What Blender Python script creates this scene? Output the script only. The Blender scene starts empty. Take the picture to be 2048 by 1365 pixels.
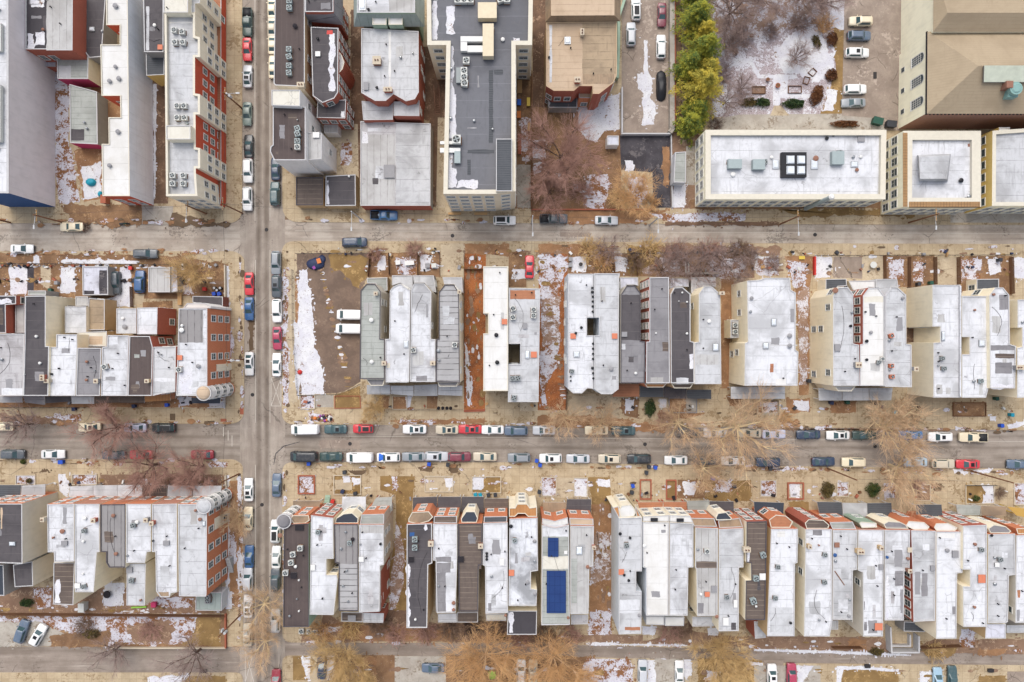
import bpy, bmesh, math, random
from mathutils import Vector, Matrix, noise
R = math.radians
scene = bpy.context.scene
COL = scene.collection

# ------------------------------------------------------------------ camera, sky, sun, exposure
CAM_H = 136.0                      # drone height above the street, metres
cam_d = bpy.data.cameras.new("camera")
cam_d.sensor_fit = 'HORIZONTAL'; cam_d.sensor_width = 36.0
cam_d.lens = 36.0 * CAM_H / 204.8
cam_d.clip_end = 3000.0
cam = bpy.data.objects.new("camera", cam_d); COL.objects.link(cam)
cam.location = (0, 0, CAM_H); cam.rotation_euler = (0, 0, 0)
scene.camera = cam

SUN_EL, SUN_ROT = 58.0, 342.0
w = bpy.data.worlds.new("World"); scene.world = w; w.use_nodes = True
nt = w.node_tree
sky = nt.nodes.new("ShaderNodeTexSky"); sky.sky_type = 'NISHITA'
sky.sun_disc = False; sky.sun_elevation = R(SUN_EL); sky.sun_rotation = R(SUN_ROT)
sky.air_density = 1.0; sky.dust_density = 3.0; sky.ozone_density = 0.6
bg = nt.nodes["Background"]; bg.inputs["Strength"].default_value = 0.13
hs = nt.nodes.new("ShaderNodeHueSaturation"); hs.inputs['Saturation'].default_value = 0.5      # overcast: the blue is veiled by cloud
nt.links.new(sky.outputs[0], hs.inputs['Color']); nt.links.new(hs.outputs[0], bg.inputs[0])
sun_d = bpy.data.lights.new("sun", 'SUN'); sun_d.energy = 1.1; sun_d.angle = R(50)
sun_d.color = (1.0, 0.97, 0.92)
sun = bpy.data.objects.new("sun", sun_d); COL.objects.link(sun)
sun.rotation_euler = (R(90 - SUN_EL), 0, R(180 - SUN_ROT))
vs = scene.view_settings
vs.view_transform = 'Standard'; vs.look = 'None'; vs.gamma = 1.0; vs.use_curve_mapping = False
vs.exposure = 0.87

# ------------------------------------------------------------------ measuring the survey photo -> metres
TS = {'a': 2.967, 'b': 2.967, 'c': 2.935}
TX = {'1': 0.0, '2': 500.0, '3': 1040.0, '4': 1528.0}
TY = {'a': 0.0, 'b': 440.0, 'c': 900.0}
CUR = ['f']
def T(t): CUR[0] = t
def P(x, y, h=0.0):
    """survey coordinates of a point h metres above the street -> metres on the plan"""
    t = CUR[0]
    if t != 'f':
        s = TS[t[0]]; x = TX[t[1]] + x / s; y = TY[t[0]] + y / s
    k = (CAM_H - h) / CAM_H / 10.0
    return ((x - 1024.0) * k, (682.5 - y) * k)

def c(r, g, b, a=1.0):
    f = lambda v: ((v / 255.0) / 12.92 if v <= 10 else (((v / 255.0) + 0.055) / 1.055) ** 2.4)
    return (f(r) * 0.74, f(g) * 0.74, f(b) * 0.74, a)

# ------------------------------------------------------------------ object helpers
def tag(o, label=None, cat=None, group=None, kind=None):
    if label: o['label'] = label
    if cat: o['category'] = cat
    if group: o['group'] = group
    if kind: o['kind'] = kind
    return o
def link(o, parent=None):
    COL.objects.link(o)
    if parent is not None: o.parent = parent
    return o
def empty(name, loc, rz=0.0):
    o = bpy.data.objects.new(name, None); o.location = loc; o.rotation_euler = (0, 0, rz)
    o.empty_display_size = 0.3
    return link(o)
def mesh_obj(name, me, parent=None, loc=(0, 0, 0), rz=0.0):
    o = bpy.data.objects.new(name, me); o.location = loc; o.rotation_euler = (0, 0, rz)
    return link(o, parent)

class MB:
    """collects verts and faces (with a material slot each) into one mesh"""
    def __init__(s): s.v = []; s.f = []; s.m = []; s.mats = []; s.smooth = False
    def slot(s, mat):
        if mat not in s.mats: s.mats.append(mat)
        return s.mats.index(mat)
    def face(s, pts, mat):
        b = len(s.v); s.v.extend([tuple(p) for p in pts]); s.f.append(list(range(b, b + len(pts)))); s.m.append(s.slot(mat))
    def grid(s, rows, mat, closed=False):
        """rows of equal length points -> quads"""
        b = len(s.v); n = len(rows[0]); k = s.slot(mat)
        for r in rows: s.v.extend([tuple(p) for p in r])
        for i in range(len(rows) - 1):
            for j in range(n if closed else n - 1):
                j2 = (j + 1) % n
                s.f.append([b + i*n + j, b + i*n + j2, b + (i+1)*n + j2, b + (i+1)*n + j]); s.m.append(k)
    def box(s, x0, y0, z0, x1, y1, z1, mat, bottom=True):
        p = [(x0,y0,z0),(x1,y0,z0),(x1,y1,z0),(x0,y1,z0),(x0,y0,z1),(x1,y0,z1),(x1,y1,z1),(x0,y1,z1)]
        q = [(4,5,6,7),(0,1,5,4),(1,2,6,5),(2,3,7,6),(3,0,4,7)] + ([(3,2,1,0)] if bottom else [])
        b = len(s.v); k = s.slot(mat); s.v.extend(p)
        for f in q: s.f.append([b + i for i in f]); s.m.append(k)
    def cyl(s, x, y, z0, z1, r0, r1, mat, n=16, cap=True):
        b0 = [(x + r0*math.cos(2*math.pi*i/n), y + r0*math.sin(2*math.pi*i/n), z0) for i in range(n)]
        b1 = [(x + r1*math.cos(2*math.pi*i/n), y + r1*math.sin(2*math.pi*i/n), z1) for i in range(n)]
        s.grid([b0, b1], mat, True)
        if cap: s.face(b1, mat); s.face(b0[::-1], mat)
    def tube(s, a, b, r0, r1, mat, n=6, cap=True):
        a = Vector(a); b = Vector(b); d = (b - a)
        if d.length < 1e-6: return
        d.normalize(); u = d.orthogonal().normalized(); v = d.cross(u)
        A = [a + (u*math.cos(2*math.pi*i/n) + v*math.sin(2*math.pi*i/n))*r0 for i in range(n)]
        B = [b + (u*math.cos(2*math.pi*i/n) + v*math.sin(2*math.pi*i/n))*r1 for i in range(n)]
        s.grid([A, B], mat, True)
        if cap: s.face(B, mat); s.face(A[::-1], mat)
    def prism(s, poly, z0, z1, mat, top=True, tmat=None, bottom=False):
        n = len(poly)
        for i in range(n):
            a, b = poly[i], poly[(i + 1) % n]
            s.face([(a[0],a[1],z0),(b[0],b[1],z0),(b[0],b[1],z1),(a[0],a[1],z1)], mat)
        if top: s.face([(p[0], p[1], z1) for p in poly], tmat or mat)
        if bottom: s.face([(p[0], p[1], z0) for p in poly][::-1], mat)
    def mesh(s, name, smooth=None):
        me = bpy.data.meshes.new(name)
        me.from_pydata(s.v, [], s.f)
        for m in s.mats: me.materials.append(m)
        me.polygons.foreach_set('material_index', s.m)
        if smooth or (smooth is None and s.smooth):
            me.polygons.foreach_set('use_smooth', [True] * len(me.polygons))
        me.update()
        return me
    def build(s, name, parent=None, loc=(0, 0, 0), rz=0.0, smooth=None):
        return mesh_obj(name, s.mesh(name, smooth), parent, loc, rz)

def area(p): return 0.5 * sum(p[i][0]*p[(i+1) % len(p)][1] - p[(i+1) % len(p)][0]*p[i][1] for i in range(len(p)))
def ccw(p): return p if area(p) > 0 else p[::-1]
def inset(poly, d):
    """mitred inset of a counter-clockwise outline"""
    n = len(poly); out = []
    for i in range(n):
        a, b, e = Vector(poly[i-1]), Vector(poly[i]), Vector(poly[(i+1) % n])
        d1 = (b - a).normalized(); d2 = (e - b).normalized()
        n1 = Vector((-d1.y, d1.x)); n2 = Vector((-d2.y, d2.x))
        m = (n1 + n2)
        if m.length < 1e-4: m = n1.copy()
        m.normalize(); k = max(0.35, m.dot(n1))
        out.append(tuple(b + m * (d / k)))
    return out
def inside(pt, poly):
    x, y = pt; r = False; n = len(poly); j = n - 1
    for i in range(n):
        xi, yi = poly[i]; xj, yj = poly[j]
        if (yi > y) != (yj > y) and x < (xj - xi) * (y - yi) / (yj - yi) + xi: r = not r
        j = i
    return r
# ------------------------------------------------------------------ procedural materials
MATS = {}
class NB:
    def __init__(s, name):
        s.m = bpy.data.materials.new(name); s.m.use_nodes = True
        s.t = s.m.node_tree; s.b = s.t.nodes["Principled BSDF"]
        s.b.inputs['Roughness'].default_value = 0.85
        s.b.inputs['Specular IOR Level'].default_value = 0.25
    def n(s, typ, **kw):
        nd = s.t.nodes.new('ShaderNode' + typ)
        for k, v in kw.items():
            if k.startswith('i_'): s.set(nd, k[2:].replace('_', ' '), v)
            else: setattr(nd, k, v)
        return nd
    def set(s, nd, key, v):
        if isinstance(key, str) and key.isdigit(): key = int(key)
        i = nd.inputs[key]
        if hasattr(v, 'is_output'): s.t.links.new(v, i)
        else: i.default_value = v
    def math(s, op, a, b=0.0, cc=0.0, clamp=False):
        nd = s.n('Math', operation=op, use_clamp=clamp); s.set(nd, 0, a); s.set(nd, 1, b)
        if op in ('MULTIPLY_ADD', 'SMOOTH_MIN', 'COMPARE'): s.set(nd, 2, cc)
        return nd.outputs[0]
    def mix(s, f, a, b, mode='MIX'):
        nd = s.n('Mix', data_type='RGBA', blend_type=mode)
        s.set(nd, 0, f); s.set(nd, 6, a); s.set(nd, 7, b)
        return nd.outputs[2]
    def pos(s, rnd=True, scale=(1, 1, 1)):
        g = s.n('NewGeometry').outputs['Position']
        if rnd:
            oi = s.n('ObjectInfo').outputs['Random']
            off = s.n('VectorMath', operation='SCALE'); off.inputs[0].default_value = (311.0, 173.0, 0.0); s.set(off, 'Scale', oi)
            ad = s.n('VectorMath', operation='ADD'); s.set(ad, 0, g); s.set(ad, 1, off.outputs[0]); g = ad.outputs[0]
        if scale != (1, 1, 1):
            mu = s.n('VectorMath', operation='MULTIPLY'); s.set(mu, 0, g); mu.inputs[1].default_value = scale; g = mu.outputs[0]
        return g
    def noise(s, vec, scale, detail=4.0, rough=0.55, dist=0.0):
        nd = s.n('TexNoise', i_Scale=scale, i_Detail=detail, i_Roughness=rough, i_Distortion=dist); s.set(nd, 'Vector', vec)
        return nd.outputs['Fac']
    def step(s, v, lo, hi, a=0.0, b=1.0):
        nd = s.n('MapRange', interpolation_type='SMOOTHSTEP'); s.set(nd, 0, v)
        nd.inputs[1].default_value = lo; nd.inputs[2].default_value = hi
        nd.inputs[3].default_value = a; nd.inputs[4].default_value = b
        return nd.outputs[0]
    def xyz(s, vec):
        nd = s.n('SeparateXYZ'); s.set(nd, 0, vec); return nd.outputs
    def lines(s, coord, spacing, width, offset=0.0):
        """1 on thin lines every `spacing` metres"""
        f = s.math('FRACT', s.math('MULTIPLY_ADD', coord, 1.0 / spacing, offset))
        return s.math('LESS_THAN', f, width / spacing)
    def bump(s, h, strength=0.3, dist=0.05):
        nd = s.n('Bump', i_Strength=strength, i_Distance=dist); s.set(nd, 'Height', h)
        s.t.links.new(nd.outputs[0], s.b.inputs['Normal'])
    def out(s, col):
        s.set(s.b, 'Base Color', col); return s.m

def plain(key, col, rough=0.7, metal=0.0, var=0.12, spec=0.3):
    if key in MATS: return MATS[key]
    b = NB(key); b.b.inputs['Roughness'].default_value = rough; b.b.inputs['Metallic'].default_value = metal
    b.b.inputs['Specular IOR Level'].default_value = spec
    n = b.noise(b.pos(), 1.7, 5.0)
    d = tuple(v * (1 - var) for v in col[:3]) + (1,); e = tuple(min(1, v * (1 + var)) for v in col[:3]) + (1,)
    MATS[key] = b.out(b.mix(n, d, e)); return MATS[key]

def roof(key, base, stain, amt=0.5, seam=None, sp=2.0, seamcol=None, sw=0.09, tar=0.0, streak='y', rough=0.8):
    """flat roof: coating with weathering clouds, drain streaks, lap seams, tar repairs"""
    if key in MATS: return MATS[key]
    b = NB(key); b.b.inputs['Roughness'].default_value = rough
    p = b.pos()
    big = b.noise(p, 0.16, 5.0, 0.6, 0.4)
    mid = b.noise(p, 0.9, 6.0, 0.65)
    sc = (0.22, 1.8, 1) if streak == 'x' else (1.8, 0.22, 1)
    stk = b.noise(b.pos(scale=sc), 1.0, 5.0, 0.6)
    f1 = b.step(big, 0.44, 0.66); f2 = b.step(stk, 0.50, 0.72); f3 = b.step(mid, 0.46, 0.80)
    f = b.math('MULTIPLY', b.math('MAXIMUM', b.math('MULTIPLY', f1, 0.75), b.math('MAXIMUM', b.math('MULTIPLY', f2, 0.6), b.math('MULTIPLY', f3, 0.7))), amt)
    col = b.mix(f, base, stain)
    spk = b.step(b.noise(p, 7.0, 3.0, 0.7), 0.56, 0.74)
    dk = tuple(v * 0.62 for v in stain[:3]) + (1,)
    col = b.mix(b.math('MULTIPLY', spk, 0.35 * amt), col, dk)
    if tar > 0:
        tn = b.step(b.noise(p, 0.42, 6.0, 0.68), 0.67 - 0.08 * tar, 0.76 - 0.08 * tar)
        col = b.mix(b.math('MULTIPLY', tn, 0.7), col, c(104, 100, 98))
        vo = b.n('TexVoronoi', feature='DISTANCE_TO_EDGE', i_Scale=0.22); wv = b.n('VectorMath', operation='ADD'); b.set(wv, 0, p)
        nn = b.n('TexNoise', i_Scale=0.6, i_Detail=4.0); b.set(nn, 'Vector', p); b.set(wv, 1, nn.outputs['Color']); b.set(vo, 'Vector', wv.outputs[0])
        cr = b.step(vo.outputs['Distance'], 0.004, 0.012, 1.0, 0.0)
        cr = b.math('MULTIPLY', cr, b.step(b.noise(p, 0.25, 2.0), 0.54, 0.60))
        col = b.mix(b.math('MULTIPLY', cr, 0.38), col, c(120, 116, 116))
    if seam:
        o = b.xyz(b.pos())
        wob = b.math('MULTIPLY', b.math('SUBTRACT', b.noise(p, 0.8, 2.0), 0.5), 0.12)
        for ax in seam:
            co = b.math('ADD', o['XYZ'.index(ax.upper())], wob)
            ln = b.lines(co, sp, sw)
            fade = b.step(b.noise(p, 0.5, 3.0), 0.35, 0.6)
            col = b.mix(b.math('MULTIPLY', ln, b.math('MULTIPLY_ADD', fade, 0.6, 0.25)), col, seamcol or dk)
    b.bump(mid, 0.25, 0.04)
    MATS[key] = b.out(col); return MATS[key]

def wallmat(key, col, kind='stucco', col2=None, rough=0.85):
    if key in MATS: return MATS[key]
    col = tuple(min(.84, v * 1.3) for v in col[:3]) + (1,)
    b = NB(key); b.b.inputs['Roughness'].default_value = rough
    p = b.pos(rnd=False); o = b.xyz(p)
    u = b.math('ADD', o[0], o[1])
    cv = b.n('CombineXYZ'); b.set(cv, 0, u); b.set(cv, 1, o[2])
    n1 = b.noise(b.pos(), 0.5, 5.0, 0.6); n2 = b.noise(b.pos(scale=(1.6, 1.6, 0.25)), 1.0, 4.0)
    d = tuple(v * 0.80 for v in col[:3]) + (1,)
    base = b.mix(b.math('MULTIPLY', b.math('ADD', b.step(n1, 0.4, 0.7), b.step(n2, 0.45, 0.75)), 0.4), col, d)
    if kind == 'brick':
        br = b.n('TexBrick', i_Scale=1.0, i_Mortar_Size=0.012); b.set(br, 'Vector', cv.outputs[0])
        br.inputs['Brick Width'].default_value = 0.23; br.inputs['Row Height'].default_value = 0.085
        b.set(br, 'Color1', base); c2 = col2 or tuple(v * 0.7 for v in col[:3]) + (1,)
        b.set(br, 'Color2', b.mix(0.5, base, c2)); br.inputs['Mortar'].default_value = tuple(min(.8, v * 1.15 + 0.04) for v in col[:3]) + (1,)
        base = br.outputs['Color']
    elif kind == 'siding':
        ln = b.lines(o[2], 0.22, 0.03)
        base = b.mix(b.math('MULTIPLY', ln, 0.35), base, tuple(v * 0.6 for v in col[:3]) + (1,))
    elif kind == 'panel':
        ln = b.math('MAXIMUM', b.lines(u, 3.6, 0.05), b.lines(o[2], 3.1, 0.05))
        base = b.mix(b.math('MULTIPLY', ln, 0.4), base, tuple(v * 0.55 for v in col[:3]) + (1,))
    MATS[key] = b.out(base); return MATS[key]

def ground(key, A, B, C=None, sa=0.35, sb=3.0, camt=(0.56, 0.62), cscale=0.5, fine=8.0, slabs=None, rough=0.95, speck=None, cracks=0.0, bumps=0.4):
    """mottled ground: A/B clouds, C patches with ragged edges, optional slab joints"""
    if key in MATS: return MATS[key]
    b = NB(key); b.b.inputs['Roughness'].default_value = rough
    p = b.pos()
    f = b.step(b.noise(p, sa, 6.0, 0.62, 0.3), 0.36, 0.66)
    col = b.mix(f, A, B)
    f2 = b.noise(p, sb, 6.0, 0.7)
    col = b.mix(b.math('MULTIPLY', b.step(f2, 0.4, 0.75), 0.5), col, tuple(v * 0.62 for v in A[:3]) + (1,))
    if slabs:
        br = b.n('TexBrick', offset=0.0, i_Scale=1.0, i_Mortar_Size=0.03); b.set(br, 'Vector', b.pos(rnd=False))
        br.inputs['Brick Width'].default_value = slabs; br.inputs['Row Height'].default_value = slabs
        br.inputs['Color1'].default_value = (1, 1, 1, 1); br.inputs['Color2'].default_value = (.86, .85, .83, 1); br.inputs['Mortar'].default_value = (.55, .5, .45, 1)
        col = b.mix(0.75, col, br.outputs['Color'], 'MULTIPLY')
    if cracks:
        vo = b.n('TexVoronoi', feature='DISTANCE_TO_EDGE', i_Scale=0.16); wv = b.n('VectorMath', operation='ADD'); b.set(wv, 0, p)
        nn = b.n('TexNoise', i_Scale=0.5, i_Detail=5.0); b.set(nn, 'Vector', p)
        b.set(wv, 1, nn.outputs['Color']); b.set(vo, 'Vector', wv.outputs[0])
        cr = b.step(vo.outputs['Distance'], 0.003, 0.011, 1.0, 0.0)
        cr = b.math('MULTIPLY', cr, b.step(b.noise(p, 0.13, 2.0), 0.52, 0.60))
        col = b.mix(b.math('MULTIPLY', cr, cracks), col, c(70, 62, 56))
    if C:
        cn = b.math('MULTIPLY_ADD', b.noise(p, cscale * 7.0, 5.0, 0.75), 0.5, b.math('MULTIPLY', b.noise(p, cscale, 4.0, 0.6), 0.5))
        col = b.mix(b.step(cn, camt[0], camt[1]), col, C)
    if speck:
        sn = b.step(b.noise(p, fine, 2.0, 0.6), speck[1], speck[1] + 0.04)
        col = b.mix(sn, col, speck[0])
    if bumps: b.bump(f2, bumps, 0.06)
    MATS[key] = b.out(col); return MATS[key]

def road_mat(key, axis, bands, base=(160, 147, 135), dry=(180, 168, 155), wet=(108, 95, 84)):
    """worn asphalt: dusty clouds, salt streaks along the traffic, tyre-polished bands at fixed lines"""
    b = NB(key); b.b.inputs['Roughness'].default_value = 0.9
    p = b.pos(rnd=False); o = b.xyz(p)
    al, ac = (o[0], o[1]) if axis == 'x' else (o[1], o[0])
    col = b.mix(b.step(b.noise(p, 0.22, 6.0, 0.62), 0.38, 0.64), c(*base), c(*dry))
    sc = (0.10, 1.1, 1) if axis == 'x' else (1.1, 0.10, 1)
    st = b.noise(b.pos(rnd=False, scale=sc), 1.0, 6.0, 0.65)
    col = b.mix(b.math('MULTIPLY', b.step(st, 0.52, 0.74), 0.55), col, c(205, 193, 180))
    col = b.mix(b.math('MULTIPLY', b.step(st, 0.50, 0.26), 0.40), col, c(*wet))
    wig = b.math('MULTIPLY', b.math('SUBTRACT', b.noise(b.pos(rnd=False, scale=tuple(0.12 if 'xyz'[i] == axis else 0.0 for i in range(3))), 1.0, 3.0), 0.5), 0.5)
    for (pos_, wid, amt) in bands:
        d = b.math('ABSOLUTE', b.math('SUBTRACT', b.math('ADD', ac, wig), pos_))
        f = b.step(d, 0.0, wid, 1.0, 0.0)
        f = b.math('MULTIPLY', f, b.math('MULTIPLY_ADD', b.noise(p, 0.3, 4.0), 1.3, 0.1))
        col = b.mix(b.math('MULTIPLY', f, amt, clamp=True), col, c(*wet))
    fi = b.noise(p, 9.0, 3.0, 0.75)
    col = b.mix(b.math('MULTIPLY', b.step(fi, 0.46, 0.72), 0.33), col, c(104, 94, 86))
    vo = b.n('TexVoronoi', feature='DISTANCE_TO_EDGE', i_Scale=0.13); wv = b.n('VectorMath', operation='ADD'); b.set(wv, 0, p)
    nn = b.n('TexNoise', i_Scale=0.45, i_Detail=5.0); b.set(nn, 'Vector', p); b.set(wv, 1, nn.outputs['Color']); b.set(vo, 'Vector', wv.outputs[0])
    cr = b.step(vo.outputs['Distance'], 0.003, 0.012, 1.0, 0.0)
    cr = b.math('MULTIPLY', cr, b.step(b.noise(p, 0.1, 2.0), 0.52, 0.60))
    col = b.mix(b.math('MULTIPLY', cr, 0.5), col, c(74, 66, 60))
    pt = b.step(b.math('MULTIPLY_ADD', b.noise(p, 2.2, 5.0, 0.7), 0.5, b.math('MULTIPLY', b.noise(p, 0.16, 3.0), 0.5)), 0.585, 0.60)
    col = b.mix(b.math('MULTIPLY', pt, 0.55), col, c(92, 82, 74))
    b.bump(fi, 0.3, 0.02)
    MATS[key] = b.out(col); return MATS[key]

# roofs
M = MATS
roof('white', c(226, 226, 229), c(166, 165, 166), 0.9, 'y', 2.6, sw=0.06, tar=0.35)
roof('whiteworn', c(222, 222, 225), c(152, 150, 150), 1.0, 'y', 2.0, sw=0.06, tar=0.55)
roof('whiteclean', c(230, 228, 225), c(204, 199, 190), 0.75, 'y', 3.0, sw=.05)
roof('whitespeck', c(226, 227, 231), c(110, 110, 112), 0.95, None, tar=0.9)
roof('cream', c(226, 221, 208), c(196, 186, 166), 0.7, None, tar=0.1)
roof('palegrey', c(206, 206, 208), c(158, 157, 157), 1.0, 'y', 2.2, sw=0.07, tar=0.35)
roof('lightgrey', c(196, 194, 192), c(158, 154, 150), 0.85, 'x', 1.3, sw=0.08, tar=0.2)
roof('ribbed', c(178, 176, 176), c(146, 143, 142), 0.6, 'y', 1.05, seamcol=c(88, 85, 86), sw=0.16)
roof('ribbedv', c(152, 148, 147), c(122, 118, 118), 0.6, 'x', 1.25, seamcol=c(86, 82, 82), sw=0.13)
roof('midgrey', c(146, 143, 145), c(112, 109, 112), 0.8, 'y', 2.0, sw=0.06, tar=0.3)
roof('dark', c(92, 87, 89), c(66, 62, 66), 0.8, 'y', 1.8, sw=0.05, seamcol=c(120, 114, 112))
roof('darkx', c(98, 93, 94), c(72, 67, 70), 0.8, 'x', 1.0, sw=0.05, seamcol=c(124, 118, 116))
roof('brown', c(94, 82, 79), c(72, 62, 62), 0.8, 'x', 0.95, sw=0.05, seamcol=c(112, 99, 94))
roof('browny', c(110, 97, 89), c(84, 74, 70), 0.8, 'y', 0.95, sw=0.12, seamcol=c(140, 126, 114))
roof('darksnow', c(74, 70, 74), c(60, 56, 60), 0.7, None)
roof('tan', c(204, 180, 154), c(172, 148, 122), 0.7, 'y', 1.2, sw=0.05)
roof('tanseam', c(182, 160, 132), c(140, 122, 102), 0.95, 'y', 1.5, sw=0.09, tar=0.3)
roof('tanrough', c(170, 146, 120), c(120, 106, 92), 1.0, None, tar=0.3)
roof('shingle', c(178, 160, 134), c(156, 138, 114), 0.8, 'y', 0.5, sw=0.08, seamcol=c(164, 146, 120))
roof('charcoal', c(92, 94, 98), c(74, 76, 80), 0.5, 'y', 0.4, sw=0.07)
roof('navy', c(66, 72, 82), c(54, 58, 68), 0.5, None)
roof('membrane', c(118, 118, 123), c(94, 94, 99), 0.7, 'y', 3.0, sw=0.05, seamcol=c(150, 150, 156), tar=0.1)
roof('green', c(166, 176, 170), c(136, 146, 140), 0.8, 'x', 1.6, sw=0.06)
roof('greygreen', c(176, 178, 172), c(140, 142, 136), 0.9, 'y', 1.1, sw=0.06)
roof('snowroof', c(214, 214, 224), c(120, 114, 116), 0.9, None, tar=0.9)
roof('mottled', c(196, 193, 194), c(140, 134, 134), 1.0, 'y', 1.6, sw=0.05, tar=0.7)
roof('orangewood', c(196, 142, 92), c(160, 112, 72), 0.8, 'x', 0.6, sw=0.05)
roof('tilebrown', c(168, 132, 92), c(140, 108, 76), 0.6, 'xy', 0.55, seamcol=c(112, 84, 60), sw=0.09)
roof('yellowdeck', c(196, 158, 84), c(170, 134, 70), 0.6, None)
roof('rustroof', c(182, 124, 92), c(150, 100, 76), 0.8, 'y', 0.5, sw=0.05)
# walls
wallmat('obrick', c(192, 118, 82), 'brick'); wallmat('pbrick', c(176, 122, 100), 'brick'); wallmat('rbrick', c(160, 88, 70), 'brick'); wallmat('dbrick', c(124, 66, 52), 'brick')
wallmat('creamwall', c(236, 224, 198), 'stucco'); wallmat('beige', c(206, 198, 184), 'siding'); wallmat('tanwall', c(190, 162, 124), 'stucco')
wallmat('whitewall', c(226, 223, 220), 'stucco'); wallmat('bluewall', c(226, 230, 236), 'panel'); wallmat('lilacwall', c(216, 208, 210), 'siding')
wallmat('bluepaint', c(48, 82, 130), 'stucco'); wallmat('magenta', c(186, 62, 100), 'stucco'); wallmat('redpanel', c(190, 84, 60), 'panel')
wallmat('ivory', c(232, 222, 200), 'panel'); wallmat('stone', c(218, 204, 180), 'panel'); wallmat('greenwall', c(150, 170, 150), 'siding')
wallmat('greywall', c(150, 146, 142), 'stucco'); wallmat('darkwall', c(92, 84, 80), 'stucco'); wallmat('ochre', c(214, 184, 112), 'stucco')
wallmat('palewall', c(206, 210, 214), 'siding'); wallmat('limestone', c(246, 234, 208), 'stucco'); wallmat('brownbrick', c(150, 112, 96), 'brick')
# fittings
plain('coping', c(198, 196, 196), 0.7, var=.2); plain('copingcream', c(222, 214, 196), 0.7); plain('copingdark', c(84, 78, 82), 0.6)
plain('copingtan', c(196, 170, 140), 0.7); plain('copingbrick', c(196, 112, 72), 0.8)
plain('frame', c(230, 228, 222), 0.5); plain('acwhite', c(214, 214, 208), 0.5); plain('acgrey', c(150, 156, 156), 0.5); plain('acteal', c(162, 174, 174), 0.5)
plain('accream', c(222, 206, 176), 0.5)
plain('black', c(30, 30, 34), 0.5); plain('blackmatt', c(44, 40, 44), 0.9); plain('hatchorange', c(214, 128, 96), 0.6); plain('hatchgrey', c(150, 148, 150), 0.6)
plain('terracotta', c(150, 108, 90), 0.8); plain('steel', c(170, 172, 174), 0.35, 0.7); plain('wood', c(120, 86, 62), 0.9); plain('woodlight', c(196, 156, 108), 0.85)
plain('polewood', c(134, 94, 68), 0.9); plain('lampgrey', c(196, 196, 196), 0.5); plain('white_paint', c(232, 230, 226), 0.5); plain('redpaint', c(206, 56, 48), 0.5)
plain('bluebin', c(40, 84, 190), 0.5); plain('greenbin', c(40, 84, 70), 0.5); plain('darkbin', c(58, 60, 66), 0.6); plain('tealtarp', c(30, 152, 176), 0.5)
plain('navytarp', c(44, 54, 86), 0.6); plain('orange', c(222, 128, 60), 0.6); plain('bluetarp', c(44, 110, 214), 0.5); plain('lime', c(150, 206, 84), 0.6); plain('yellow', c(220, 190, 80), 0.6)
plain('brickbed', c(170, 100, 76), 0.9); plain('kerbstone', c(206, 192, 170), 0.9); plain('turq', c(136, 172, 166), 0.5); plain('iron', c(52, 48, 48), 0.6)
plain('linepaint', c(206, 198, 186), 0.8, var=0.25); plain('cover', c(40, 40, 44), 0.45); plain('purple', c(150, 70, 150), 0.6)
def glass(key, col, rough=0.08):
    b = NB(key); b.b.inputs['Roughness'].default_value = rough; b.b.inputs['Specular IOR Level'].default_value = 0.6
    n = b.noise(b.pos(), 0.9, 3.0)
    MATS[key] = b.out(b.mix(n, col, tuple(v * 1.7 for v in col[:3]) + (1,))); return MATS[key]
glass('windowglass', c(66, 78, 84)); glass('carglass', c(58, 80, 84), 0.05); glass('skyglass', c(196, 200, 204), 0.2); glass('paleglass', c(186, 190, 172), 0.3)
b = NB('solar'); o_ = b.xyz(b.pos(rnd=False)); g_ = b.math('MAXIMUM', b.lines(o_[0], 0.99, 0.05), b.lines(o_[1], 1.62, 0.05))
g2_ = b.math('MAXIMUM', b.lines(o_[0], 0.165, 0.012), b.lines(o_[1], 0.162, 0.012))
b.b.inputs['Roughness'].default_value = 0.3
MATS['solar'] = b.out(b.mix(b.math('MULTIPLY', g_, 0.8), b.mix(b.math('MULTIPLY', g2_, 0.4), b.mix(b.noise(b.pos(), 0.5), c(30, 52, 104), c(40, 68, 122)), c(90, 110, 150)), c(24, 40, 84)))
# car paint and tinted fittings read the object's own colour
b = NB('carpaint'); oc = b.n('ObjectInfo').outputs['Color']
b.b.inputs['Roughness'].default_value = 0.32; b.b.inputs['Specular IOR Level'].default_value = 0.5
dn = b.step(b.noise(b.pos(), 2.2, 5.0, 0.65), 0.42, 0.8)
b.b.inputs['Coat Weight'].default_value = 0.35
MATS['carpaint'] = b.out(b.mix(b.math('MULTIPLY', dn, 0.22), oc, c(176, 166, 154)))
plain('tyre', c(40, 38, 38), 0.9); plain('rim', c(150, 150, 152), 0.4, 0.6); plain('headglass', c(214, 220, 222), 0.15); plain('tailred', c(150, 24, 28), 0.3); plain('trim', c(46, 46, 48), 0.6)
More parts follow.
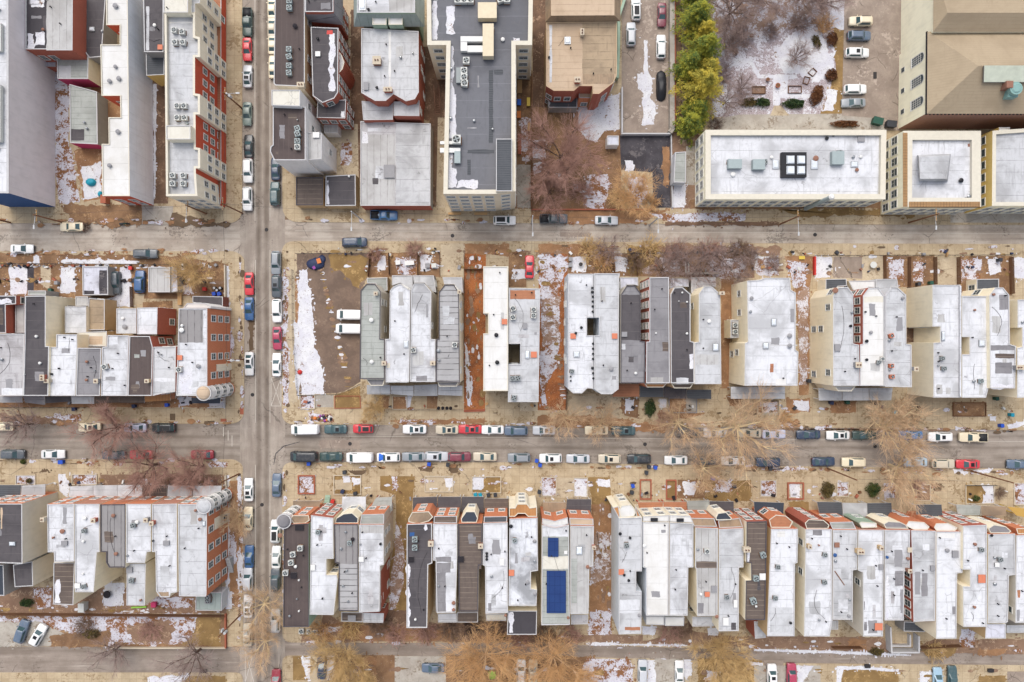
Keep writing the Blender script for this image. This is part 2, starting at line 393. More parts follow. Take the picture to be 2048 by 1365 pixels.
# grounds
SNOW = c(233, 232, 234)
ground('sidewalk', c(206, 186, 155), c(188, 167, 136), c(156, 134, 104), camt=(0.555, 0.565), cscale=0.22, slabs=1.5, cracks=0.45)
ground('soil', c(152, 118, 88), c(124, 94, 70), c(176, 140, 102), camt=(0.54, 0.60), cscale=0.4, speck=(c(214, 206, 204), 0.70), fine=6.0)
ground('leaf', c(170, 128, 92), c(142, 106, 78), c(190, 156, 122), camt=(0.545, 0.60), cscale=0.6, speck=(c(210, 176, 150), 0.69), fine=6.0)
ground('lot', c(134, 113, 98), c(114, 96, 84), c(150, 128, 110), camt=(0.56, 0.62), cscale=0.2, speck=(c(196, 186, 176), 0.74), fine=7.0)
ground('deadgrass', c(156, 126, 82), c(136, 108, 70), c(186, 154, 104), camt=(0.54, 0.60), cscale=0.5)
ground('snow', SNOW, c(218, 216, 224), c(140, 110, 88), camt=(0.585, 0.61), cscale=0.5, bumps=0.3, speck=(c(120, 100, 90), 0.66), fine=4.0)
ground('snowmix', c(222, 220, 228), c(206, 202, 210), c(142, 98, 66), camt=(0.50, 0.525), cscale=0.45, bumps=0.3, speck=(c(110, 84, 74), 0.64), fine=5.0)
ground('snowlitter', c(176, 150, 132), c(156, 124, 104), c(222, 220, 228), camt=(0.505, 0.53), cscale=0.5, speck=(c(110, 82, 70), 0.64), fine=5.0)
ground('park', c(196, 184, 186), c(172, 158, 160), c(226, 224, 230), camt=(0.50, 0.54), cscale=0.22, speck=(c(120, 98, 98), 0.575), fine=6.0)
ground('conc', c(206, 188, 160), c(188, 170, 144), c(160, 140, 114), camt=(0.55, 0.565), cscale=0.3, cracks=0.5)
ground('concgrey', c(190, 182, 170), c(170, 160, 148), c(146, 132, 116), camt=(0.55, 0.57), cscale=0.3, cracks=0.5)
ground('asphaltpark', c(168, 152, 138), c(148, 132, 120), c(186, 170, 156), camt=(0.55, 0.60), cscale=0.2, cracks=0.7)
ground('asphaltdark', c(86, 82, 86), c(66, 62, 66), c(112, 106, 106), camt=(0.55, 0.58), cscale=0.3)
ground('wet', c(118, 98, 78), c(102, 84, 66), None)
ground('leafbright', c(180, 112, 66), c(142, 86, 54), c(116, 80, 58), camt=(0.53, 0.60), cscale=0.8, speck=(c(204, 168, 140), 0.64), fine=6.0)
ground('mulch', c(152, 122, 100), c(132, 104, 86), c(180, 152, 126), camt=(0.54, 0.58), cscale=0.7)
ground('farground', c(150, 124, 100), c(132, 108, 88), c(178, 156, 132), camt=(0.54, 0.60), cscale=0.12)
ground('alleydark', c(132, 104, 84), c(104, 82, 68), c(168, 140, 116), camt=(0.54, 0.60), cscale=0.4)
# ------------------------------------------------------------------ ground, roads, pavements
def round_poly(poly, rad, n=5):
    """round the corners given in rad (dict index -> metres)"""
    out = []; k = len(poly)
    for i in range(k):
        if i not in rad: out.append(poly[i]); continue
        b = Vector(poly[i]); a = Vector(poly[i-1]); e = Vector(poly[(i+1) % k]); r = rad[i]
        p0 = b + (a - b).normalized()*r; p1 = b + (e - b).normalized()*r
        for j in range(n + 1):
            t = j / n; out.append(tuple(p0*(1-t)**2 + b*2*t*(1-t) + p1*t*t))
    return out
def ragged(poly, amp, step=0.5, seed=0):
    out = []; n = len(poly); rnd = random.Random(seed)
    ox, oy = rnd.uniform(0, 500), rnd.uniform(0, 500)
    for i in range(n):
        a, b = Vector(poly[i]), Vector(poly[(i+1) % n]); L = (b - a).length
        k = max(1, int(L / step)); nn = Vector(((b-a).y, -(b-a).x)); nn.normalize()
        for j in range(k):
            p = a + (b - a) * (j / k)
            d = noise.fractal(Vector((p.x*0.55 + ox, p.y*0.55 + oy, 0)), 1.0, 2.0, 4)
            out.append(tuple(p + nn * d * amp))
    return out
PATCH = []
def patch(name, mat, poly, rag=0.0, base=0.12, kind='structure', world=False, label=None):
    pts = ccw([p if world else P(*p) for p in poly])
    if rag: pts = ragged(pts, rag, 0.4, len(PATCH))
    xs = [p[0] for p in pts]; ys = [p[1] for p in pts]; bb = (min(xs), min(ys), max(xs), max(ys))
    used = {l for (q, l, bs) in PATCH if bs == base and q[0] < bb[2] and q[2] > bb[0] and q[1] < bb[3] and q[3] > bb[1]}
    lv = max(used) + 1 if used else 1
    PATCH.append((bb, lv, base))
    m = MB(); z0 = base + 0.004 * lv; m.face([(p[0], p[1], z0) for p in pts], MATS[mat])
    if rag:                                   # crumbs along the edge, so that the patch thins out instead of stopping
        rd = random.Random(len(PATCH)); per = len(pts); big = min(1.6, .5 * min(bb[2] - bb[0], bb[3] - bb[1]))
        for i in range(min(260, int(per * .9))):
            q = pts[rd.randrange(per)]; r_ = .05 + .26 * rd.random()**2.2; d = rd.gauss(0, .32 * big + .06); a = rd.uniform(0, 6.3); cx, cy = q[0] + d * math.cos(a), q[1] + d * math.sin(a); e = rd.uniform(.5, 1.5)
            z_ = z0 + .0008 + .000012 * i; m.face([(cx + r_*e*rd.uniform(.6, 1.2)*math.cos(t*1.047), cy + r_/e*rd.uniform(.6, 1.2)*math.sin(t*1.047), z_) for t in range(6)], MATS[mat])
    o = m.build(name); tag(o, kind=kind)
    if label: o['label'] = label
    return o
def slab(name, mat, poly, rad, z=0.12):
    pts = ccw(round_poly([P(*p) for p in poly], rad))
    m = MB(); m.prism(pts, -0.02, z, MATS['kerbstone'], True, MATS[mat]); return tag(m.build(name), kind='structure')

def sn(p, r=0): patch('snow_cover', 'snow', p, r, kind='stuff')
def sm(p, r=0): patch('snow_cover', 'snowmix', p, r, kind='stuff')
def sl(p, r=0): patch('snow_cover', 'snowlitter', p, r, kind='stuff')
T('f')
m = MB(); m.face([(-1500, -1500, -0.03), (1500, -1500, -0.03), (1500, 1500, -0.03), (-1500, 1500, -0.03)], MATS['farground'])
tag(m.build('ground'), kind='structure')
vx = lambda x: (x - 1024) / 10.0
hy = lambda y: (682.5 - y) / 10.0
road_mat('asphalt_side', 'y', [(vx(517.5), 0.95, 0.85), (vx(533.5), 0.95, 0.85)])
road_mat('asphalt_upper', 'x', [(hy(462), 0.5, 0.35), (hy(478), 0.4, 0.3)], base=(172, 158, 144), dry=(198, 186, 172))
road_mat('asphalt_lower', 'x', [(hy(874), 0.6, 0.55), (hy(896), 0.6, 0.55)], base=(148, 136, 124), dry=(168, 156, 144))
road_mat('asphalt_lane', 'x', [(hy(1300), 1.2, 0.45)], base=(146, 132, 120), dry=(164, 150, 138))
def road(name, mat, poly, z):
    m = MB(); m.face([(p[0], p[1], z) for p in ccw([P(*q) for q in poly])], MATS[mat]); return tag(m.build(name), kind='structure')
road('upper_street', 'asphalt_upper', [(-400, 440), (2450, 440), (2450, 508), (-400, 508)], 0.004)
road('lower_street', 'asphalt_lower', [(-400, 842), (2450, 842), (2450, 945), (-400, 945)], 0.008)
road('back_lane', 'asphalt_lane', [(-400, 1278), (2450, 1278), (2450, 1352), (-400, 1352)], 0.012)
road('side_street', 'asphalt_side', [(480, -300), (570, -300), (570, 1700), (480, 1700)], 0.016)
# rear yards of the blocks round the frame are built as paved blocks with kerbs
slab('pavement', 'sidewalk', [(-400, -300), (485, -300), (485, 447), (-400, 447)], {1: 3.0, 2: 3.0})
slab('pavement', 'sidewalk', [(565, -300), (2450, -300), (2450, 452), (1500, 449), (565, 445)], {0: 3.5, 3: 3.0, 4: 3.5})
slab('pavement', 'sidewalk', [(-400, 503), (470, 503), (489, 515), (489, 848), (-400, 848)], {1: 0.8, 2: 0.9, 3: 3.0})
slab('pavement', 'sidewalk', [(564, 483), (1060, 483), (1500, 487), (2450, 490), (2450, 866), (1900, 859), (1500, 854), (564, 849)], {0: 2.5, 7: 2.5})
slab('pavement', 'sidewalk', [(-400, 919), (470, 919), (486, 930), (486, 1293), (-400, 1293)], {1: 0.8, 2: 0.8})
slab('pavement', 'sidewalk', [(565, 925), (1040, 925), (1500, 932), (2450, 942), (2450, 1306), (1560, 1301), (1200, 1291), (1000, 1286), (586, 1285), (565, 1285)], {0: 2.0, 9: 2})
slab('pavement', 'sidewalk', [(-400, 1345), (486, 1345), (486, 1700), (-400, 1700)], {1: 1.5})
slab('pavement', 'sidewalk', [(565, 1311), (1200, 1315), (1540, 1326), (2450, 1334), (2450, 1700), (565, 1700)], {0: 1.5})

# lane joints and painted marks on the road
def stroke(name, pts, wd=0.12, mat='linepaint', z=0.021):
    m = MB()
    for a, b in pts:
        a = Vector(P(*a)); b = Vector(P(*b)); d = (b - a).normalized(); n = Vector((-d.y, d.x)) * wd / 2
        m.face([(*(a - n), z), (*(b - n), z), (*(b + n), z), (*(a + n), z)], MATS[mat])
    return tag(m.build(name), kind='structure')
stroke('lane_joint', [((510, -200), (510, 442)), ((511, 520), (511, 846)), ((511, 930), (511, 1310))], 0.10)
stroke('lane_joint', [((540, -200), (540, 442)), ((540, 500), (540, 846)), ((540, 930), (540, 1290))], 0.10)
T('b2'); stroke('no_parking_mark', [((125, 937), (185, 937)), ((125, 1105), (185, 1105)), ((127, 940), (183, 1102)), ((183, 940), (127, 1102)), ((126, 937), (126, 1105)), ((184, 937), (184, 1105))], 0.10, z=0.025)
T('c1'); stroke('no_parking_mark', [((1440, 1180), (1490, 1365)), ((1490, 1180), (1440, 1365)), ((1440, 1180), (1440, 1400))], 0.10, z=0.025)
T('b1'); stroke('stop_mark', [((1326, 1230), (1326, 1285)), ((1354, 1250), (1354, 1310)), ((1377, 1280), (1377, 1345))], 0.14, z=0.025)
T('f'); stroke('lane_joint', [((590, 872), (2100, 884))], 0.06, z=0.025); stroke('lane_joint', [((590, 462), (2100, 468))], 0.06, z=0.025)
# ---- north-west block
T('a1')
sm([(318, 420), (420, 500), (410, 870), (440, 960), (480, 1200), (350, 1215), (330, 1000)], 0.5)
patch('yard_dirt', 'leaf', [(520, 340), (600, 350), (720, 600), (720, 700), (640, 720), (600, 1180), (500, 1200), (440, 900), (580, 860)], 0.3)
sn([(490, 990), (600, 960), (600, 1170), (500, 1190)], 0.5)
patch('alley', 'alleydark', [(895, 460), (985, 460), (1000, 1210), (905, 1210)], 0)
sn([(912, 500), (932, 500), (928, 700), (925, 1150), (915, 1180)], 0.2)
patch('verge', 'soil', [(380, 1215), (840, 1220), (840, 1330), (640, 1345), (420, 1310)], 0.9)
patch('driveway_apron', 'concgrey', [(845, 1225), (1030, 1225), (1025, 1335), (845, 1335)], 0.0)
patch('wet_patch', 'wet', [(1030, 1265), (1370, 1330), (1360, 1345), (1000, 1345)], 0.6)
# ---- north-east block
T('a2')
patch('alley', 'alleydark', [(600, 60), (690, 60), (690, 720), (640, 1180), (605, 1000), (600, 740)], 0.1)
patch('paved_yard', 'conc', [(430, 700), (640, 740), (650, 1240), (440, 1060)], 0.0)
patch('alley', 'alleydark', [(1000, 280), (1170, 280), (1160, 700), (1150, 900), (1110, 1230), (1070, 1230), (1065, 720), (1010, 700)], 0.1)
sm([(540, 850), (605, 850), (605, 960), (590, 985), (540, 985)], 0.2)
patch('alley', 'conc', [(1115, 700), (1165, 700), (1160, 1235), (1105, 1235)], 0.0)
patch('yard_dirt', 'soil', [(1575, 440), (1720, 440), (1720, 1240), (1570, 1240)], 0.0)
sm([(1610, 700), (1665, 700), (1660, 960), (1612, 960)], 0.3)
patch('paving_blocks', 'concgrey', [(1585, 980), (1665, 980), (1665, 1235), (1585, 1235)], 0.1)
T('a3')
patch('alley', 'alleydark', [(75, -100), (155, -100), (160, 640), (130, 800), (75, 820)], 0.0)
patch('yard_dirt', 'soil', [(70, 640), (345, 640), (600, 780), (600, 1245), (70, 1245)], 0.1)
sm([(72, 830), (150, 830), (150, 1000), (80, 1040)], 0.4)
sm([(400, 1040), (520, 1030), (530, 1120), (500, 1240), (390, 1230)], 0.5)
sm([(640, 1060), (740, 1050), (760, 1160), (700, 1240), (640, 1200)], 0.5)
patch('concrete_yard', 'snow', [(348, 610), (590, 560), (590, 770), (500, 780), (450, 850), (400, 830), (345, 770)], 0.15, kind='stuff')
patch('parking_yard', 'asphaltpark', [(605, -100), (885, -100), (885, 800), (600, 800)], 0.0)
sn([(735, 240), (755, 240), (760, 420), (785, 500), (770, 580), (805, 620), (795, 740), (725, 745), (730, 560), (700, 530), (695, 440), (735, 440)], 0.35)
patch('paved_lot', 'asphaltdark', [(590, 805), (890, 805), (895, 1235), (790, 1235), (785, 1025), (600, 1010)], 0.0)
patch('leaf_litter', 'leaf', [(845, 875), (885, 875), (885, 1100), (850, 1100), (845, 1000)], 0.3, kind='stuff')
sn([(625, 955), (670, 960), (670, 1015), (625, 1015)], 0.3)
patch('yard_dirt', 'mulch', [(895, -100), (960, -100), (960, 850), (1100, 770), (1060, 860), (1040, 1240), (895, 1240)], 0.0)
patch('concrete_yard', 'concgrey', [(985, 870), (1045, 870), (1045, 1100), (985, 1100)], 0)
sn([(905, 1095), (985, 1095), (975, 1235), (905, 1235)], 0.3)
patch('verge', 'leaf', [(70, 1250), (880, 1250), (700, 1335), (240, 1330), (70, 1300)], 0.4)
sm([(770, 1270), (1340, 1265), (1330, 1310), (900, 1320)], 0.5)
patch('verge', 'alleydark', [(860, 1318), (1540, 1318), (1540, 1342), (860, 1338)], 0.3)
T('f')
patch('garden_ground', 'park', [(1425, -150), (1690, -150), (1685, 235), (1425, 235)], 0.0)
patch('garden_bed', 'snowlitter', [(1425, -150), (1660, -150), (1655, 52), (1560, 60), (1430, 75)], 0.8)
patch('garden_ground', 'deadgrass', [(1668, -150), (1692, -150), (1688, 232), (1640, 232), (1672, 140), (1668, 100)], 0.5)
sn([(1545, 95), (1600, 60), (1640, 60), (1658, 110), (1672, 100), (1665, 140), (1630, 165), (1580, 150), (1555, 130)], 0.9)
sn([(1660, -10), (1690, -10), (1688, 60), (1658, 55)], 0.6)
sn([(1458, 118), (1502, 118), (1520, 150), (1592, 150), (1595, 157), (1575, 160), (1575, 188), (1622, 190), (1618, 197), (1560, 197), (1560, 212), (1546, 212), (1545, 158), (1515, 158), (1498, 126), (1458, 135)], 0.15)
patch('garden_bed', 'mulch', [(1504, 175), (1530, 175), (1530, 188), (1504, 188)], 0.0)
sn([(1655, 180), (1675, 180), (1668, 220), (1645, 225)], 0.5)
patch('paved_terrace', 'concgrey', [(1480, 230), (1690, 228), (1770, 232), (1770, 262), (1420, 262), (1420, 240)], 0.0)
patch('paved_path', 'conc', [(1548, 212), (1562, 212), (1578, 232), (1540, 232)], 0.0)
patch('car_park', 'asphaltpark', [(1692, -150), (1815, -150), (1800, 262), (1770, 262), (1760, 238), (1683, 232)], 0.0)
patch('verge', 'soil', [(1380, 400), (1770, 400), (1770, 418), (1380, 420)], 0.3)
patch('verge', 'deadgrass', [(1560, 420), (1830, 420), (1830, 434), (1600, 434)], 0.7)
patch('verge', 'concgrey', [(1900, 424), (2300, 424), (2300, 446), (1900, 446)], 0.0)
# ---- middle-left block
T('b1')
patch('verge', 'soil', [(-300, 195), (1000, 210), (1350, 262), (1350, 275), (-300, 265)], 0.5)
sn([(340, 235), (640, 235), (830, 245), (830, 268), (480, 270), (350, 262)], 0.5)
sn([(200, 215), (235, 215), (240, 380), (235, 430), (205, 430)], 0.2)
patch('yard_dirt', 'soil', [(0, 262), (1060, 262), (1060, 470), (0, 460)], 0.0)
sn([(55, 275), (165, 280), (165, 440), (65, 442)], 0.3)
patch('driveway', 'conc', [(245, 275), (305, 275), (300, 395), (275, 405), (240, 380)], 0.1)
sn([(365, 285), (440, 275), (450, 430), (400, 440), (355, 430)], 0.5)
patch('paved_yard', 'asphaltdark', [(165, 265), (205, 265), (203, 420), (165, 420)], 0.0)
sn([(715, 275), (775, 275), (790, 510), (650, 520), (640, 470), (715, 440)], 0.2)
patch('driveway', 'conc', [(800, 440), (860, 440), (850, 500), (800, 500)], 0.0)
patch('concrete_yard', 'conc', [(1055, 430), (1085, 430), (1085, 520), (1055, 520)], 0.0)
patch('yard_dirt', 'soil', [(1060, 262), (1345, 270), (1350, 460), (1060, 450)], 0.2)
sm([(1090, 360), (1140, 370), (1140, 440), (1090, 450)], 0.4)
sn([(1340, 275), (1358, 275), (1362, 560), (1345, 590)], 0.1)
sm([(1345, 700), (1380, 640), (1390, 760), (1350, 900)], 0.3)
patch('yard_dirt', 'soil', [(850, 490), (1025, 480), (1025, 530), (850, 530)], 0.1)
patch('front_yard', 'leaf', [(-300, 1045), (1340, 1045), (1340, 1112), (-300, 1112)], 0.15)
sn([(1060, 1050), (1140, 1050), (1135, 1090), (1070, 1110)], 0.25)
sn([(1240, 1085), (1335, 1075), (1335, 1112), (1245, 1112)], 0.2)
sm([(275, 1165), (490, 1155), (480, 1195), (285, 1200)], 0.5)
patch('verge', 'mulch', [(0, 1150), (480, 1190), (430, 1215), (0, 1212)], 0.7)
patch('pit_cover', 'wet', [(1010, 1150), (1042, 1150), (1042, 1190), (1010, 1190)], 0.0)
patch('brick_ramp', 'brickbed', [(1425, 1115), (1447, 1115), (1447, 1155), (1425, 1155)], 0.0)
patch('brick_ramp', 'brickbed', [(1310, 1180), (1345, 1180), (1345, 1198), (1310, 1198)], 0.0)
# ---- middle-right block (vacant lot first)
T('b2')
patch('vacant_lot', 'lot', [(280, 200), (715, 200), (700, 330), (660, 420), (655, 960), (560, 1020), (440, 1030), (300, 1040), (275, 600)], 0.2)
patch('vacant_lot', 'deadgrass', [(470, 205), (710, 205), (690, 340), (640, 400), (560, 330), (480, 290)], 1.0)
patch('leaf_litter', 'leaf', [(262, 350), (300, 350), (300, 600), (290, 760), (270, 700)], 0.4, kind='stuff')
sn([(290, 300), (340, 290), (370, 520), (390, 760), (435, 900), (440, 1035), (310, 1040), (290, 860), (285, 600)], 0.5)
patch('verge', 'conc', [(195, 300), (265, 300), (280, 1080), (200, 1080)], 0.1)
sm([(195, 330), (222, 330), (228, 620), (215, 700), (235, 820), (230, 1100), (200, 1100), (195, 800)], 0.3)
sn([(262, 600), (285, 620), (300, 900), (290, 1060), (272, 1000), (262, 800)], 0.3)
sm([(300, 1042), (385, 1042), (385, 1118), (305, 1118)], 0.15)
patch('concrete_pad', 'concgrey', [(388, 1040), (495, 1040), (495, 1112), (388, 1112)], 0.0)
patch('front_yard', 'deadgrass', [(505, 1042), (655, 985), (655, 1118), (505, 1118)], 0.0)
patch('front_yard', 'leaf', [(775, 1045), (830, 1045), (820, 1120), (740, 1120)], 0.2)
patch('front_yard', 'leaf', [(850, 1045), (930, 1045), (930, 1122), (850, 1122)], 0.0)
sn([(925, 1050), (960, 1050), (950, 1120), (930, 1120)], 0.3)
patch('front_yard', 'soil', [(1050, 1045), (1115, 1045), (1110, 1120), (1050, 1120)], 0.0)
patch('yard_dirt', 'leafbright', [(1270, 195), (1400, 195), (1395, 1130), (1270, 1130)], 0.0)
patch('leaf_litter', 'leafbright', [(1275, 290), (1385, 290), (1390, 560), (1275, 700)], 0.0, kind='stuff')
sn([(1275, 730), (1292, 760), (1300, 900), (1325, 1000), (1305, 1110), (1290, 1100), (1280, 900)], 0.25)
patch('yard_dirt', 'soil', [(715, 195), (1130, 195), (1130, 340), (700, 340)], 0.1)
sn([(765, 215), (805, 215), (805, 300), (760, 305)], 0.4)
sm([(860, 225), (990, 235), (990, 325), (880, 320)], 0.5)
sn([(1005, 205), (1085, 210), (1060, 300), (1010, 310)], 0.4)
patch('driveway', 'conc', [(1132, 140), (1278, 140), (1265, 330), (1132, 330)], 0.0)
patch('verge', 'leaf', [(1278, 145), (1540, 145), (1540, 215), (1278, 200)], 0.3)
patch('yard_dirt', 'soil', [(1535, 190), (1640, 190), (1640, 400), (1535, 400)], 0.0)
sn([(1560, 290), (1690, 290), (1690, 350), (1550, 350)], 0.4)
patch('verge', 'leaf', [(840, 1188), (1395, 1178), (1390, 1210), (880, 1212)], 0.4)
sm([(895, 1186), (1085, 1186), (1080, 1206), (895, 1206)], 0.3)
patch('litter_heap', 'snowmix', [(350, 1150), (480, 1150), (490, 1200), (360, 1200)], 0.4, kind='stuff')
T('b3')
patch('concrete_yard', 'conc', [(0, 1085), (110, 1085), (110, 1135), (0, 1135)], 0.0)
patch('yard_dirt', 'leafbright', [(112, 195), (285, 195), (275, 1000), (270, 1130), (105, 1130)], 0.0)
sm([(112, 195), (285, 215), (280, 300), (230, 400), (190, 560), (160, 470), (115, 480)], 0.5)
sl([(125, 480), (236, 450), (234, 740), (130, 750)], 0.35)
sm([(115, 760), (240, 720), (210, 880), (150, 1000), (155, 1100), (130, 1100), (115, 900)], 0.4)
patch('verge', 'leaf', [(110, 145), (400, 145), (560, 170), (560, 210), (110, 200)], 0.3)
patch('yard_dirt', 'soil', [(285, 205), (1390, 190), (1390, 345), (285, 330)], 0.0)
sn([(305, 225), (390, 220), (385, 310), (305, 310)], 0.4)
sn([(560, 220), (635, 225), (630, 310), (565, 310)], 0.3)
sl([(705, 220), (765, 220), (765, 320), (705, 310)], 0.3)
sl([(840, 230), (940, 230), (945, 310), (845, 310)], 0.3)
sm([(1130, 250), (1330, 215), (1340, 320), (1200, 350), (1120, 320)], 0.6)
sn([(1390, 215), (1480, 215), (1490, 300), (1400, 320)], 0.4)
sn([(1150, 160), (1250, 160), (1240, 200), (1160, 205)], 0.4)
patch('verge', 'deadgrass', [(640, 150), (860, 150), (860, 190), (700, 330), (640, 320)], 0.4)
patch('verge', 'mulch', [(860, 145), (1540, 160), (1540, 215), (860, 200)], 0.6)
patch('yard_dirt', 'leaf', [(1192, 350), (1270, 345), (1245, 720), (1240, 1000), (1195, 1000)], 0.1)
patch('front_yard', 'conc', [(285, 1045), (590, 1045), (590, 1200), (285, 1200)], 0.0)
patch('front_yard', 'soil', [(600, 1058), (705, 1060), (700, 1180), (620, 1160), (598, 1120)], 0.1)
sn([(620, 1062), (680, 1062), (670, 1130), (625, 1130)], 0.3)
sn([(825, 1062), (870, 1062), (868, 1115), (825, 1115)], 0.1)
patch('front_yard', 'leaf', [(885, 1058), (1045, 1058), (1045, 1145), (885, 1142)], 0.0)
patch('front_yard', 'concgrey', [(985, 1060), (1045, 1060), (1042, 1138), (985, 1138)], 0.1)
patch('verge', 'leaf', [(815, 1142), (1100, 1148), (1000, 1180), (820, 1178)], 0.2)
patch('front_yard', 'leaf', [(1230, 1040), (1320, 1060), (1310, 1100), (1240, 1110)], 0.4)
sm([(1435, 1075), (1530, 1075), (1530, 1150), (1440, 1150)], 0.1)
patch('verge', 'leaf', [(105, 1165), (400, 1160), (870, 1225), (860, 1260), (105, 1225)], 0.6)
T('b4')
patch('yard_dirt', 'leaf', [(120, 215), (300, 215), (270, 400), (265, 1040), (205, 1040), (205, 780), (185, 420), (155, 330)], 0.1)
sl([(195, 430), (262, 400), (255, 980), (215, 980), (205, 800)], 0.3)
sm([(130, 240), (260, 260), (250, 400), (180, 400)], 0.6)
sm([(-40, 225), (85, 225), (90, 330), (-40, 330)], 0.4)
patch('paved_yard', 'conc', [(300, 215), (730, 215), (730, 370), (300, 370)], 0.0)
sn([(302, 222), (400, 222), (395, 345), (305, 340)], 0.3)
patch('paved_yard', 'asphaltpark', [(410, 220), (580, 220), (580, 350), (410, 345)], 0.1)
patch('yard_dirt', 'soil', [(705, 215), (1010, 215), (1010, 400), (705, 400)], 0.0)
sm([(740, 240), (830, 240), (830, 360), (745, 350)], 0.3)
sm([(885, 245), (945, 245), (940, 370), (885, 365)], 0.3)
patch('paved_yard', 'conc', [(1010, 225), (1160, 225), (1160, 380), (1010, 380)], 0.0)
patch('yard_dirt', 'soil', [(1160, 215), (1470, 215), (1470, 450), (1160, 450)], 0.0)
sm([(1165, 235), (1290, 235), (1280, 350), (1170, 355)], 0.4)
sn([(1325, 235), (1395, 240), (1405, 310), (1340, 330)], 0.3)
sn([(1475, 225), (1600, 225), (1600, 350), (1480, 345)], 0.2)
patch('alley', 'alleydark', [(845, 400), (890, 400), (890, 740), (845, 740)], 0.0)
patch('front_yard', 'leaf', [(130, 1060), (270, 1060), (270, 1140), (130, 1150)], 0.3)
sn([(175, 1075), (265, 1075), (260, 1130), (190, 1130)], 0.4)
sm([(-40, 1075), (80, 1075), (80, 1145), (-40, 1150)], 0.1)
patch('front_yard', 'leaf', [(390, 1075), (545, 1075), (545, 1145), (395, 1150)], 0.4)
patch('front_yard', 'soil', [(1120, 1085), (1310, 1085), (1305, 1160), (1125, 1165)], 0.2)
patch('verge', 'leaf', [(100, 1200), (210, 1195), (215, 1230), (110, 1232)], 0.4)
patch('verge', 'mulch', [(0, 1236), (1100, 1244), (1100, 1252), (0, 1244)], 0.3)
sn([(1440, 1215), (1545, 1190), (1545, 1215), (1450, 1245)], 0.3)
sn([(1340, 1165), (1375, 1165), (1372, 1190), (1340, 1190)], 0.2)
# ---- bottom-left block
T('c1')
patch('planter_bed', 'snowmix', [(100, 150), (210, 150), (210, 200), (100, 200)], 0.1)
sn([(345, 140), (385, 135), (410, 240), (395, 280), (350, 240)], 0.3)
patch('planter_bed', 'snowmix', [(430, 145), (570, 140), (570, 200), (440, 205)], 0.1)
patch('front_yard', 'mulch', [(590, 145), (1320, 145), (1325, 250), (1300, 270), (590, 210)], 0.1)
patch('wet_patch', 'wet', [(180, 130), (290, 110), (295, 130), (190, 140)], 0.5)
sn([(1325, 150), (1345, 150), (1345, 330), (1360, 420), (1345, 900), (1330, 900)], 0.3)
patch('verge', 'leaf', [(1350, 180), (1420, 180), (1425, 700), (1400, 920), (1355, 920), (1350, 500)], 0.4)
sm([(1352, 480), (1385, 480), (1390, 640), (1355, 700)], 0.4)
sn([(1395, 620), (1425, 600), (1428, 830), (1400, 850)], 0.3)
sn([(1395, 160), (1415, 140), (1420, 320), (1400, 310)], 0.2)
sm([(1220, 70), (1340, 72), (1335, 98), (1230, 96)], 0.3)
patch('yard_dirt', 'mulch', [(-300, 800), (1330, 820), (1330, 960), (-300, 960)], 0.1)
sm([(205, 820), (305, 810), (300, 920), (215, 930)], 0.4)
sn([(615, 780), (730, 780), (725, 915), (610, 915)], 0.3)
sm([(860, 860), (1140, 870), (1130, 925), (860, 920)], 0.3)
sn([(1330, 830), (1365, 830), (1360, 930), (1330, 930)], 0.2)
patch('yard_dirt', 'soil', [(-300, 955), (1335, 965), (1335, 1155), (-300, 1150)], 0.0)
sm([(-50, 980), (380, 975), (1180, 965), (1160, 1080), (1060, 1140), (860, 1145), (720, 1120), (620, 1150), (400, 1080), (300, 1060), (-50, 1050)], 1.0)
patch('bare_earth', 'mulch', [(755, 1020), (990, 1000), (1030, 1060), (1000, 1140), (880, 1120), (800, 1140), (750, 1080)], 0.9)
patch('parking_pad', 'concgrey', [(-200, 1010), (250, 1010), (380, 1080), (320, 1150), (-200, 1150)], 0.4)
patch('bare_earth', 'soil', [(300, 1090), (640, 1060), (640, 1155), (300, 1155)], 0.5)
patch('bare_earth', 'deadgrass', [(1170, 970), (1300, 975), (1300, 1155), (1060, 1150), (1130, 1090)], 0.5)
sn([(880, 1330), (1120, 1325), (1000, 1400), (880, 1400)], 0.5)
patch('lawn', 'deadgrass', [(1110, 1325), (1325, 1325), (1325, 1500), (1000, 1500)], 0.3)
# ---- bottom-right block
T('c2')
patch('planter_bed', 'snowmix', [(288, 152), (380, 152), (380, 255), (288, 255)], 0.05)
patch('front_yard', 'deadgrass', [(495, 150), (650, 150), (650, 262), (500, 258)], 0.3)
patch('front_yard', 'conc', [(500, 175), (600, 175), (600, 235), (500, 235)], 0.3)
sn([(550, 155), (590, 155), (585, 190), (550, 195)], 0.3)
sn([(600, 160), (650, 165), (650, 200), (610, 205)], 0.3)
patch('front_yard', 'deadgrass', [(765, 155), (970, 155), (955, 280), (945, 450), (920, 1060), (820, 1080), (820, 700), (860, 480), (855, 265), (765, 235)], 0.1)
sm([(838, 155), (865, 155), (862, 240), (838, 235)], 0.2)
sl([(855, 420), (885, 480), (905, 600), (900, 800), (860, 920), (820, 960), (825, 760), (850, 620)], 0.3)
patch('yard_dirt', 'alleydark', [(790, 940), (920, 940), (920, 1080), (780, 1080)], 0.3)
patch('front_yard', 'conc', [(1030, 155), (1190, 155), (1190, 245), (1030, 245)], 0.1)
sn([(1140, 165), (1190, 165), (1190, 215), (1150, 215)], 0.3)
patch('front_yard', 'deadgrass', [(1305, 158), (1470, 158), (1470, 250), (1305, 250)], 0.1)
sn([(1307, 160), (1375, 160), (1365, 225), (1307, 235)], 0.3)
patch('wet_patch', 'wet', [(580, 120), (690, 120), (670, 140), (630, 155), (590, 135)], 0.3)
patch('wet_patch', 'wet', [(1170, 95), (1225, 85), (1220, 130), (1180, 140), (1160, 125)], 0.35)
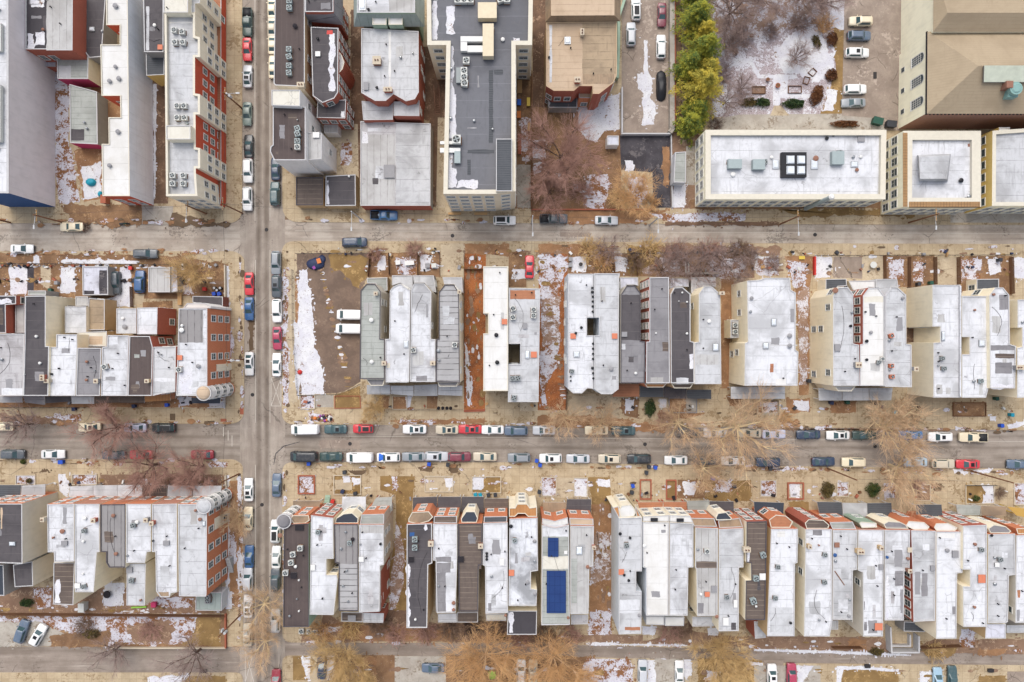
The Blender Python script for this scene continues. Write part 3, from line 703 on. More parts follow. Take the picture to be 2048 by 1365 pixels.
patch('wet_patch', 'wet', [(985, 100), (1080, 100), (1070, 130), (1000, 125)], 0.3)
patch('verge', 'mulch', [(430, 950), (540, 1010), (800, 1020), (1520, 1010), (1560, 1090), (1700, 1095), (1700, 1130), (430, 1125), (300, 1120), (310, 1090), (420, 1060)], 0.3)
patch('verge', 'leaf', [(440, 1020), (800, 1030), (1000, 1060), (1200, 1050), (1200, 1120), (440, 1118)], 0.6)
sm([(430, 1030), (540, 1040), (500, 1070), (430, 1080)], 0.4)
patch('lawn', 'deadgrass', [(253, 1212), (352, 1208), (352, 1350), (253, 1352)], 0.0)
sn([(300, 1215), (352, 1212), (352, 1345), (335, 1340)], 0.2)
patch('driveway', 'conc', [(357, 1205), (470, 1205), (470, 1400), (357, 1400)], 0.0)
sn([(450, 1210), (495, 1210), (492, 1350), (455, 1350)], 0.15)
patch('yard_dirt', 'soil', [(500, 1200), (850, 1205), (850, 1420), (500, 1420)], 0.1)
patch('yard_dirt', 'leaf', [(510, 1230), (740, 1215), (740, 1420), (510, 1420)], 0.5)
sm([(590, 1290), (640, 1280), (640, 1360), (590, 1370)], 0.4)
patch('driveway', 'concgrey', [(850, 1210), (1150, 1210), (1150, 1420), (850, 1420)], 0.0)
patch('yard_dirt', 'soil', [(1150, 1205), (1700, 1205), (1700, 1420), (1150, 1420)], 0.1)
T('c3')
patch('planter_bed', 'snowmix', [(128, 160), (210, 165), (210, 270), (130, 268)], 0.15)
patch('front_yard', 'conc', [(212, 165), (312, 165), (312, 280), (212, 280)], 0.0)
patch('front_yard', 'deadgrass', [(395, 160), (528, 160), (535, 320), (540, 1060), (405, 1060), (435, 690), (420, 285)], 0.05)
sn([(318, 165), (395, 168), (390, 275), (318, 268)], 0.2)
patch('yard_dirt', 'leaf', [(418, 320), (535, 320), (537, 1080), (405, 1080), (410, 690), (436, 680)], 0.0)
sl([(440, 470), (535, 500), (530, 760), (410, 790), (410, 700), (440, 680)], 0.6)
sm([(410, 950), (530, 940), (535, 1110), (400, 1110)], 0.4)
sn([(455, 170), (525, 170), (522, 215), (460, 210)], 0.4)
patch('planter_bed', 'conc', [(708, 178), (765, 178), (765, 285), (708, 285)], 0.0)
patch('planter_bed', 'deadgrass', [(862, 180), (912, 180), (912, 285), (862, 285)], 0.0)
patch('front_yard', 'soil', [(925, 175), (1085, 175), (1085, 285), (925, 285)], 0.1)
sn([(955, 185), (1030, 190), (1025, 265), (965, 260)], 0.4)
patch('front_yard', 'deadgrass', [(1085, 178), (1355, 178), (1355, 300), (1085, 300)], 0.1)
sm([(1145, 180), (1240, 180), (1240, 240), (1150, 245)], 0.4)
patch('planter_bed', 'snowmix', [(1412, 180), (1500, 180), (1500, 270), (1412, 270)], 0.1)
patch('verge', 'mulch', [(0, 1085), (560, 1085), (720, 1090), (720, 1120), (1000, 1060), (1390, 1110), (1540, 1120), (1540, 1165), (980, 1140), (400, 1130), (0, 1135)], 0.3)
patch('yard_dirt', 'alleydark', [(985, 980), (1010, 980), (1010, 1080), (990, 1080)], 0.0)
sn([(720, 1035), (800, 1035), (790, 1085), (720, 1080)], 0.2)
sn([(1100, 1045), (1165, 1040), (1160, 1090), (1105, 1085)], 0.2)
sn([(400, 1128), (720, 1140), (980, 1140), (980, 1150), (400, 1145)], 0.25)
patch('yard_dirt', 'soil', [(-100, 1200), (440, 1215), (440, 1420), (-100, 1420)], 0.2)
sm([(390, 1225), (640, 1228), (665, 1270), (660, 1420), (350, 1420), (360, 1300)], 0.3)
patch('driveway', 'conc', [(668, 1222), (760, 1222), (760, 1420), (668, 1420)], 0.0)
sn([(745, 1232), (840, 1228), (900, 1240), (900, 1420), (750, 1420)], 0.3)
patch('driveway', 'concgrey', [(790, 1225), (960, 1225), (975, 1420), (800, 1420)], 0.3)
sn([(960, 1230), (1000, 1230), (1010, 1300), (975, 1350), (960, 1320)], 0.2)
patch('yard_dirt', 'deadgrass', [(1040, 1225), (1420, 1232), (1420, 1420), (1040, 1420)], 0.3)
sm([(1090, 1290), (1160, 1300), (1150, 1360), (1090, 1380)], 0.5)
sn([(1310, 1245), (1425, 1250), (1425, 1300), (1400, 1262), (1320, 1262)], 0.15)
patch('driveway', 'asphaltpark', [(1430, 1232), (1545, 1235), (1545, 1420), (1430, 1420)], 0.0)
T('c4')
patch('planter_bed', 'conc', [(140, 195), (225, 195), (230, 285), (145, 285)], 0.0)
sn([(150, 200), (210, 200), (205, 280), (155, 275)], 0.15)
patch('front_yard', 'deadgrass', [(140, 305), (262, 305), (262, 360), (160, 360)], 0.1)
patch('planter_bed', 'snowmix', [(425, 190), (490, 190), (490, 270), (430, 270)], 0.1)
sm([(700, 195), (770, 195), (770, 280), (705, 280)], 0.1)
patch('planter_bed', 'mulch', [(890, 205), (970, 205), (970, 295), (895, 295)], 0.15)
patch('wet_patch', 'wet', [(970, 200), (1040, 195), (1040, 240), (1000, 245)], 0.3)
patch('planter_bed', 'deadgrass', [(1182, 210), (1345, 208), (1345, 310), (1190, 315)], 0.05)
sn([(1270, 200), (1345, 205), (1345, 310), (1275, 315), (1300, 250)], 0.25)
patch('planter_bed', 'snowmix', [(1465, 195), (1600, 200), (1600, 320), (1475, 318)], 0.1)
sn([(1105, 112), (1200, 115), (1195, 140), (1115, 140)], 0.2)
sn([(1230, 118), (1340, 110), (1320, 135), (1240, 135)], 0.2)
sm([(20, 108), (260, 104), (255, 118), (30, 122)], 0.25)
patch('verge', 'mulch', [(-100, 1090), (700, 1100), (720, 1165), (880, 1165), (1000, 1110), (1600, 1110), (1600, 1200), (500, 1180), (-100, 1160)], 0.2)
patch('verge', 'leaf', [(500, 1110), (600, 1110), (600, 1180), (500, 1160)], 0.4)
sm([(1150, 1050), (1230, 1050), (1240, 1160), (1150, 1160)], 0.3)
sn([(-60, 1165), (250, 1175), (470, 1180), (860, 1200), (860, 1208), (250, 1190), (-60, 1178)], 0.15)
patch('verge', 'deadgrass', [(890, 1150), (1150, 1140), (1100, 1210), (960, 1215)], 0.4)
patch('verge', 'leaf', [(1240, 1165), (1420, 1165), (1410, 1200), (1250, 1200)], 0.5)
patch('driveway', 'concgrey', [(-60, 1265), (330, 1265), (330, 1420), (-60, 1420)], 0.0)
sn([(190, 1265), (290, 1265), (230, 1350), (225, 1420), (195, 1420)], 0.3)
patch('lawn', 'deadgrass', [(465, 1285), (790, 1290), (780, 1420), (450, 1420)], 0.2)
sn([(425, 1268), (590, 1268), (790, 1290), (792, 1305), (600, 1288), (465, 1290), (440, 1400), (425, 1400)], 0.12)
patch('driveway', 'conc', [(910, 1300), (1140, 1300), (1140, 1420), (910, 1420)], 0.0)
sn([(910, 1300), (990, 1300), (980, 1320), (935, 1400), (912, 1400)], 0.2)
patch('lawn', 'deadgrass', [(1255, 1325), (1420, 1320), (1400, 1420), (1255, 1420)], 0.2)
patch('driveway', 'asphaltpark', [(1425, 1300), (1600, 1300), (1600, 1420), (1425, 1420)], 0.0)
T('f')
for x, y in ((505, 790), (533, 460), (524, 1010), (700, 888), (905, 472), (1290, 889), (1630, 470), (1750, 893)):
    p = P(x, y); m = MB(); m.cyl(p[0], p[1], .0, .027, .38, .38, MATS['iron'], 16); tag(m.build('manhole_cover'), kind='structure')
patch('tyre_mark', 'asphaltdark', [(547, 930), (551, 907), (567, 892), (600, 883.4), (600, 884.6), (568, 893.5), (552.5, 908), (548.2, 930)], 0, .02)
patch('road_patch', 'asphaltpark', [(640, 880), (720, 881), (720, 898), (640, 897)], .1, .02); patch('road_patch', 'asphaltpark', [(1120, 460), (1180, 461), (1180, 474), (1120, 474)], .1, .02); patch('road_patch', 'wet', [(499, 640), (508, 640), (507, 700), (498, 705)], .3, .02)
# ------------------------------------------------------------------ building kit
VOLS = []        # (outline, height): what may stand in front of a wall
WALLS = []       # walls that may carry windows, filled while building
def facing(n): return 'N' if n[1] > 0.71 else 'S' if n[1] < -0.71 else 'E' if n[0] > 0 else 'W'
def parse_walls(s):
    d = {}
    for t in s.split(','):
        if '=' in t: k, v = t.split('='); d[k] = v
        else: d['*'] = t
    return d
def volume(parent, wall_name, roof_name, poly, h, rmat, wmat, win=None, coping='coping', pw=0.17, ph=0.16, z0=0.0, wsize=(0.95, 1.6), windows=True):
    """walls with a parapet cap and a sunk roof deck; outline in metres, counter-clockwise"""
    poly = ccw(poly); n = len(poly); wm = parse_walls(wmat)
    inn = inset(poly, pw); ymx = max(p[1] for p in poly); ymn = min(p[1] for p in poly)      # the front material stays off the rear light wells
    m = MB()
    for i in range(n):
        a, b = poly[i], poly[(i+1) % n]; d = Vector((b[0]-a[0], b[1]-a[1])); L = d.length
        if L < 0.02: continue
        nn = (d.y / L, -d.x / L); fc = facing(nn)
        m.face([(a[0],a[1],z0),(b[0],b[1],z0),(b[0],b[1],h),(a[0],a[1],h)], MATS[wm['*'] if fc == 'N' and (a[1]+b[1])/2 < ymx - .4*(ymx - ymn) else wm.get(fc, wm['*'])])
        if windows: WALLS.append((parent, a, b, nn, fc, h, win or {}, wsize, poly, z0))
    wo = m.build(wall_name, parent)
    m = MB()
    for i in range(n):
        j = (i+1) % n; a, b, e, f = poly[i], poly[j], inn[j], inn[i]
        m.face([(a[0],a[1],h),(b[0],b[1],h),(e[0],e[1],h),(f[0],f[1],h)], MATS[coping])
        m.face([(f[0],f[1],h),(e[0],e[1],h),(e[0],e[1],h-ph),(f[0],f[1],h-ph)], MATS[coping])
    m.face([(p[0], p[1], h-ph) for p in inn], MATS[rmat])
    m.build(roof_name, parent)
    VOLS.append((poly, h))
def local(parent, pts):
    return [(p[0] - parent.location.x, p[1] - parent.location.y) for p in pts]

# shared fittings ----------------------------------------------------
_SH = {}
def shared(key, fn):
    if key not in _SH: _SH[key] = fn()
    return _SH[key]
def me_window(w, h):
    m = MB(); f = MATS['frame']; t = 0.15
    m.box(-w/2-t, -0.02, -0.08, w/2+t, 0.14, 0.0, f); m.box(-w/2-t, -0.02, h, w/2+t, 0.10, h+t, f)
    m.box(-w/2-t, -0.02, 0, -w/2, 0.07, h, f); m.box(w/2, -0.02, 0, w/2+t, 0.07, h, f)
    m.box(-w/2, -0.02, h*0.5-0.03, w/2, 0.05, h*0.5+0.03, f); m.box(-0.02, -0.02, 0, 0.02, 0.045, h*0.5-0.03, f)
    return m.mesh('window')
def me_pane(w, h):
    m = MB(); m.box(-w/2, -0.02, 0, w/2, 0.02, h, MATS['windowglass']); return m.mesh('pane')
def me_ac(mat):
    m = MB(); k = MATS[mat]; m.box(-.55, -.45, -.02, -.43, .45, .1, MATS['wood']); m.box(.43, -.45, -.02, .55, .45, .1, MATS['wood'])
    m.box(-.45, -.45, .1, .45, .45, .85, k)
    m.box(-.47, -.47, .82, .47, .47, .88, k); 
    return m.mesh('ac_unit')
def me_fan():
    m = MB(); m.cyl(0, 0, .885, .90, .39, .39, MATS['black'], 20)
    for i in range(4):
        a = i*math.pi/2 + .4
        m.face([(.07*math.cos(a-.9), .07*math.sin(a-.9), .93), (.36*math.cos(a-.28), .36*math.sin(a-.28), .925), (.36*math.cos(a+.28), .36*math.sin(a+.28), .94), (.07*math.cos(a+.9), .07*math.sin(a+.9), .935)], MATS['acgrey'])
    m.cyl(0, 0, .90, .96, .09, .07, MATS['acgrey'], 10)
    return m.mesh('fan')
def me_vent(r, mat):
    m = MB(); m.cyl(0, 0, -.02, .4, r*.8, r*.75, MATS[mat], 12, False); m.cyl(0, 0, .40, .52, r*1.15, r*.5, MATS[mat], 12); return m.mesh('vent', False)
def me_chim(w, d, mat):
    m = MB(); k = MATS[mat]; m.box(-w/2, -d/2, -.1, w/2, d/2, 1.0, k); m.box(-w/2-.07, -d/2-.07, 1.0, w/2+.07, d/2+.07, 1.12, MATS['kerbstone'])
    nf = 2 if max(w, d) > .9 else 1
    for i in range(nf):
        o = (i - (nf-1)/2) * .5
        x, y = (o, 0) if w >= d else (0, o)
        m.cyl(x, y, 1.12, 1.4, .14, .12, MATS['terracotta'], 10); m.cyl(x, y, 1.401, 1.404, .09, .09, MATS['black'], 10)
    return m.mesh('chimney')
def me_hatch(w, d, mat):
    m = MB(); m.box(-w/2, -d/2, -.02, w/2, d/2, .28, MATS['hatchgrey']); m.box(-w/2-.06, -d/2-.06, .28, w/2+.06, d/2+.06, .36, MATS[mat]); return m.mesh('roof_hatch')
def me_sky(w, d):
    m = MB(); m.box(-w/2-.08, -d/2-.08, -.02, w/2+.08, d/2+.08, .22, MATS['steel'])
    a = [(-w/2,-d/2,.22),(w/2,-d/2,.22),(w/2,d/2,.22),(-w/2,d/2,.22)]; b_ = [(-w/3,-d/3,.38),(w/3,-d/3,.38),(w/3,d/3,.38),(-w/3,d/3,.38)]
    m.grid([a, b_], MATS['skyglass'], True); m.face(b_, MATS['skyglass']); return m.mesh('skylight')
def ac_on(parent, x, y, z, mat='acwhite', rz=None, s=1.0):
    o = mesh_obj('ac_unit', shared('ac' + mat, lambda: me_ac(mat)), parent, (x, y, z), (random.choice((0, .1, -.12, .3, 1.57)) if rz is None else rz))
    o.scale = (s, s, s); mesh_obj('fan', shared('fan', me_fan), o); return o
def fit(parent, spec, h, zr):
    """roof fittings: 'ac x y; vent x y; chim x y w d; hatch x y w d mat; sky x y w d; patch x0 y0 x1 y1 mat; duct x0 y0 x1 y1'"""
    k = 0
    for s in [q.strip() for q in spec.split(';') if q.strip()]:
        t = s.split(); typ = t[0]; v = [float(q) for q in t[1:] if q.replace('.', '').replace('-', '').isdigit()]; mt = [q for q in t[1:] if not q.replace('.', '').replace('-', '').isdigit()]
        x, y = P(v[0], v[1], zr); lx, ly = x - parent.location.x, y - parent.location.y
        if typ == 'ac': ac_on(parent, lx, ly, zr, mt[0] if mt else 'acwhite', None, v[2] if len(v) > 2 else 1.0)
        elif typ == 'vent':
            r = .78*(v[2] if len(v) > 2 else .2); q = mt[0] if mt else 'steel'
            mesh_obj('roof_vent', shared(('v', r, q), lambda: me_vent(r, q)), parent, (lx, ly, zr))
        elif typ == 'chim': mesh_obj('chimney', shared(('c', v[2], v[3], mt[0] if mt else 'rbrick'), lambda: me_chim(v[2], v[3], mt[0] if mt else 'rbrick')), parent, (lx, ly, zr))
        elif typ == 'hatch': mesh_obj('roof_hatch', shared(('h', v[2], v[3], mt[0]), lambda: me_hatch(v[2], v[3], mt[0])), parent, (lx, ly, zr))
        elif typ == 'sky': mesh_obj('skylight', shared(('s', v[2], v[3]), lambda: me_sky(v[2], v[3])), parent, (lx, ly, zr))
        elif typ == 'patch':
            a = P(v[0], v[1], zr); b_ = P(v[2], v[3], zr); k += 1
            x0, x1 = sorted((a[0], b_[0])); y0, y1 = sorted((a[1], b_[1]))
            pl = ragged([(x0, y0), (x1, y0), (x1, y1), (x0, y1)], .45 if mt[0] in ('snow',) else .12, .25, int(v[0]*7 + v[1]))
            m = MB(); m.face([(p[0]-parent.location.x, p[1]-parent.location.y, zr + .004*k) for p in pl], MATS[mt[0]])
            m.build('snow_drift' if mt[0] == 'snow' else 'roof_patch', parent)
        elif typ == 'duct':
            a = P(v[0], v[1], zr); b_ = P(v[2], v[3], zr); x0, x1 = sorted((a[0], b_[0])); y0, y1 = sorted((a[1], b_[1]))
            hh = v[4] if len(v) > 4 else .6
            m = MB(); lo = parent.location; q = MATS[mt[0] if mt else 'acwhite']
            m.box(x0-lo.x, y0-lo.y, zr+.15, x1-lo.x, y1-lo.y, zr+.15+hh, q)
            for (fx, fy) in ((.12, .15), (.88, .15), (.12, .85), (.88, .85)):
                cx, cy = x0+(x1-x0)*fx-lo.x, y0+(y1-y0)*fy-lo.y; m.box(cx-.05, cy-.05, zr-.02, cx+.05, cy+.05, zr+.15, MATS['steel'])
            m.build('air_handler' if hh > .5 else 'duct', parent)
BN = [0]
DEFWIN = {'N': 'd', 'S': 'd', 'E': 's', 'W': 's'}
def H(label, h, rmat, wmat, poly, acc='', ext=(), win=None, name='row_house', cat='row house', group=None, coping='coping', pw=0.17, ph=0.16, wsize=(1.05, 1.75)):
    BN[0] += 1; h = h + 0.013 * (BN[0] % 11)
    wp = ccw([P(x, y, h) for x, y in poly])
    cx = sum(p[0] for p in wp)/len(wp); cy = sum(p[1] for p in wp)/len(wp)
    root = empty(name, (cx, cy, 0)); tag(root, label, cat, group)
    wd = dict(DEFWIN)
    if win is not None:
        wd = {}
        for q in win.split(','):
            if q: wd[q[0]] = q[2]
    volume(root, 'wall', 'roof', local(root, wp), h, rmat, wmat, wd, coping, pw, ph, wsize=wsize)
    VOLS[-1] = (wp, h)
    if acc: fit(root, acc, h, h - ph)
    if 'house' in cat: wear(root, inset(local(root, wp), .5), h - ph, rmat)
    for e in ext: extend(root, wd, wsize, *e)
    return root
WR = random.Random(21)
def wear(root, inn, z, rmat):
    """small repairs, pipes and loose cables that every old roof collects"""
    xs = [p[0] for p in inn]; ys = [p[1] for p in inn]; pick = lambda: (WR.uniform(min(xs), max(xs)), WR.uniform(min(ys), max(ys)))
    dark = rmat in ('dark', 'brown', 'browny', 'midgrey', 'ribbedv', 'darksnow')
    for i in range(WR.randint(2, 5)):
        x, y = pick(); a, b_ = WR.uniform(.25, 1.1), WR.uniform(.25, 1.6)
        if not all(inside((x + i_*a, y + j_*b_), inn) for i_ in (-1, 1) for j_ in (-1, 1)): continue
        m = MB(); m.face([(q[0], q[1], z + .002 + .0004*i) for q in ragged([(x-a, y-b_), (x+a, y-b_), (x+a, y+b_), (x-a, y+b_)], .22, .25, WR.randint(0, 9999))], MATS[WR.choice(['browny', 'midgrey', 'dark'] if dark else ['lightgrey', 'palegrey', 'mottled', 'whiteworn', 'hatchgrey'])]); m.build('roof_patch', root)
    for i in range(WR.randint(1, 3)):
        p = pick()
        if inside(p, inn): mesh_obj('roof_vent', shared(('v', .13, 'blackmatt'), lambda: me_vent(.13, 'blackmatt')), root, (*p, z))
    p, q = pick(), pick()
    if inside(p, inn) and inside(q, inn) and WR.random() < .6:
        m = MB(); p, q = Vector(p), Vector(q); n = Vector((-(q-p).y, (q-p).x)) * WR.uniform(-.25, .25); pts = [p.lerp(q, t/8) + n*math.sin(t/8*3.14) + Vector((WR.uniform(-.08, .08), WR.uniform(-.08, .08))) for t in range(9)]
        if all(inside(tuple(t), inn) for t in pts):
            for a, b_ in zip(pts, pts[1:]): m.tube((*a, z + .03), (*b_, z + .03), .03, .03, MATS['blackmatt'], 4)
            m.build('roof_cable', root)
def extend(root, wd, wsize, kind, *a):
    if kind in ('rear_extension', 'bay_window', 'penthouse', 'wing', 'stair_tower', 'cornice_block'):
        h, rm, wm, poly = a[:4]; acc = a[4] if len(a) > 4 else ''
        BN[0] += 1; h += 0.011 * (BN[0] % 7) + .003
        wp = ccw([P(x, y, h) for x, y in poly])
        e = empty(kind, (0, 0, 0)); e.parent = root
        # joined as one part: walls and roof of the extension
        n = len(wp); lp = local(root, wp); inn = inset(lp, .14); m = MB(); w_ = parse_walls(wm); cp = 'coping' if kind != 'bay_window' else 'copingcream'
        for i in range(n):
            p, q = lp[i], lp[(i+1) % n]; d = Vector((q[0]-p[0], q[1]-p[1])); L = d.length
            if L < .02: continue
            nn = (d.y/L, -d.x/L); fc = facing(nn)
            m.face([(p[0],p[1],0),(q[0],q[1],0),(q[0],q[1],h),(p[0],p[1],h)], MATS[w_.get(fc, w_['*'])])
            m.face([(p[0],p[1],h),(q[0],q[1],h),(*inn[(i+1) % n],h),(*inn[i],h)], MATS[cp])
            m.face([(*inn[i],h),(*inn[(i+1) % n],h),(*inn[(i+1) % n],h-.12),(*inn[i],h-.12)], MATS[cp])
            WALLS.append((root, p, q, nn, fc, h, wd, wsize, lp, 0))
        m.face([(*p, h-.12) for p in inn], MATS[rm])
        bpy.data.objects.remove(e)
        m.build(kind, root)
        VOLS.append((wp, h))
        if acc: fit(root, acc, h, h - .12)
    elif kind == 'porch':
        h, rm, poly = a[:3]; post = a[3] if len(a) > 3 else 'white_paint'
        wp = local(root, ccw([P(x, y, h) for x, y in poly])); BN[0] += 1; h += .009 * (BN[0] % 6)
        m = MB(); m.prism(wp, h-.22, h-.02, MATS['frame'], True, MATS[rm], True); o = m.build('porch_roof', root)
        ip = inset(wp, .25); m2 = MB()
        for p in ip:
            mm = MB(); mm.box(p[0]-.07, p[1]-.07, 0.05, p[0]+.07, p[1]+.07, h-.22, MATS[post]); mm.build('post', o)
        VOLS.append(([(p[0]+root.location.x, p[1]+root.location.y) for p in wp], h))
    elif kind == 'frustum':
        nm, z0, z1, mat, lo_, hi_ = a[:6]; tm = a[6] if len(a) > 6 else mat
        A = local(root, ccw([P(x, y, z0) for x, y in lo_])); B = local(root, ccw([P(x, y, z1) for x, y in hi_]))
        m = MB(); m.grid([[(*p, z0) for p in A], [(*p, z1) for p in B]], MATS[mat], True); m.face([(*p, z1) for p in B], MATS[tm]); m.face([(*p, z0) for p in A][::-1], MATS[mat]); m.build(nm, root)
    elif kind == 'turret':
        h, rm, wm, x, y, r = a[:6]; cap = a[6] if len(a) > 6 else .5
        cx, cy = P(x, y, h); lx, ly = cx - root.location.x, cy - root.location.y
        pl = [(lx + r*math.cos(i*math.pi/5 + .2), ly + r*math.sin(i*math.pi/5 + .2)) for i in range(10)]
        m = MB(); m.prism(pl, 0, 2.6, MATS['obrick'], False); m.prism(pl, 2.6, h, MATS[wm], True, MATS['coping']); m.cyl(lx, ly, h-.25, h+.05, r*1.08, r*1.08, MATS['coping'], 20)
        o = m.build('turret', root)
        m = MB(); rows = []
        for k in range(5):
            t = k / 4 * math.pi / 2; rr = r*.92*math.cos(t) + .02; rows.append([(lx + rr*math.cos(i*math.pi/10), ly + rr*math.sin(i*math.pi/10), h + .05 + cap*math.sin(t)) for i in range(20)])
        m.grid(rows, MATS[rm], True); m.build('turret_cap', o, smooth=True)
        for i in range(10):
            p, q = pl[i], pl[(i+1) % 10]; d = Vector((q[0]-p[0], q[1]-p[1])); L = d.length; nn = (d.y/L, -d.x/L)
            WALLS.append((root, p, q, nn, facing(nn), h, {'N': 'd', 'S': 'd', 'E': 'd', 'W': 'd'}, (.5, 1.5), pl, 0))
        VOLS.append(([(p[0]+root.location.x, p[1]+root.location.y) for p in pl], h))
    elif kind == 'stoop':
        poly, nst, mat = a[:3]
        # steps climb from the first edge to the opposite edge of the quad
        p = [Vector(q) for q in local(root, [P(x, y, .5) for x, y in poly])]
        m = MB()
        for i in range(nst):
            t0, t1 = i/nst, 1.0
            q = ccw([tuple(p[0].lerp(p[3], t0)), tuple(p[1].lerp(p[2], t0)), tuple(p[1].lerp(p[2], (i+1)/nst)), tuple(p[0].lerp(p[3], (i+1)/nst))])
            m.prism(q, .1, .12 + .17*(i+1), MATS[mat], True)
        m.build('steps', root)
def make_windows():
    rnd = random.Random(5)
    cnt = {}
    for (root, a, b, nn, fc, h, wd, ws, own, z0) in WALLS:
        mode = wd.get(fc)
        if not mode: continue
        L = math.hypot(b[0]-a[0], b[1]-a[1]); w, hh = ws
        if L < w + .3: continue
        gx, gy = root.location.x, root.location.y
        mid = ((a[0]+b[0])/2 + gx, (a[1]+b[1])/2 + gy)
        if -(nn[0]*mid[0] + nn[1]*mid[1]) < -10.0: continue
        nc = max(1, int(L / (w + (.72 if mode == 'd' else 1.9 if mode == 'm' else 2.4))))
        nf = max(1, int((h - z0 - .5) / 3.0))
        for f in range(nf):
            z = z0 + 1.0 + 3.0*f
            if z + hh > h - .35: continue
            for k in range(nc):
                if cnt.get(root.name, 0) >= 96: break
                t = (k + .5) / nc
                if mode == 's':
                    if rnd.random() > .45: continue
                    t += rnd.uniform(-.1, .1) / nc
                x, y = a[0] + (b[0]-a[0])*t, a[1] + (b[1]-a[1])*t
                q = (x + nn[0]*.7 + gx, y + nn[1]*.7 + gy)
                if any(hv > z + .4 and inside(q, pl) for pl, hv in VOLS): continue
                o = mesh_obj('window', shared(('w', w, hh), lambda: me_window(w, hh)), root, (x, y, z), math.atan2(nn[1], nn[0]) - math.pi/2)
                mesh_obj('pane', shared(('p', w, hh), lambda: me_pane(w, hh)), o)
                cnt[root.name] = cnt.get(root.name, 0) + 1
# ------------------------------------------------------------------ buildings: north-west block
T('a1')
H('long pale grey hall with lilac metal side wall in the top left corner', 12.7, 'white', 'lilacwall,S=bluepaint',
  [(-250, -150), (50, -150), (52, 1148), (-250, 1148)], 'duct -60 150 25 315 .7; duct -60 515 25 850 .8; vent -8 885 .4; vent 0 60 .3', win='', name='hall', cat='hall', pw=.3,
  ext=[('frustum', 'eave', 12.6, 12.8, MATS and 'coping', [(38, -150), (52, -150), (54, 1150), (38, 1150)], [(40, -150), (50, -150), (52, 1148), (40, 1148)])])
H('brick house with patchy snow on dark roof beside the long hall', 8.6, 'darksnow', 'rbrick',
  [(150, -80), (432, -80), (430, 300), (275, 300), (275, 294), (150, 294)], 'patch 165 200 200 290 snow; patch 205 190 262 270 snow; patch 185 0 260 40 snow; patch 276 -70 428 296 lightgrey; vent 262 180 .3 terracotta', win='E:d,S:d', name='brick_house', cat='house')
H('low dark-roofed back building between the brick house and the cream terrace', 4.6, 'dark', 'greywall',
  [(498, -80), (632, -80), (602, 338), (530, 345), (500, 306)], 'sky 548 176 .9 .7; vent 612 190 .3', win='', name='back_building', cat='outbuilding')
H('small square annexe with a grey roof and magenta south wall', 4.4, 'greygreen', 'creamwall,S=magenta',
  [(335, 320), (525, 320), (523, 470), (340, 470)], 'patch 345 390 420 465 white', win='', name='annexe', cat='outbuilding')
H('long low weathered grey shed with a black roof repair in the snowy strip', 3.6, 'greygreen', 'greywall,S=magenta',
  [(412, 500), (575, 545), (580, 858), (415, 850)], 'patch 420 768 500 835 dark; vent 505 730 .3; vent 520 765 .3', win='', name='shed', cat='shed')
H('tiny lean-to with snow on its dark roof beside the magenta annexe', 2.8, 'snowroof', 'rbrick', [(220, 332), (330, 332), (330, 398), (225, 394)], win='', name='shed', cat='shed')
H('long stepped cream-roofed terrace with a pale blue-grey panel wall', 8.6, 'whiteclean', 'creamwall,E=bluewall,S=redpanel',
  [(630, -80), (757, -80), (770, 1165), (608, 1165), (603, 855), (645, 855), (643, 697), (715, 697), (712, 570), (602, 570), (595, 265), (710, 265), (710, 150), (630, 150)],
  'vent 690 40 .55 hatchgrey; vent 655 485 .45 hatchgrey; vent 710 470 .5 hatchgrey; vent 690 400 .4 hatchgrey; vent 705 785 .5 hatchgrey; vent 655 985 .45 hatchgrey', win='S:d', name='terrace_block', cat='terrace', coping='copingcream')
H('dark roof with a snow streak between the panel wall and the red and ivory flats', 8.0, 'dark', 'greywall',
  [(848, -80), (970, -80), (970, 310), (855, 310)], 'vent 922 155 .35 white_paint; patch 868 40 885 300 palegrey; hatch 955 285 .8 .8 hatchorange', win='', name='row_house',
  ext=[('rear_extension', 5.6, 'charcoal', 'greywall,S=ochre', [(865, 316), (973, 316), (975, 445), (868, 450)], '')])
H('red and ivory stepped apartment block beside the side street', 11.6, 'palegrey', 'ivory,W=beige',
  [(975, 76), (985, 1165), (1172, 1165), (1162, 1030), (1162, 1000), (1188, 1000), (1187, 880), (1162, 876), (1160, 680), (1187, 680), (1186, 560), (1157, 556), (1157, 340), (1187, 340), (1186, 222), (1157, 215), (1157, 76)],
  'ac 1045 190; ac 1090 200; ac 1048 262; ac 1095 262; ac 1062 637; ac 1102 637; ac 1062 707; ac 1105 707; ac 1035 1048; ac 1098 1048; ac 1035 1096; ac 1098 1096; patch 1000 130 1140 140 whiteclean; vent 1115 738 .3 acgrey', win='E:d,S:d', name='apartment_block', cat='apartment block', coping='copingcream', pw=.4, ph=.7, wsize=(1.0, 1.5),
  ext=[('stair_tower', 12.9, 'cream', 'ivory', [(968, -90), (1116, -90), (1116, 75), (970, 75)], 'vent 995 50 .15 black'),
       ('stair_tower', 13.2, 'cream', 'ivory', [(985, 745), (1130, 745), (1130, 828), (987, 828)], ''),
       ('wing', 2.3, 'rustroof', 'redpanel', [(1100, -90), (1313, -90), (1313, 1180), (1306, 1218), (1100, 1208)], ''), ('wing', 11.5, 'palegrey', 'ivory', [(1117, -90), (1186, -90), (1186, 20), (1157, 22), (1157, 74), (1117, 74)], '')])
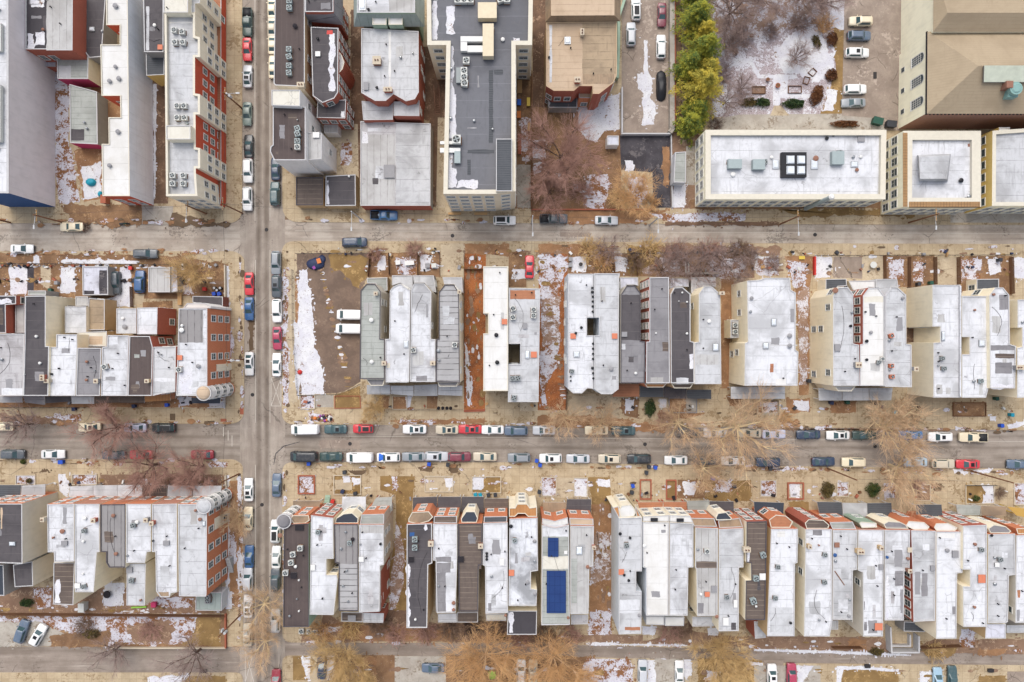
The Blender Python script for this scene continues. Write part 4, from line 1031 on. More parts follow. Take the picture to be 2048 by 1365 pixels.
# the recesses of the stepped front are red
T('f')
_ap = [o for o in COL.objects if o.name.startswith('apartment_block')][0]
_wl = [o for o in _ap.children if o.name.startswith('wall')][0].data; _wl.materials.append(MATS['redpanel'])
for f in _wl.polygons:
    yy = f.center.y + _ap.location.y
    if f.normal.x > .9 and any(P(0, y1, 11.6)[1] < yy < P(0, y0, 11.6)[1] for y0, y1 in ((115, 187), (229.5, 294), (337, 347))): f.material_index = len(_wl.materials) - 1
# ------------------------------------------------------------------ north-east block
T('a2')
H('long dark-brown roof with rooftop condensers beside the side street, north half', 10.6, 'brown', 'tanwall,S=creamwall,W=beige',
  [(148, -80), (325, -80), (325, 495), (310, 515), (150, 508), (140, 495)], 'ac 240 18 acteal; ac 240 58 acteal; ac 238 303 acteal; ac 238 346 acteal; ac 238 400 acteal; ac 238 441 acteal; vent 270 160 .5 blackmatt; chim 310 516 1.2 .8 kerbstone', win='W:d,E:s', name='apartment_house', cat='apartment house')
H('tall white-walled building with a dark-brown roof on the upper crossroads corner', 12.2, 'brown', 'whitewall',
  [(135, 634), (330, 634), (330, 952), (142, 952), (118, 900), (122, 870), (135, 860)], 'ac 288 770 acteal; ac 288 802 acteal; ac 288 845 acteal; ac 288 880 acwhite; vent 285 716 .15', win='E:s,W:d', name='apartment_house', cat='apartment house',
  ext=[('stair_tower', 13.4, 'cream', 'whitewall', [(127, 534), (297, 534), (297, 632), (128, 626)], ''),
       ('wing', 10.8, 'lightgrey', 'whitewall', [(332, 786), (425, 790), (425, 945), (332, 950)], 'hatch 395 805 1.1 .9 white_paint')])
H('brick building with a bent dark flat roof and snow along its east edge', 9.4, 'dark', 'rbrick',
  [(360, 160), (525, 167), (522, 550), (500, 585), (430, 612), (372, 570)], 'patch 470 200 502 540 snow; hatch 405 325 .8 .8 white_paint; patch 455 180 490 205 redpaint; vent 405 235 .3 black', win='E:d,S:d', name='brick_building', cat='brick building',
  ext=[('rear_extension', 7.0, 'dark', 'rbrick', [(400, 602), (570, 592), (565, 704), (396, 700)], 'patch 540 660 560 695 snow'),
       ('bay_window', 8.8, 'lightgrey', 'rbrick', [(524, 300), (545, 330), (560, 370), (550, 410), (524, 440)], ''),
       ('rear_extension', 3.0, 'lightgrey', 'whitewall', [(438, 740), (520, 740), (520, 790), (440, 790)], '')])
H('dark-topped house with grey mansard skirts at the top edge of the picture', 11.6, 'dark', 'rbrick', [(327, -80), (495, -80), (495, 72), (327, 72)], win='E:d', name='mansard_house', cat='house',
  ext=[('frustum', 'mansard', 8.4, 11.3, 'midgrey', [(318, -90), (552, -90), (552, 150), (320, 128)], [(326, -82), (497, -82), (497, 75), (326, 75)])])
H('twin brick house with a pale joint roof, orange chimneys and two curved rear bays', 9.0, 'palegrey', 'rbrick,W=tanwall',
  [(660, 168), (1000, 186), (1002, 548), (978, 590), (925, 602), (852, 560), (806, 600), (742, 600), (660, 552)], 'chim 758 372 1.4 1.4 terracotta; hatch 690 515 .8 1.4 hatchgrey; vent 755 525 .3 black; vent 895 345 .3; patch 823 190 836 550 whiteclean; chim 823 543 1.5 .7; vent 968 320 .2 steel', win='E:s,S:d', name='twin_house', cat='twin house',
  ext=[('rear_extension', 6.0, 'palegrey', 'rbrick', [(662, 600), (848, 612), (848, 712), (672, 714)], 'vent 825 622 .35'),
       ('rear_extension', 6.6, 'palegrey', 'rbrick', [(852, 604), (1006, 596), (1005, 690), (852, 688)], '')])
H('twin house with flat white top and green mansard skirts at the top edge', 11.8, 'white', 'greenwall', [(635, -80), (980, -80), (980, 77), (635, 77)], 'sky 668 30 1.0 2.0; patch 824 -70 970 70 lightgrey; vent 705 62 .3 black', win='', name='mansard_house', cat='twin house',
  ext=[('frustum', 'mansard', 8.8, 11.5, 'green', [(614, -90), (1036, -90), (1036, 160), (616, 160)], [(634, -82), (982, -82), (982, 80), (634, 80)]),
       ('bay_window', 10.6, 'whiteclean', 'greenwall', [(726, 92), (810, 92), (810, 148), (726, 148)], ''), ('bay_window', 10.6, 'whiteclean', 'greenwall', [(822, 92), (905, 92), (905, 148), (822, 148)], '')])
H('wide low garage with weathered grey roof half and smooth pale half', 4.5, 'mottled', 'greywall,S=rbrick',
  [(655, 720), (1072, 734), (1070, 1222), (655, 1222)], 'patch 660 800 862 1216 lightgrey; patch 866 732 1066 1216 palegrey; patch 663 780 700 850 snow; patch 745 985 800 1060 whiteworn; hatch 828 1020 2.0 2.4 hatchgrey; patch 728 1060 760 1095 dark; patch 700 760 780 782 white', win='', name='garage', cat='garage')
H('single-storey corner garage with a plain cracked dark roof', 3.0, 'browny', 'tanwall', [(272, 1052), (435, 1052), (433, 1220), (272, 1220)], win='', name='garage', cat='garage', coping='copingdark')
H('single-storey garage with snow along the west edge of its dark roof', 3.0, 'dark', 'tanwall', [(449, 1045), (626, 1036), (628, 1222), (447, 1224)], 'patch 452 1075 466 1215 snow; vent 590 1050 .25 white_paint', win='', name='garage', cat='garage')
H('large five-storey stone apartment building with a grey membrane roof and snow drifts', 16.0, 'membrane', 'stone',
  [(1048, -90), (1680, -90), (1674, 268), (1576, 268), (1576, 1136), (1456, 1152), (1147, 1152), (1165, 268), (1052, 268)],
  'patch 1078 0 1112 240 snow; patch 1180 270 1206 560 snow; patch 1182 560 1225 820 snow; patch 1176 905 1200 1010 snow; patch 1172 1000 1225 1115 snow; patch 1225 1070 1350 1116 snow; patch 1165 40 1215 200 snow; patch 1560 225 1600 246 snow; '
  'patch 1418 420 1442 850 charcoal; patch 1290 890 1450 912 charcoal; patch 1450 418 1500 442 charcoal; patch 1290 950 1310 1040 charcoal; '
  'duct 1355 42 1465 134 1.5 accream; duct 1383 168 1447 358 1.6 accream; duct 1252 232 1400 262 .9 white_paint; duct 1252 262 1290 316 .8 white_paint; duct 1290 282 1385 320 .6 white_paint; ac 1378 105; ac 1412 105; ac 1398 190; ac 1432 190; '
  'ac 1272 432 acwhite 1.2; ac 1272 470 acwhite 1.2; ac 1275 505 acwhite 1.2; ac 1285 372 acwhite 1.2; duct 1225 410 1255 500 .5 acgrey; ac 1228 840 acwhite 1.6; duct 1130 845 1230 862 .5 white_paint; duct 1130 885 1250 912 .5 white_paint; duct 1215 905 1250 975 .6 acteal; '
  'ac 1235 14 acwhite 1.2; ac 1272 14 acwhite 1.2; ac 1310 14 acwhite 1.2; ac 1485 10 acwhite 1.2; ac 1525 10 acwhite 1.2; vent 1195 410 .35; vent 1192 705 .35; vent 1330 720 .3; vent 1330 290 .3; vent 1500 240 .4 white_paint; vent 1440 770 .25; patch 1350 450 1360 520 hatchgrey; patch 1290 760 1345 763 coping', win='S:d,E:d,W:s', name='apartment_building', cat='apartment building', coping='copingcream', pw=.75, ph=1.0, wsize=(1.5, 1.3),
  ext=[('cornice_block', 16.6, 'charcoal', 'stone', [(1460, 824), (1556, 824), (1556, 1136), (1460, 1136)], '')])
T('a3')
H('twin house with a smooth tan roof half and a stained seamed half', 9.0, 'tan', 'tanwall,S=rbrick',
  [(155, 135), (575, 128), (575, 445), (555, 492), (470, 558), (432, 558), (430, 512), (352, 512), (320, 540), (200, 540), (155, 512)],
  'patch 370 132 570 440 tanseam; patch 372 440 560 500 tanrough; sky 282 244 1.0 1.2; patch 175 150 190 490 white; vent 172 345 .25 black; chim 338 486 1.0 .9; chim 366 205 .6 1.1 kerbstone', win='S:d,E:s', name='twin_house', cat='twin house', coping='copingtan',
  ext=[('rear_extension', 5.2, 'tan', 'obrick', [(350, 520), (430, 520), (428, 584), (350, 582)], ''),
       ('rear_extension', 3.0, 'charcoal', 'greywall', [(165, 560), (340, 560), (340, 640), (170, 640)], 'patch 172 565 176 635 snow'),
       ('frustum', 'mansard', 8.9, 11.0, 'tanrough', [(150, -90), (600, -90), (595, 128), (150, 134)], [(184, -85), (562, -85), (560, 92), (184, 94)], 'tan')])
H('small white store with a sloped lid beside the snowy concrete yard', 2.8, 'snowroof', 'whitewall', [(518, 806), (586, 806), (586, 862), (518, 862)], win='', name='shed', cat='shed')
H('narrow grey-green trailer shed beside the school end wall', 3.0, 'greygreen', 'palewall', [(920, 905), (986, 900), (985, 1085), (912, 1083)], win='', name='shed', cat='shed')
T('f')
_sc = H('long stone school wing with a white roof and a black framed skylight', 7.4, 'white', 'limestone',
  [(1411, 260), (1773, 260), (1771, 399), (1411, 399)], '', win='W:d,E:d,S:d', name='school_building', cat='school', coping='copingcream', pw=1.0, ph=.7, wsize=(1.3, 1.9))
fit(_sc, 'duct 1453 322 1480 340 1.0 acteal; duct 1502 322 1526 342 1.0 acteal; ac 1458 326 acgrey; ac 1527 326 acgrey; duct 1659 306 1683 332 1.0 acteal; ac 1676 308 acgrey; sky 1551 330 1.2 1.6; sky 1628 330 1.2 1.7; sky 1708 330 1.2 1.0; vent 1542 316 .35 white_paint; vent 1720 315 .35 white_paint; vent 1705 315 .35; vent 1652 278 .4 black; vent 1665 271 .4 black; hatch 1721 278 1.2 1.2 hatchgrey; vent 1465 350 .5 white_paint; patch 1750 300 1764 350 midgrey; patch 1424 319 1560 321 midgrey; vent 1630 318 .6 terracotta; vent 1712 341 .4 terracotta', 7.4, 6.7)
def framed_skylight():
    x0, y1 = P(1566, 303, 8.2); x1, y0 = P(1616, 353, 8.2); lo = _sc.location; x0 -= lo.x; x1 -= lo.x; y0 -= lo.y; y1 -= lo.y
    m = MB(); m.box(x0, y0, 6.68, x1, y1, 7.6, MATS['black']); o = m.build('roof_lantern', _sc)
    for i in range(2):
        for j in range(2):
            ax = x0 + .9 + i*2.0; ay = y0 + .5 + j*1.95; q = MB()
            a = [(ax, ay, 7.6), (ax+1.5, ay, 7.6), (ax+1.5, ay+1.6, 7.6), (ax, ay+1.6, 7.6)]; b = [(ax+.15, ay+.15, 7.95), (ax+1.35, ay+.15, 7.95), (ax+1.35, ay+1.45, 7.95), (ax+.15, ay+1.45, 7.95)]
            q.grid([a, b], MATS['skyglass'], True); q.face(b, MATS['skyglass']); q.build('pane', o)
framed_skylight()
T('f')
H('square stone school block with brown tiled cornice and a white roof', 7.8, 'white', 'limestone', [(1807, 262), (1962, 262), (1962, 414), (1806, 414)],
  'patch 1936 288 1942 294 terracotta; vent 1920 362 .5 black; vent 1936 394 .4; vent 1928 398 .3', win='W:d,E:d,S:d', name='school_building', cat='school', coping='copingcream', pw=1.7, ph=.6, wsize=(1.3, 1.9),
  ext=[('frustum', 'roof_bulkhead', 7.1, 9.2, 'palegrey', [(1834, 310), (1902, 308), (1896, 364), (1838, 364)], [(1838, 314), (1900, 312), (1894, 358), (1840, 358)]),
       ('frustum', 'tile_cornice', 7.4, 7.95, 'tilebrown', [(1805, 266), (1817, 266), (1817, 414), (1805, 414)], [(1806, 266), (1815, 266), (1815, 414), (1806, 414)]),
       ('frustum', 'tile_cornice', 7.4, 7.96, 'tilebrown', [(1818, 402), (1962, 402), (1962, 416), (1818, 416)], [(1818, 404), (1960, 404), (1960, 414), (1818, 414)])])
H('school block at the right edge with a pale roof and ochre side wall', 7.8, 'palegrey', 'ochre,S=limestone', [(1985, 262), (2150, 250), (2150, 412), (1984, 412)],
  '', win='W:d,S:d', name='school_building', cat='school', coping='copingcream', pw=.7, ph=.5, wsize=(1.3, 2.0), ext=[('wing', 7.2, 'whiteclean', 'ochre', [(1998, 255), (2020, 255), (2020, 262), (1998, 264)], '')])
def auditorium():
    root = empty('assembly_hall', (*P(1990, 145, 10), 0)); tag(root, 'large assembly hall with a brown shingled hip roof and turquoise vent beside the car park', 'hall')
    lo = root.location
    def L(x, y, h): p = P(x, y, h); return (p[0]-lo.x, p[1]-lo.y, h)
    he = 10.0
    m = MB(); wp = ccw([P(1859, 66, he), P(2300, 60, he), P(2300, 225, he), P(1857, 225, he)])
    lp = [(p[0]-lo.x, p[1]-lo.y) for p in wp]; n = 4
    for i in range(n):
        a, b = lp[i], lp[(i+1) % n]; d = Vector((b[0]-a[0], b[1]-a[1])); Ln = d.length; nn = (d.y/Ln, -d.x/Ln)
        m.face([(*a, 0), (*b, 0), (*b, he), (*a, he)], MATS['brownbrick' if facing(nn) == 'S' else 'limestone'])
    m.build('wall', root); VOLS.append((wp, he))
    m = MB(); E = [L(1855, 64, he), L(2310, 58, he), L(2310, 228, he), L(1854, 228, he)]; r0, r1 = L(1957, 132, 14.0), L(2310, 130, 14.0)
    for f in ((E[0], E[3], r0), (E[3], E[2], r1, r0), (E[1], E[0], r0, r1), (E[2], E[1], r1)): m.face(list(f), MATS['shingle'])
    m.build('hip_roof', root)
    m = MB()
    for a, b in ((E[0], E[3]), (E[3], E[2])):
        for i in range(60):
            t = i / 60; p = Vector(a).lerp(Vector(b), t); m.box(p.x-.12, p.y-.12, he-.35, p.x+.12, p.y+.12, he-.05, MATS['blackmatt'])
    m.build('eave_brackets', root)
    m = MB(); h2 = 12.0; q = [L(1966, 133, 14.1), L(2310, 133, 14.1), L(2310, 166, 12.9), L(1965, 166, 12.9)]
    up = [(p[0], p[1], p[2] + .35) for p in q]; m.grid([q, up], MATS['steel'], True); m.face(up, MATS['paleglass']); m.build('ridge_skylight', root)
    x, y, z = L(2023, 186, 12.2); m = MB(); m.box(x-.9, y-.9, z-1, x+.9, y+.5, z+.4, MATS['turq']); m.cyl(x, y+.4, z+.4, z+1.2, 1.15, 1.15, MATS['turq'], 24); m.cyl(x, y+.4, z+1.21, z+1.35, .9, .7, MATS['turq'], 24); m.build('roof_ventilator', root)
    x, y, z = L(2012, 173, 12.6); m = MB(); m.box(x-.6, y-.6, z-1, x+.6, y+.6, z+1.0, MATS['terracotta']); m.build('chimney', root)
    # stage house to the north with its own hip
    hp = ccw([P(1872, 0, 11), P(2300, -60, 11), P(2300, 62, 11), P(1870, 62, 11)]); hp = ccw([P(1870, -70, 11), P(2300, -70, 11), P(2300, 63, 11), P(1869, 63, 11)])
    lq = [(p[0]-lo.x, p[1]-lo.y) for p in hp]; m = MB(); m.prism(lq, 0, 11, MATS['limestone'], False); m.build('stage_wall', root); VOLS.append((hp, 11))
    e = [L(1867, -72, 11), L(2310, -72, 11), L(2310, 64, 11), L(1866, 64, 11)]; a, b = L(1895, 26, 13), L(2310, 26, 13); m = MB()
    for f in ((e[0], e[3], a), (e[3], e[2], b, a), (e[1], e[0], a, b), (e[2], e[1], b)): m.face(list(f), MATS['shingle'])
    m.build('stage_roof', root)
    m = MB(); p = [L(1864, 2, 9), L(1874, 2, 9), L(1874, 64, 9), L(1864, 64, 9)]; 
    m.face([(v[0], v[1], 11.02) for v in p][::-1], MATS['charcoal']); m.build('gutter', root)
    # side aisle along the west wall
    ap = ccw([P(1836, 68, 7.6), P(1864, 68, 7.6), P(1864, 250, 7.6), P(1822, 252, 7.6)])
    # arched windows on the west wall
    a, b = [p for p in lp if p[0] < 0][:2]; a, b = (a, b) if a[1] > b[1] else (b, a)
    for t in (.24, .52, .80):
        px, py = a[0] + (b[0]-a[0])*t, a[1] + (b[1]-a[1])*t; w = MB(); w.box(-.95, -.02, 0, -.8, .08, 3, MATS['frame']); w.box(.8, -.02, 0, .95, .08, 3, MATS['frame']); w.box(-1, -.02, -.15, 1, .2, 0, MATS['frame'])
        for k in range(3): w.box(-.4 + .4*k - .03, -.02, 0, -.4 + .4*k + .03, .06, 3, MATS['frame'])
        for k in range(4): w.box(-.8, -.02, .7*k + .65, .8, .06, .7*k + .71, MATS['frame'])
        for k in range(8):
            t0, t1 = math.pi*k/8, math.pi*(k+1)/8; w.tube((.88*math.cos(t0), .03, 3 + .88*math.sin(t0)), (.88*math.cos(t1), .03, 3 + .88*math.sin(t1)), .08, .08, MATS['frame'], 5)
        o = w.build('arched_window', root, (px, py, 4.6), math.pi/2)
        g = MB(); g.face([(-.8, .02, 0), (-.8, .02, 3)] + [(-.8*math.cos(math.pi*k/10), .02, 3 + .8*math.sin(math.pi*k/10)) for k in range(1, 10)] + [(.8, .02, 3), (.8, .02, 0)], MATS['windowglass']); g.build('pane', o)
        w = MB(); w.box(-.5, -.02, 0, .5, .06, 1.2, MATS['frame']); w.box(-.42, .0, .08, .42, .07, 1.12, MATS['windowglass']); w.build('window', root, (px, py, 1.0), math.pi/2)
auditorium()
# ------------------------------------------------------------------ middle-left block
G2 = 'row houses west of the crossroads'
T('b1')
H('dark roofed cottage with brick side and snow at the left edge of the middle block', 7.0, 'darksnow', 'rbrick', [(-80, 450), (95, 450), (95, 500), (33, 505), (36, 672), (-80, 672)], 'patch -20 470 75 500 snow', win='E:d', group=G2)
H('whitish mottled roof at the left edge beside the long dark roof', 8.4, 'mottled', 'rbrick', [(-120, 676), (-20, 676), (25, 676), (145, 676), (138, 1045), (-120, 1045)], 'vent 15 828 .35; patch 10 1000 140 1040 white', group=G2,
  ext=[('rear_extension', 5.0, 'lightgrey', 'rbrick', [(90, 500), (146, 500), (146, 670), (90, 670)], ''), ('porch', 3.0, 'palegrey', [(-100, 1047), (130, 1047), (132, 1085), (-100, 1085)])])
H('longest plain dark roof of the middle left row with cream side wall', 9.0, 'dark', 'creamwall', [(148, 452), (271, 450), (271, 750), (291, 750), (286, 1045), (137, 1045), (146, 720)], 'vent 222 692 .3 white_paint; vent 243 850 .3 white_paint; vent 150 918 .15 white_paint; chim 272 935 .7 1.0', group=G2,
  ext=[('rear_extension', 4.0, 'greygreen', 'greywall', [(165, 420), (272, 420), (272, 448), (165, 448)], ''), ('porch', 3.0, 'midgrey', [(136, 1047), (264, 1047), (264, 1098), (150, 1085)])])
H('whitish seamed roof between the longest dark roof and a shorter dark roof', 8.5, 'white', 'creamwall', [(333, 680), (457, 680), (458, 760), (446, 1045), (288, 1045), (293, 756), (333, 754)], 'vent 355 882 .2 black; vent 312 915 .25 black; chim 298 955 .8 .6 kerbstone', group=G2,
  ext=[('rear_extension', 5.0, 'white', 'creamwall', [(385, 514), (511, 514), (512, 672), (385, 672)], ''), ('rear_extension', 3.6, 'lightgrey', 'greywall', [(447, 455), (521, 455), (521, 510), (447, 510)], ''), ('porch', 3.0, 'dark', [(268, 1048), (420, 1048), (424, 1078), (268, 1090)])])
H('shorter dark roof with two red vents beside a tan rear deck', 8.5, 'midgrey', 'tanwall', [(460, 760), (602, 760), (592, 1045), (449, 1045)], 'vent 520 842 .3 terracotta; vent 518 950 .3 terracotta; vent 568 895 .2; chim 588 955 .7 .7 hatchgrey', group=G2,
  ext=[('rear_extension', 4.2, 'tanseam', 'tanwall', [(526, 465), (621, 472), (621, 655), (516, 655)], ''), ('rear_extension', 5.2, 'cream', 'tanwall', [(458, 668), (634, 660), (632, 752), (460, 752)], 'patch 530 690 610 740 tan'), ('porch', 3.0, 'palegrey', [(424, 1048), (558, 1048), (558, 1092), (426, 1092)])])
H('weathered whitish roof with one condenser in mid row, west of the crossroads', 8.5, 'whiteworn', 'creamwall', [(638, 684), (764, 686), (756, 1045), (598, 1045), (606, 756), (634, 752)], 'ac 632 872; patch 640 690 700 740 white', group=G2,
  ext=[('rear_extension', 5.6, 'palegrey', 'tanwall', [(690, 526), (809, 526), (809, 675), (690, 675)], 'vent 733 586 .35 white_paint; vent 745 635 .5 hatchgrey'), ('porch', 2.9, 'browny', [(562, 1050), (706, 1050), (706, 1084), (562, 1090)])])
H('dark roof with a pale mat, west of the plain grey roof near the crossroads', 8.6, 'brown', 'rbrick', [(767, 690), (889, 690), (906, 754), (900, 1045), (757, 1045)], 'patch 797 798 828 820 greygreen; patch 835 775 865 812 hatchgrey; chim 888 955 .7 .6 tanwall', group=G2,
  ext=[('rear_extension', 7.4, 'white', 'rbrick', [(813, 522), (935, 520), (932, 680), (813, 680)], ''), ('porch', 2.9, 'browny', [(708, 1050), (856, 1050), (856, 1088), (708, 1086)])])
H('plain light-grey roof with orange wooden porch next to the orange brick corner house', 8.4, 'palegrey', 'rbrick', [(907, 754), (1044, 752), (1040, 1020), (960, 1032), (905, 1045)], 'patch 908 940 1040 960 white; vent 960 800 .2', group=G2,
  ext=[('porch', 3.0, 'orangewood', [(858, 1046), (1012, 1026), (1010, 1072), (860, 1080)], 'woodlight'), ('porch', 3.1, 'rustroof', [(1014, 1020), (1040, 1015), (1040, 1060), (1014, 1066)])])
H('orange brick corner house with a white turret at the lower crossroads corner', 10.4, 'whiteworn', 'obrick,W=creamwall', [(1060, 526), (1206, 526), (1230, 526), (1230, 985), (1224, 1045), (1046, 1045), (1056, 700)],
  'patch 1066 534 1205 728 ribbedv; patch 1068 880 1140 1035 snow; hatch 1072 818 .8 .8 hatchorange; ac 1072 888; vent 1180 868 .45 hatchgrey; vent 1083 655 .5 white_paint; vent 1085 628 .3 white_paint', win='E:m,S:d,N:d', name='corner_house', cat='corner house', group=G2,
  ext=[('turret', 11.0, 'tan', 'whitewall', 1208, 1028, 1.35, .6), ('bay_window', 6.6, 'cream', 'ivory', [(1232, 856), (1258, 846), (1290, 862), (1290, 898), (1258, 914), (1232, 906)], ''),
       ('rear_extension', 9.6, 'whiteclean', 'whitewall', [(1085, 525), (1110, 494), (1215, 494), (1250, 512), (1250, 525)], ''), ('rear_extension', 3.0, 'dark', 'dbrick', [(1142, 452), (1322, 456), (1322, 522), (1256, 520), (1142, 490)], ''),
       ('porch', 3.0, 'navy', [(1135, 1056), (1310, 1056), (1306, 1090), (1140, 1090)]), ('cornice_block', 3.2, 'browny', 'dbrick', [(1290, 535), (1308, 535), (1308, 1040), (1290, 1040)], '')])
H('small carport with snow and dark stains on its roof behind the middle left row', 2.6, 'snowroof', 'greywall', [(488, 276), (640, 276), (642, 446), (490, 448)], 'patch 590 300 638 440 asphaltdark; patch 500 420 560 445 asphaltdark', win='', name='carport', cat='garage')
H('flat grey garage beside the blue car in the rear yards', 2.6, 'lightgrey', 'greywall', [(880, 280), (1010, 280), (1010, 430), (880, 430)], win='', name='garage', cat='garage')
H('narrow white lean-to beside the flat grey rear garage', 2.4, 'snowroof', 'greywall', [(1018, 276), (1048, 290), (1054, 424), (1018, 430)], win='', name='shed', cat='shed')
# ------------------------------------------------------------------ middle-right block
G3 = 'row houses along the north side of the lower street'
T('b2')
H('grey-green seamed roof next to the vacant lot with two white vents', 9.6, 'greygreen', 'beige', [(655, 420), (690, 380), (742, 380), (776, 425), (772, 705), (800, 708), (800, 946), (650, 946)],
  'vent 722 595 .45 white_paint; vent 724 842 .42 white_paint; chim 752 440 .6 .6 kerbstone; chim 800 850 .7 .7', group=G3, name='twin_house', coping='copingdark',
  ext=[('rear_extension', 3.2, 'greygreen', 'tanwall', [(694, 346), (814, 342), (816, 420), (776, 420), (745, 378), (694, 376)], ''), ('porch', 3.0, 'palegrey', [(692, 980), (831, 980), (831, 1036), (694, 1036)]), ('bay_window', 8.6, 'midgrey', 'beige', [(690, 946), (800, 946), (790, 985), (715, 985)], '')])
H('whitish worn roof with a blue skylight in the twin beside the vacant-lot house', 9.6, 'white', 'beige', [(830, 420), (850, 396), (893, 378), (938, 412), (952, 416), (945, 955), (940, 965), (805, 965), (803, 708), (826, 706)],
  'sky 927 738 .8 1.2; patch 805 850 830 880 copingcream', group=G3, name='twin_house',
  ext=[('rear_extension', 3.4, 'palegrey', 'greywall', [(842, 330), (965, 330), (965, 410), (935, 408), (893, 374), (842, 390)], ''), ('porch', 3.0, 'palegrey', [(835, 985), (970, 985), (970, 1045), (835, 1034)])])
H('whitish roof with a condenser and a dark front patch, east half of its twin', 9.6, 'whiteworn', 'beige', [(956, 416), (972, 378), (1034, 378), (1076, 428), (1072, 706), (1100, 710), (1100, 962), (950, 962)],
  'ac 972 773; patch 985 925 1050 958 midgrey; chim 1088 850 .8 .7; patch 1045 500 1058 580 hatchgrey', group=G3, name='twin_house',
  ext=[('rear_extension', 3.4, 'palegrey', 'greywall', [(967, 330), (1090, 330), (1104, 430), (1078, 424), (1036, 374), (972, 374)], ''), ('porch', 3.0, 'palegrey', [(974, 982), (1112, 976), (1112, 1045), (974, 1045)])])
H('strongly ribbed grey roof beside the leaf-covered passage', 9.6, 'ribbed', 'beige,E=creamwall', [(1120, 430), (1155, 385), (1210, 385), (1240, 430), (1246, 966), (1102, 962), (1106, 708), (1120, 706)],
  'ac 1216 742; vent 1120 776 .4; vent 1122 832 .3; chim 1245 430 .6 .6 kerbstone', group=G3, name='twin_house', coping='copingdark',
  ext=[('rear_extension', 3.4, 'white', 'whitewall', [(1142, 340), (1258, 340), (1262, 430), (1242, 426), (1212, 382), (1152, 382)], ''), ('porch', 3.0, 'palegrey', [(1116, 976), (1260, 985), (1260, 1045), (1116, 1040)]), ('bay_window', 8.6, 'midgrey', 'beige', [(1112, 962), (1236, 962), (1226, 990), (1122, 990)], '')])
H('narrow cream-white flat roof with a side notch and two black fans', 9.4, 'whiteclean', 'whitewall,E=palewall', [(1384, 276), (1532, 276), (1532, 1016), (1384, 1016), (1384, 674), (1412, 674), (1412, 556), (1384, 556)],
  'hatch 1510 605 .9 .9 hatchorange; vent 1462 684 .45 black; vent 1467 846 .45 black', win='N:d,S:d', name='apartment_house', cat='apartment house', coping='copingcream')
H('whitish roof with a rust stain, light well and red hatch beside the narrow cream-white roof', 9.0, 'palegrey', 'palewall', [(1536, 404), (1722, 408), (1712, 1082), (1530, 1082), (1534, 858), (1604, 858), (1604, 736), (1534, 736)],
  'sky 1646 800 .7 1.4; hatch 1684 800 1.0 1.0 hatchorange; patch 1545 418 1690 470 rustroof; ac 1560 580; ac 1560 528; ac 1682 535; ac 1682 570; ac 1558 940 acgrey; ac 1590 938 acgrey; ac 1566 1055 acgrey; hatch 1630 630 .7 1.0 hatchgrey', win='N:d,S:d', name='apartment_house', cat='apartment house')
T('b3')
H('broad white roof with a black light well, west half of a wide twin', 9.2, 'white', 'palewall', [(285, 320), (436, 320), (436, 580), (398, 580), (398, 686), (436, 686), (436, 1003), (400, 1000), (368, 1030), (315, 1030), (284, 1002)],
  'hatch 314 690 .9 .9 hatchorange; sky 335 798 1.0 1.0; ac 307 898 acgrey .8; vent 363 640 .3 black; vent 330 673 .3 black; vent 427 405 .25 black; vent 427 430 .3 black; vent 430 457 .25 black; vent 430 485 .25 black; vent 430 515 .25 black; vent 430 545 .25 black; vent 432 735 .25 black; vent 432 765 .25 black; vent 432 795 .25 black; vent 432 825 .25 black; vent 428 880 .3 black; vent 432 910 .25 black; vent 434 940 .25 black; vent 300 930 .2 black; vent 300 955 .2 black', group=G3, name='twin_house')
H('broad light-grey roof with a round vent, east half of the wide twin', 9.2, 'palegrey', 'palewall', [(440, 318), (588, 318), (585, 1005), (545, 1035), (482, 1035), (440, 1004), (440, 686), (470, 686), (470, 580), (440, 580)],
  'hatch 560 690 .9 .9 hatchorange; vent 540 884 .5 hatchgrey; patch 545 925 572 950 hatchgrey', group=G3, name='twin_house')
H('dark-grey roof with rubble patches beside the broad light-grey twin', 9.4, 'midgrey', 'beige', [(600, 440), (632, 392), (682, 390), (716, 435), (716, 718), (744, 722), (740, 970), (596, 970)],
  'patch 598 735 626 770 palegrey; hatch 618 680 .9 .8 hatchgrey; patch 600 445 712 715 dark; patch 700 800 745 900 midgrey; vent 685 910 .3 white_paint', group=G3, coping='copingdark',
  ext=[('rear_extension', 3.2, 'snowroof', 'greywall', [(594, 342), (700, 342), (702, 392), (680, 386), (634, 386), (596, 440)], ''), ('porch', 3.0, 'rustroof', [(590, 975), (708, 975), (708, 1050), (545, 1050)], 'wood')])
H('grey roof with a brick side wall facing the narrow gap', 9.4, 'midgrey', 'rbrick,N=creamwall', [(768, 342), (884, 340), (890, 970), (748, 970), (750, 724), (768, 722)], 'patch 845 725 880 782 browny; patch 775 935 850 968 lightgrey; vent 805 673 .2 white_paint', win='W:d,S:d,N:d', group=G3,
  ext=[('porch', 3.0, 'charcoal', [(712, 988), (850, 988), (850, 1052), (712, 1052)]), ('bay_window', 8.0, 'orangewood', 'obrick', [(738, 972), (872, 972), (850, 995), (755, 995)], '')])
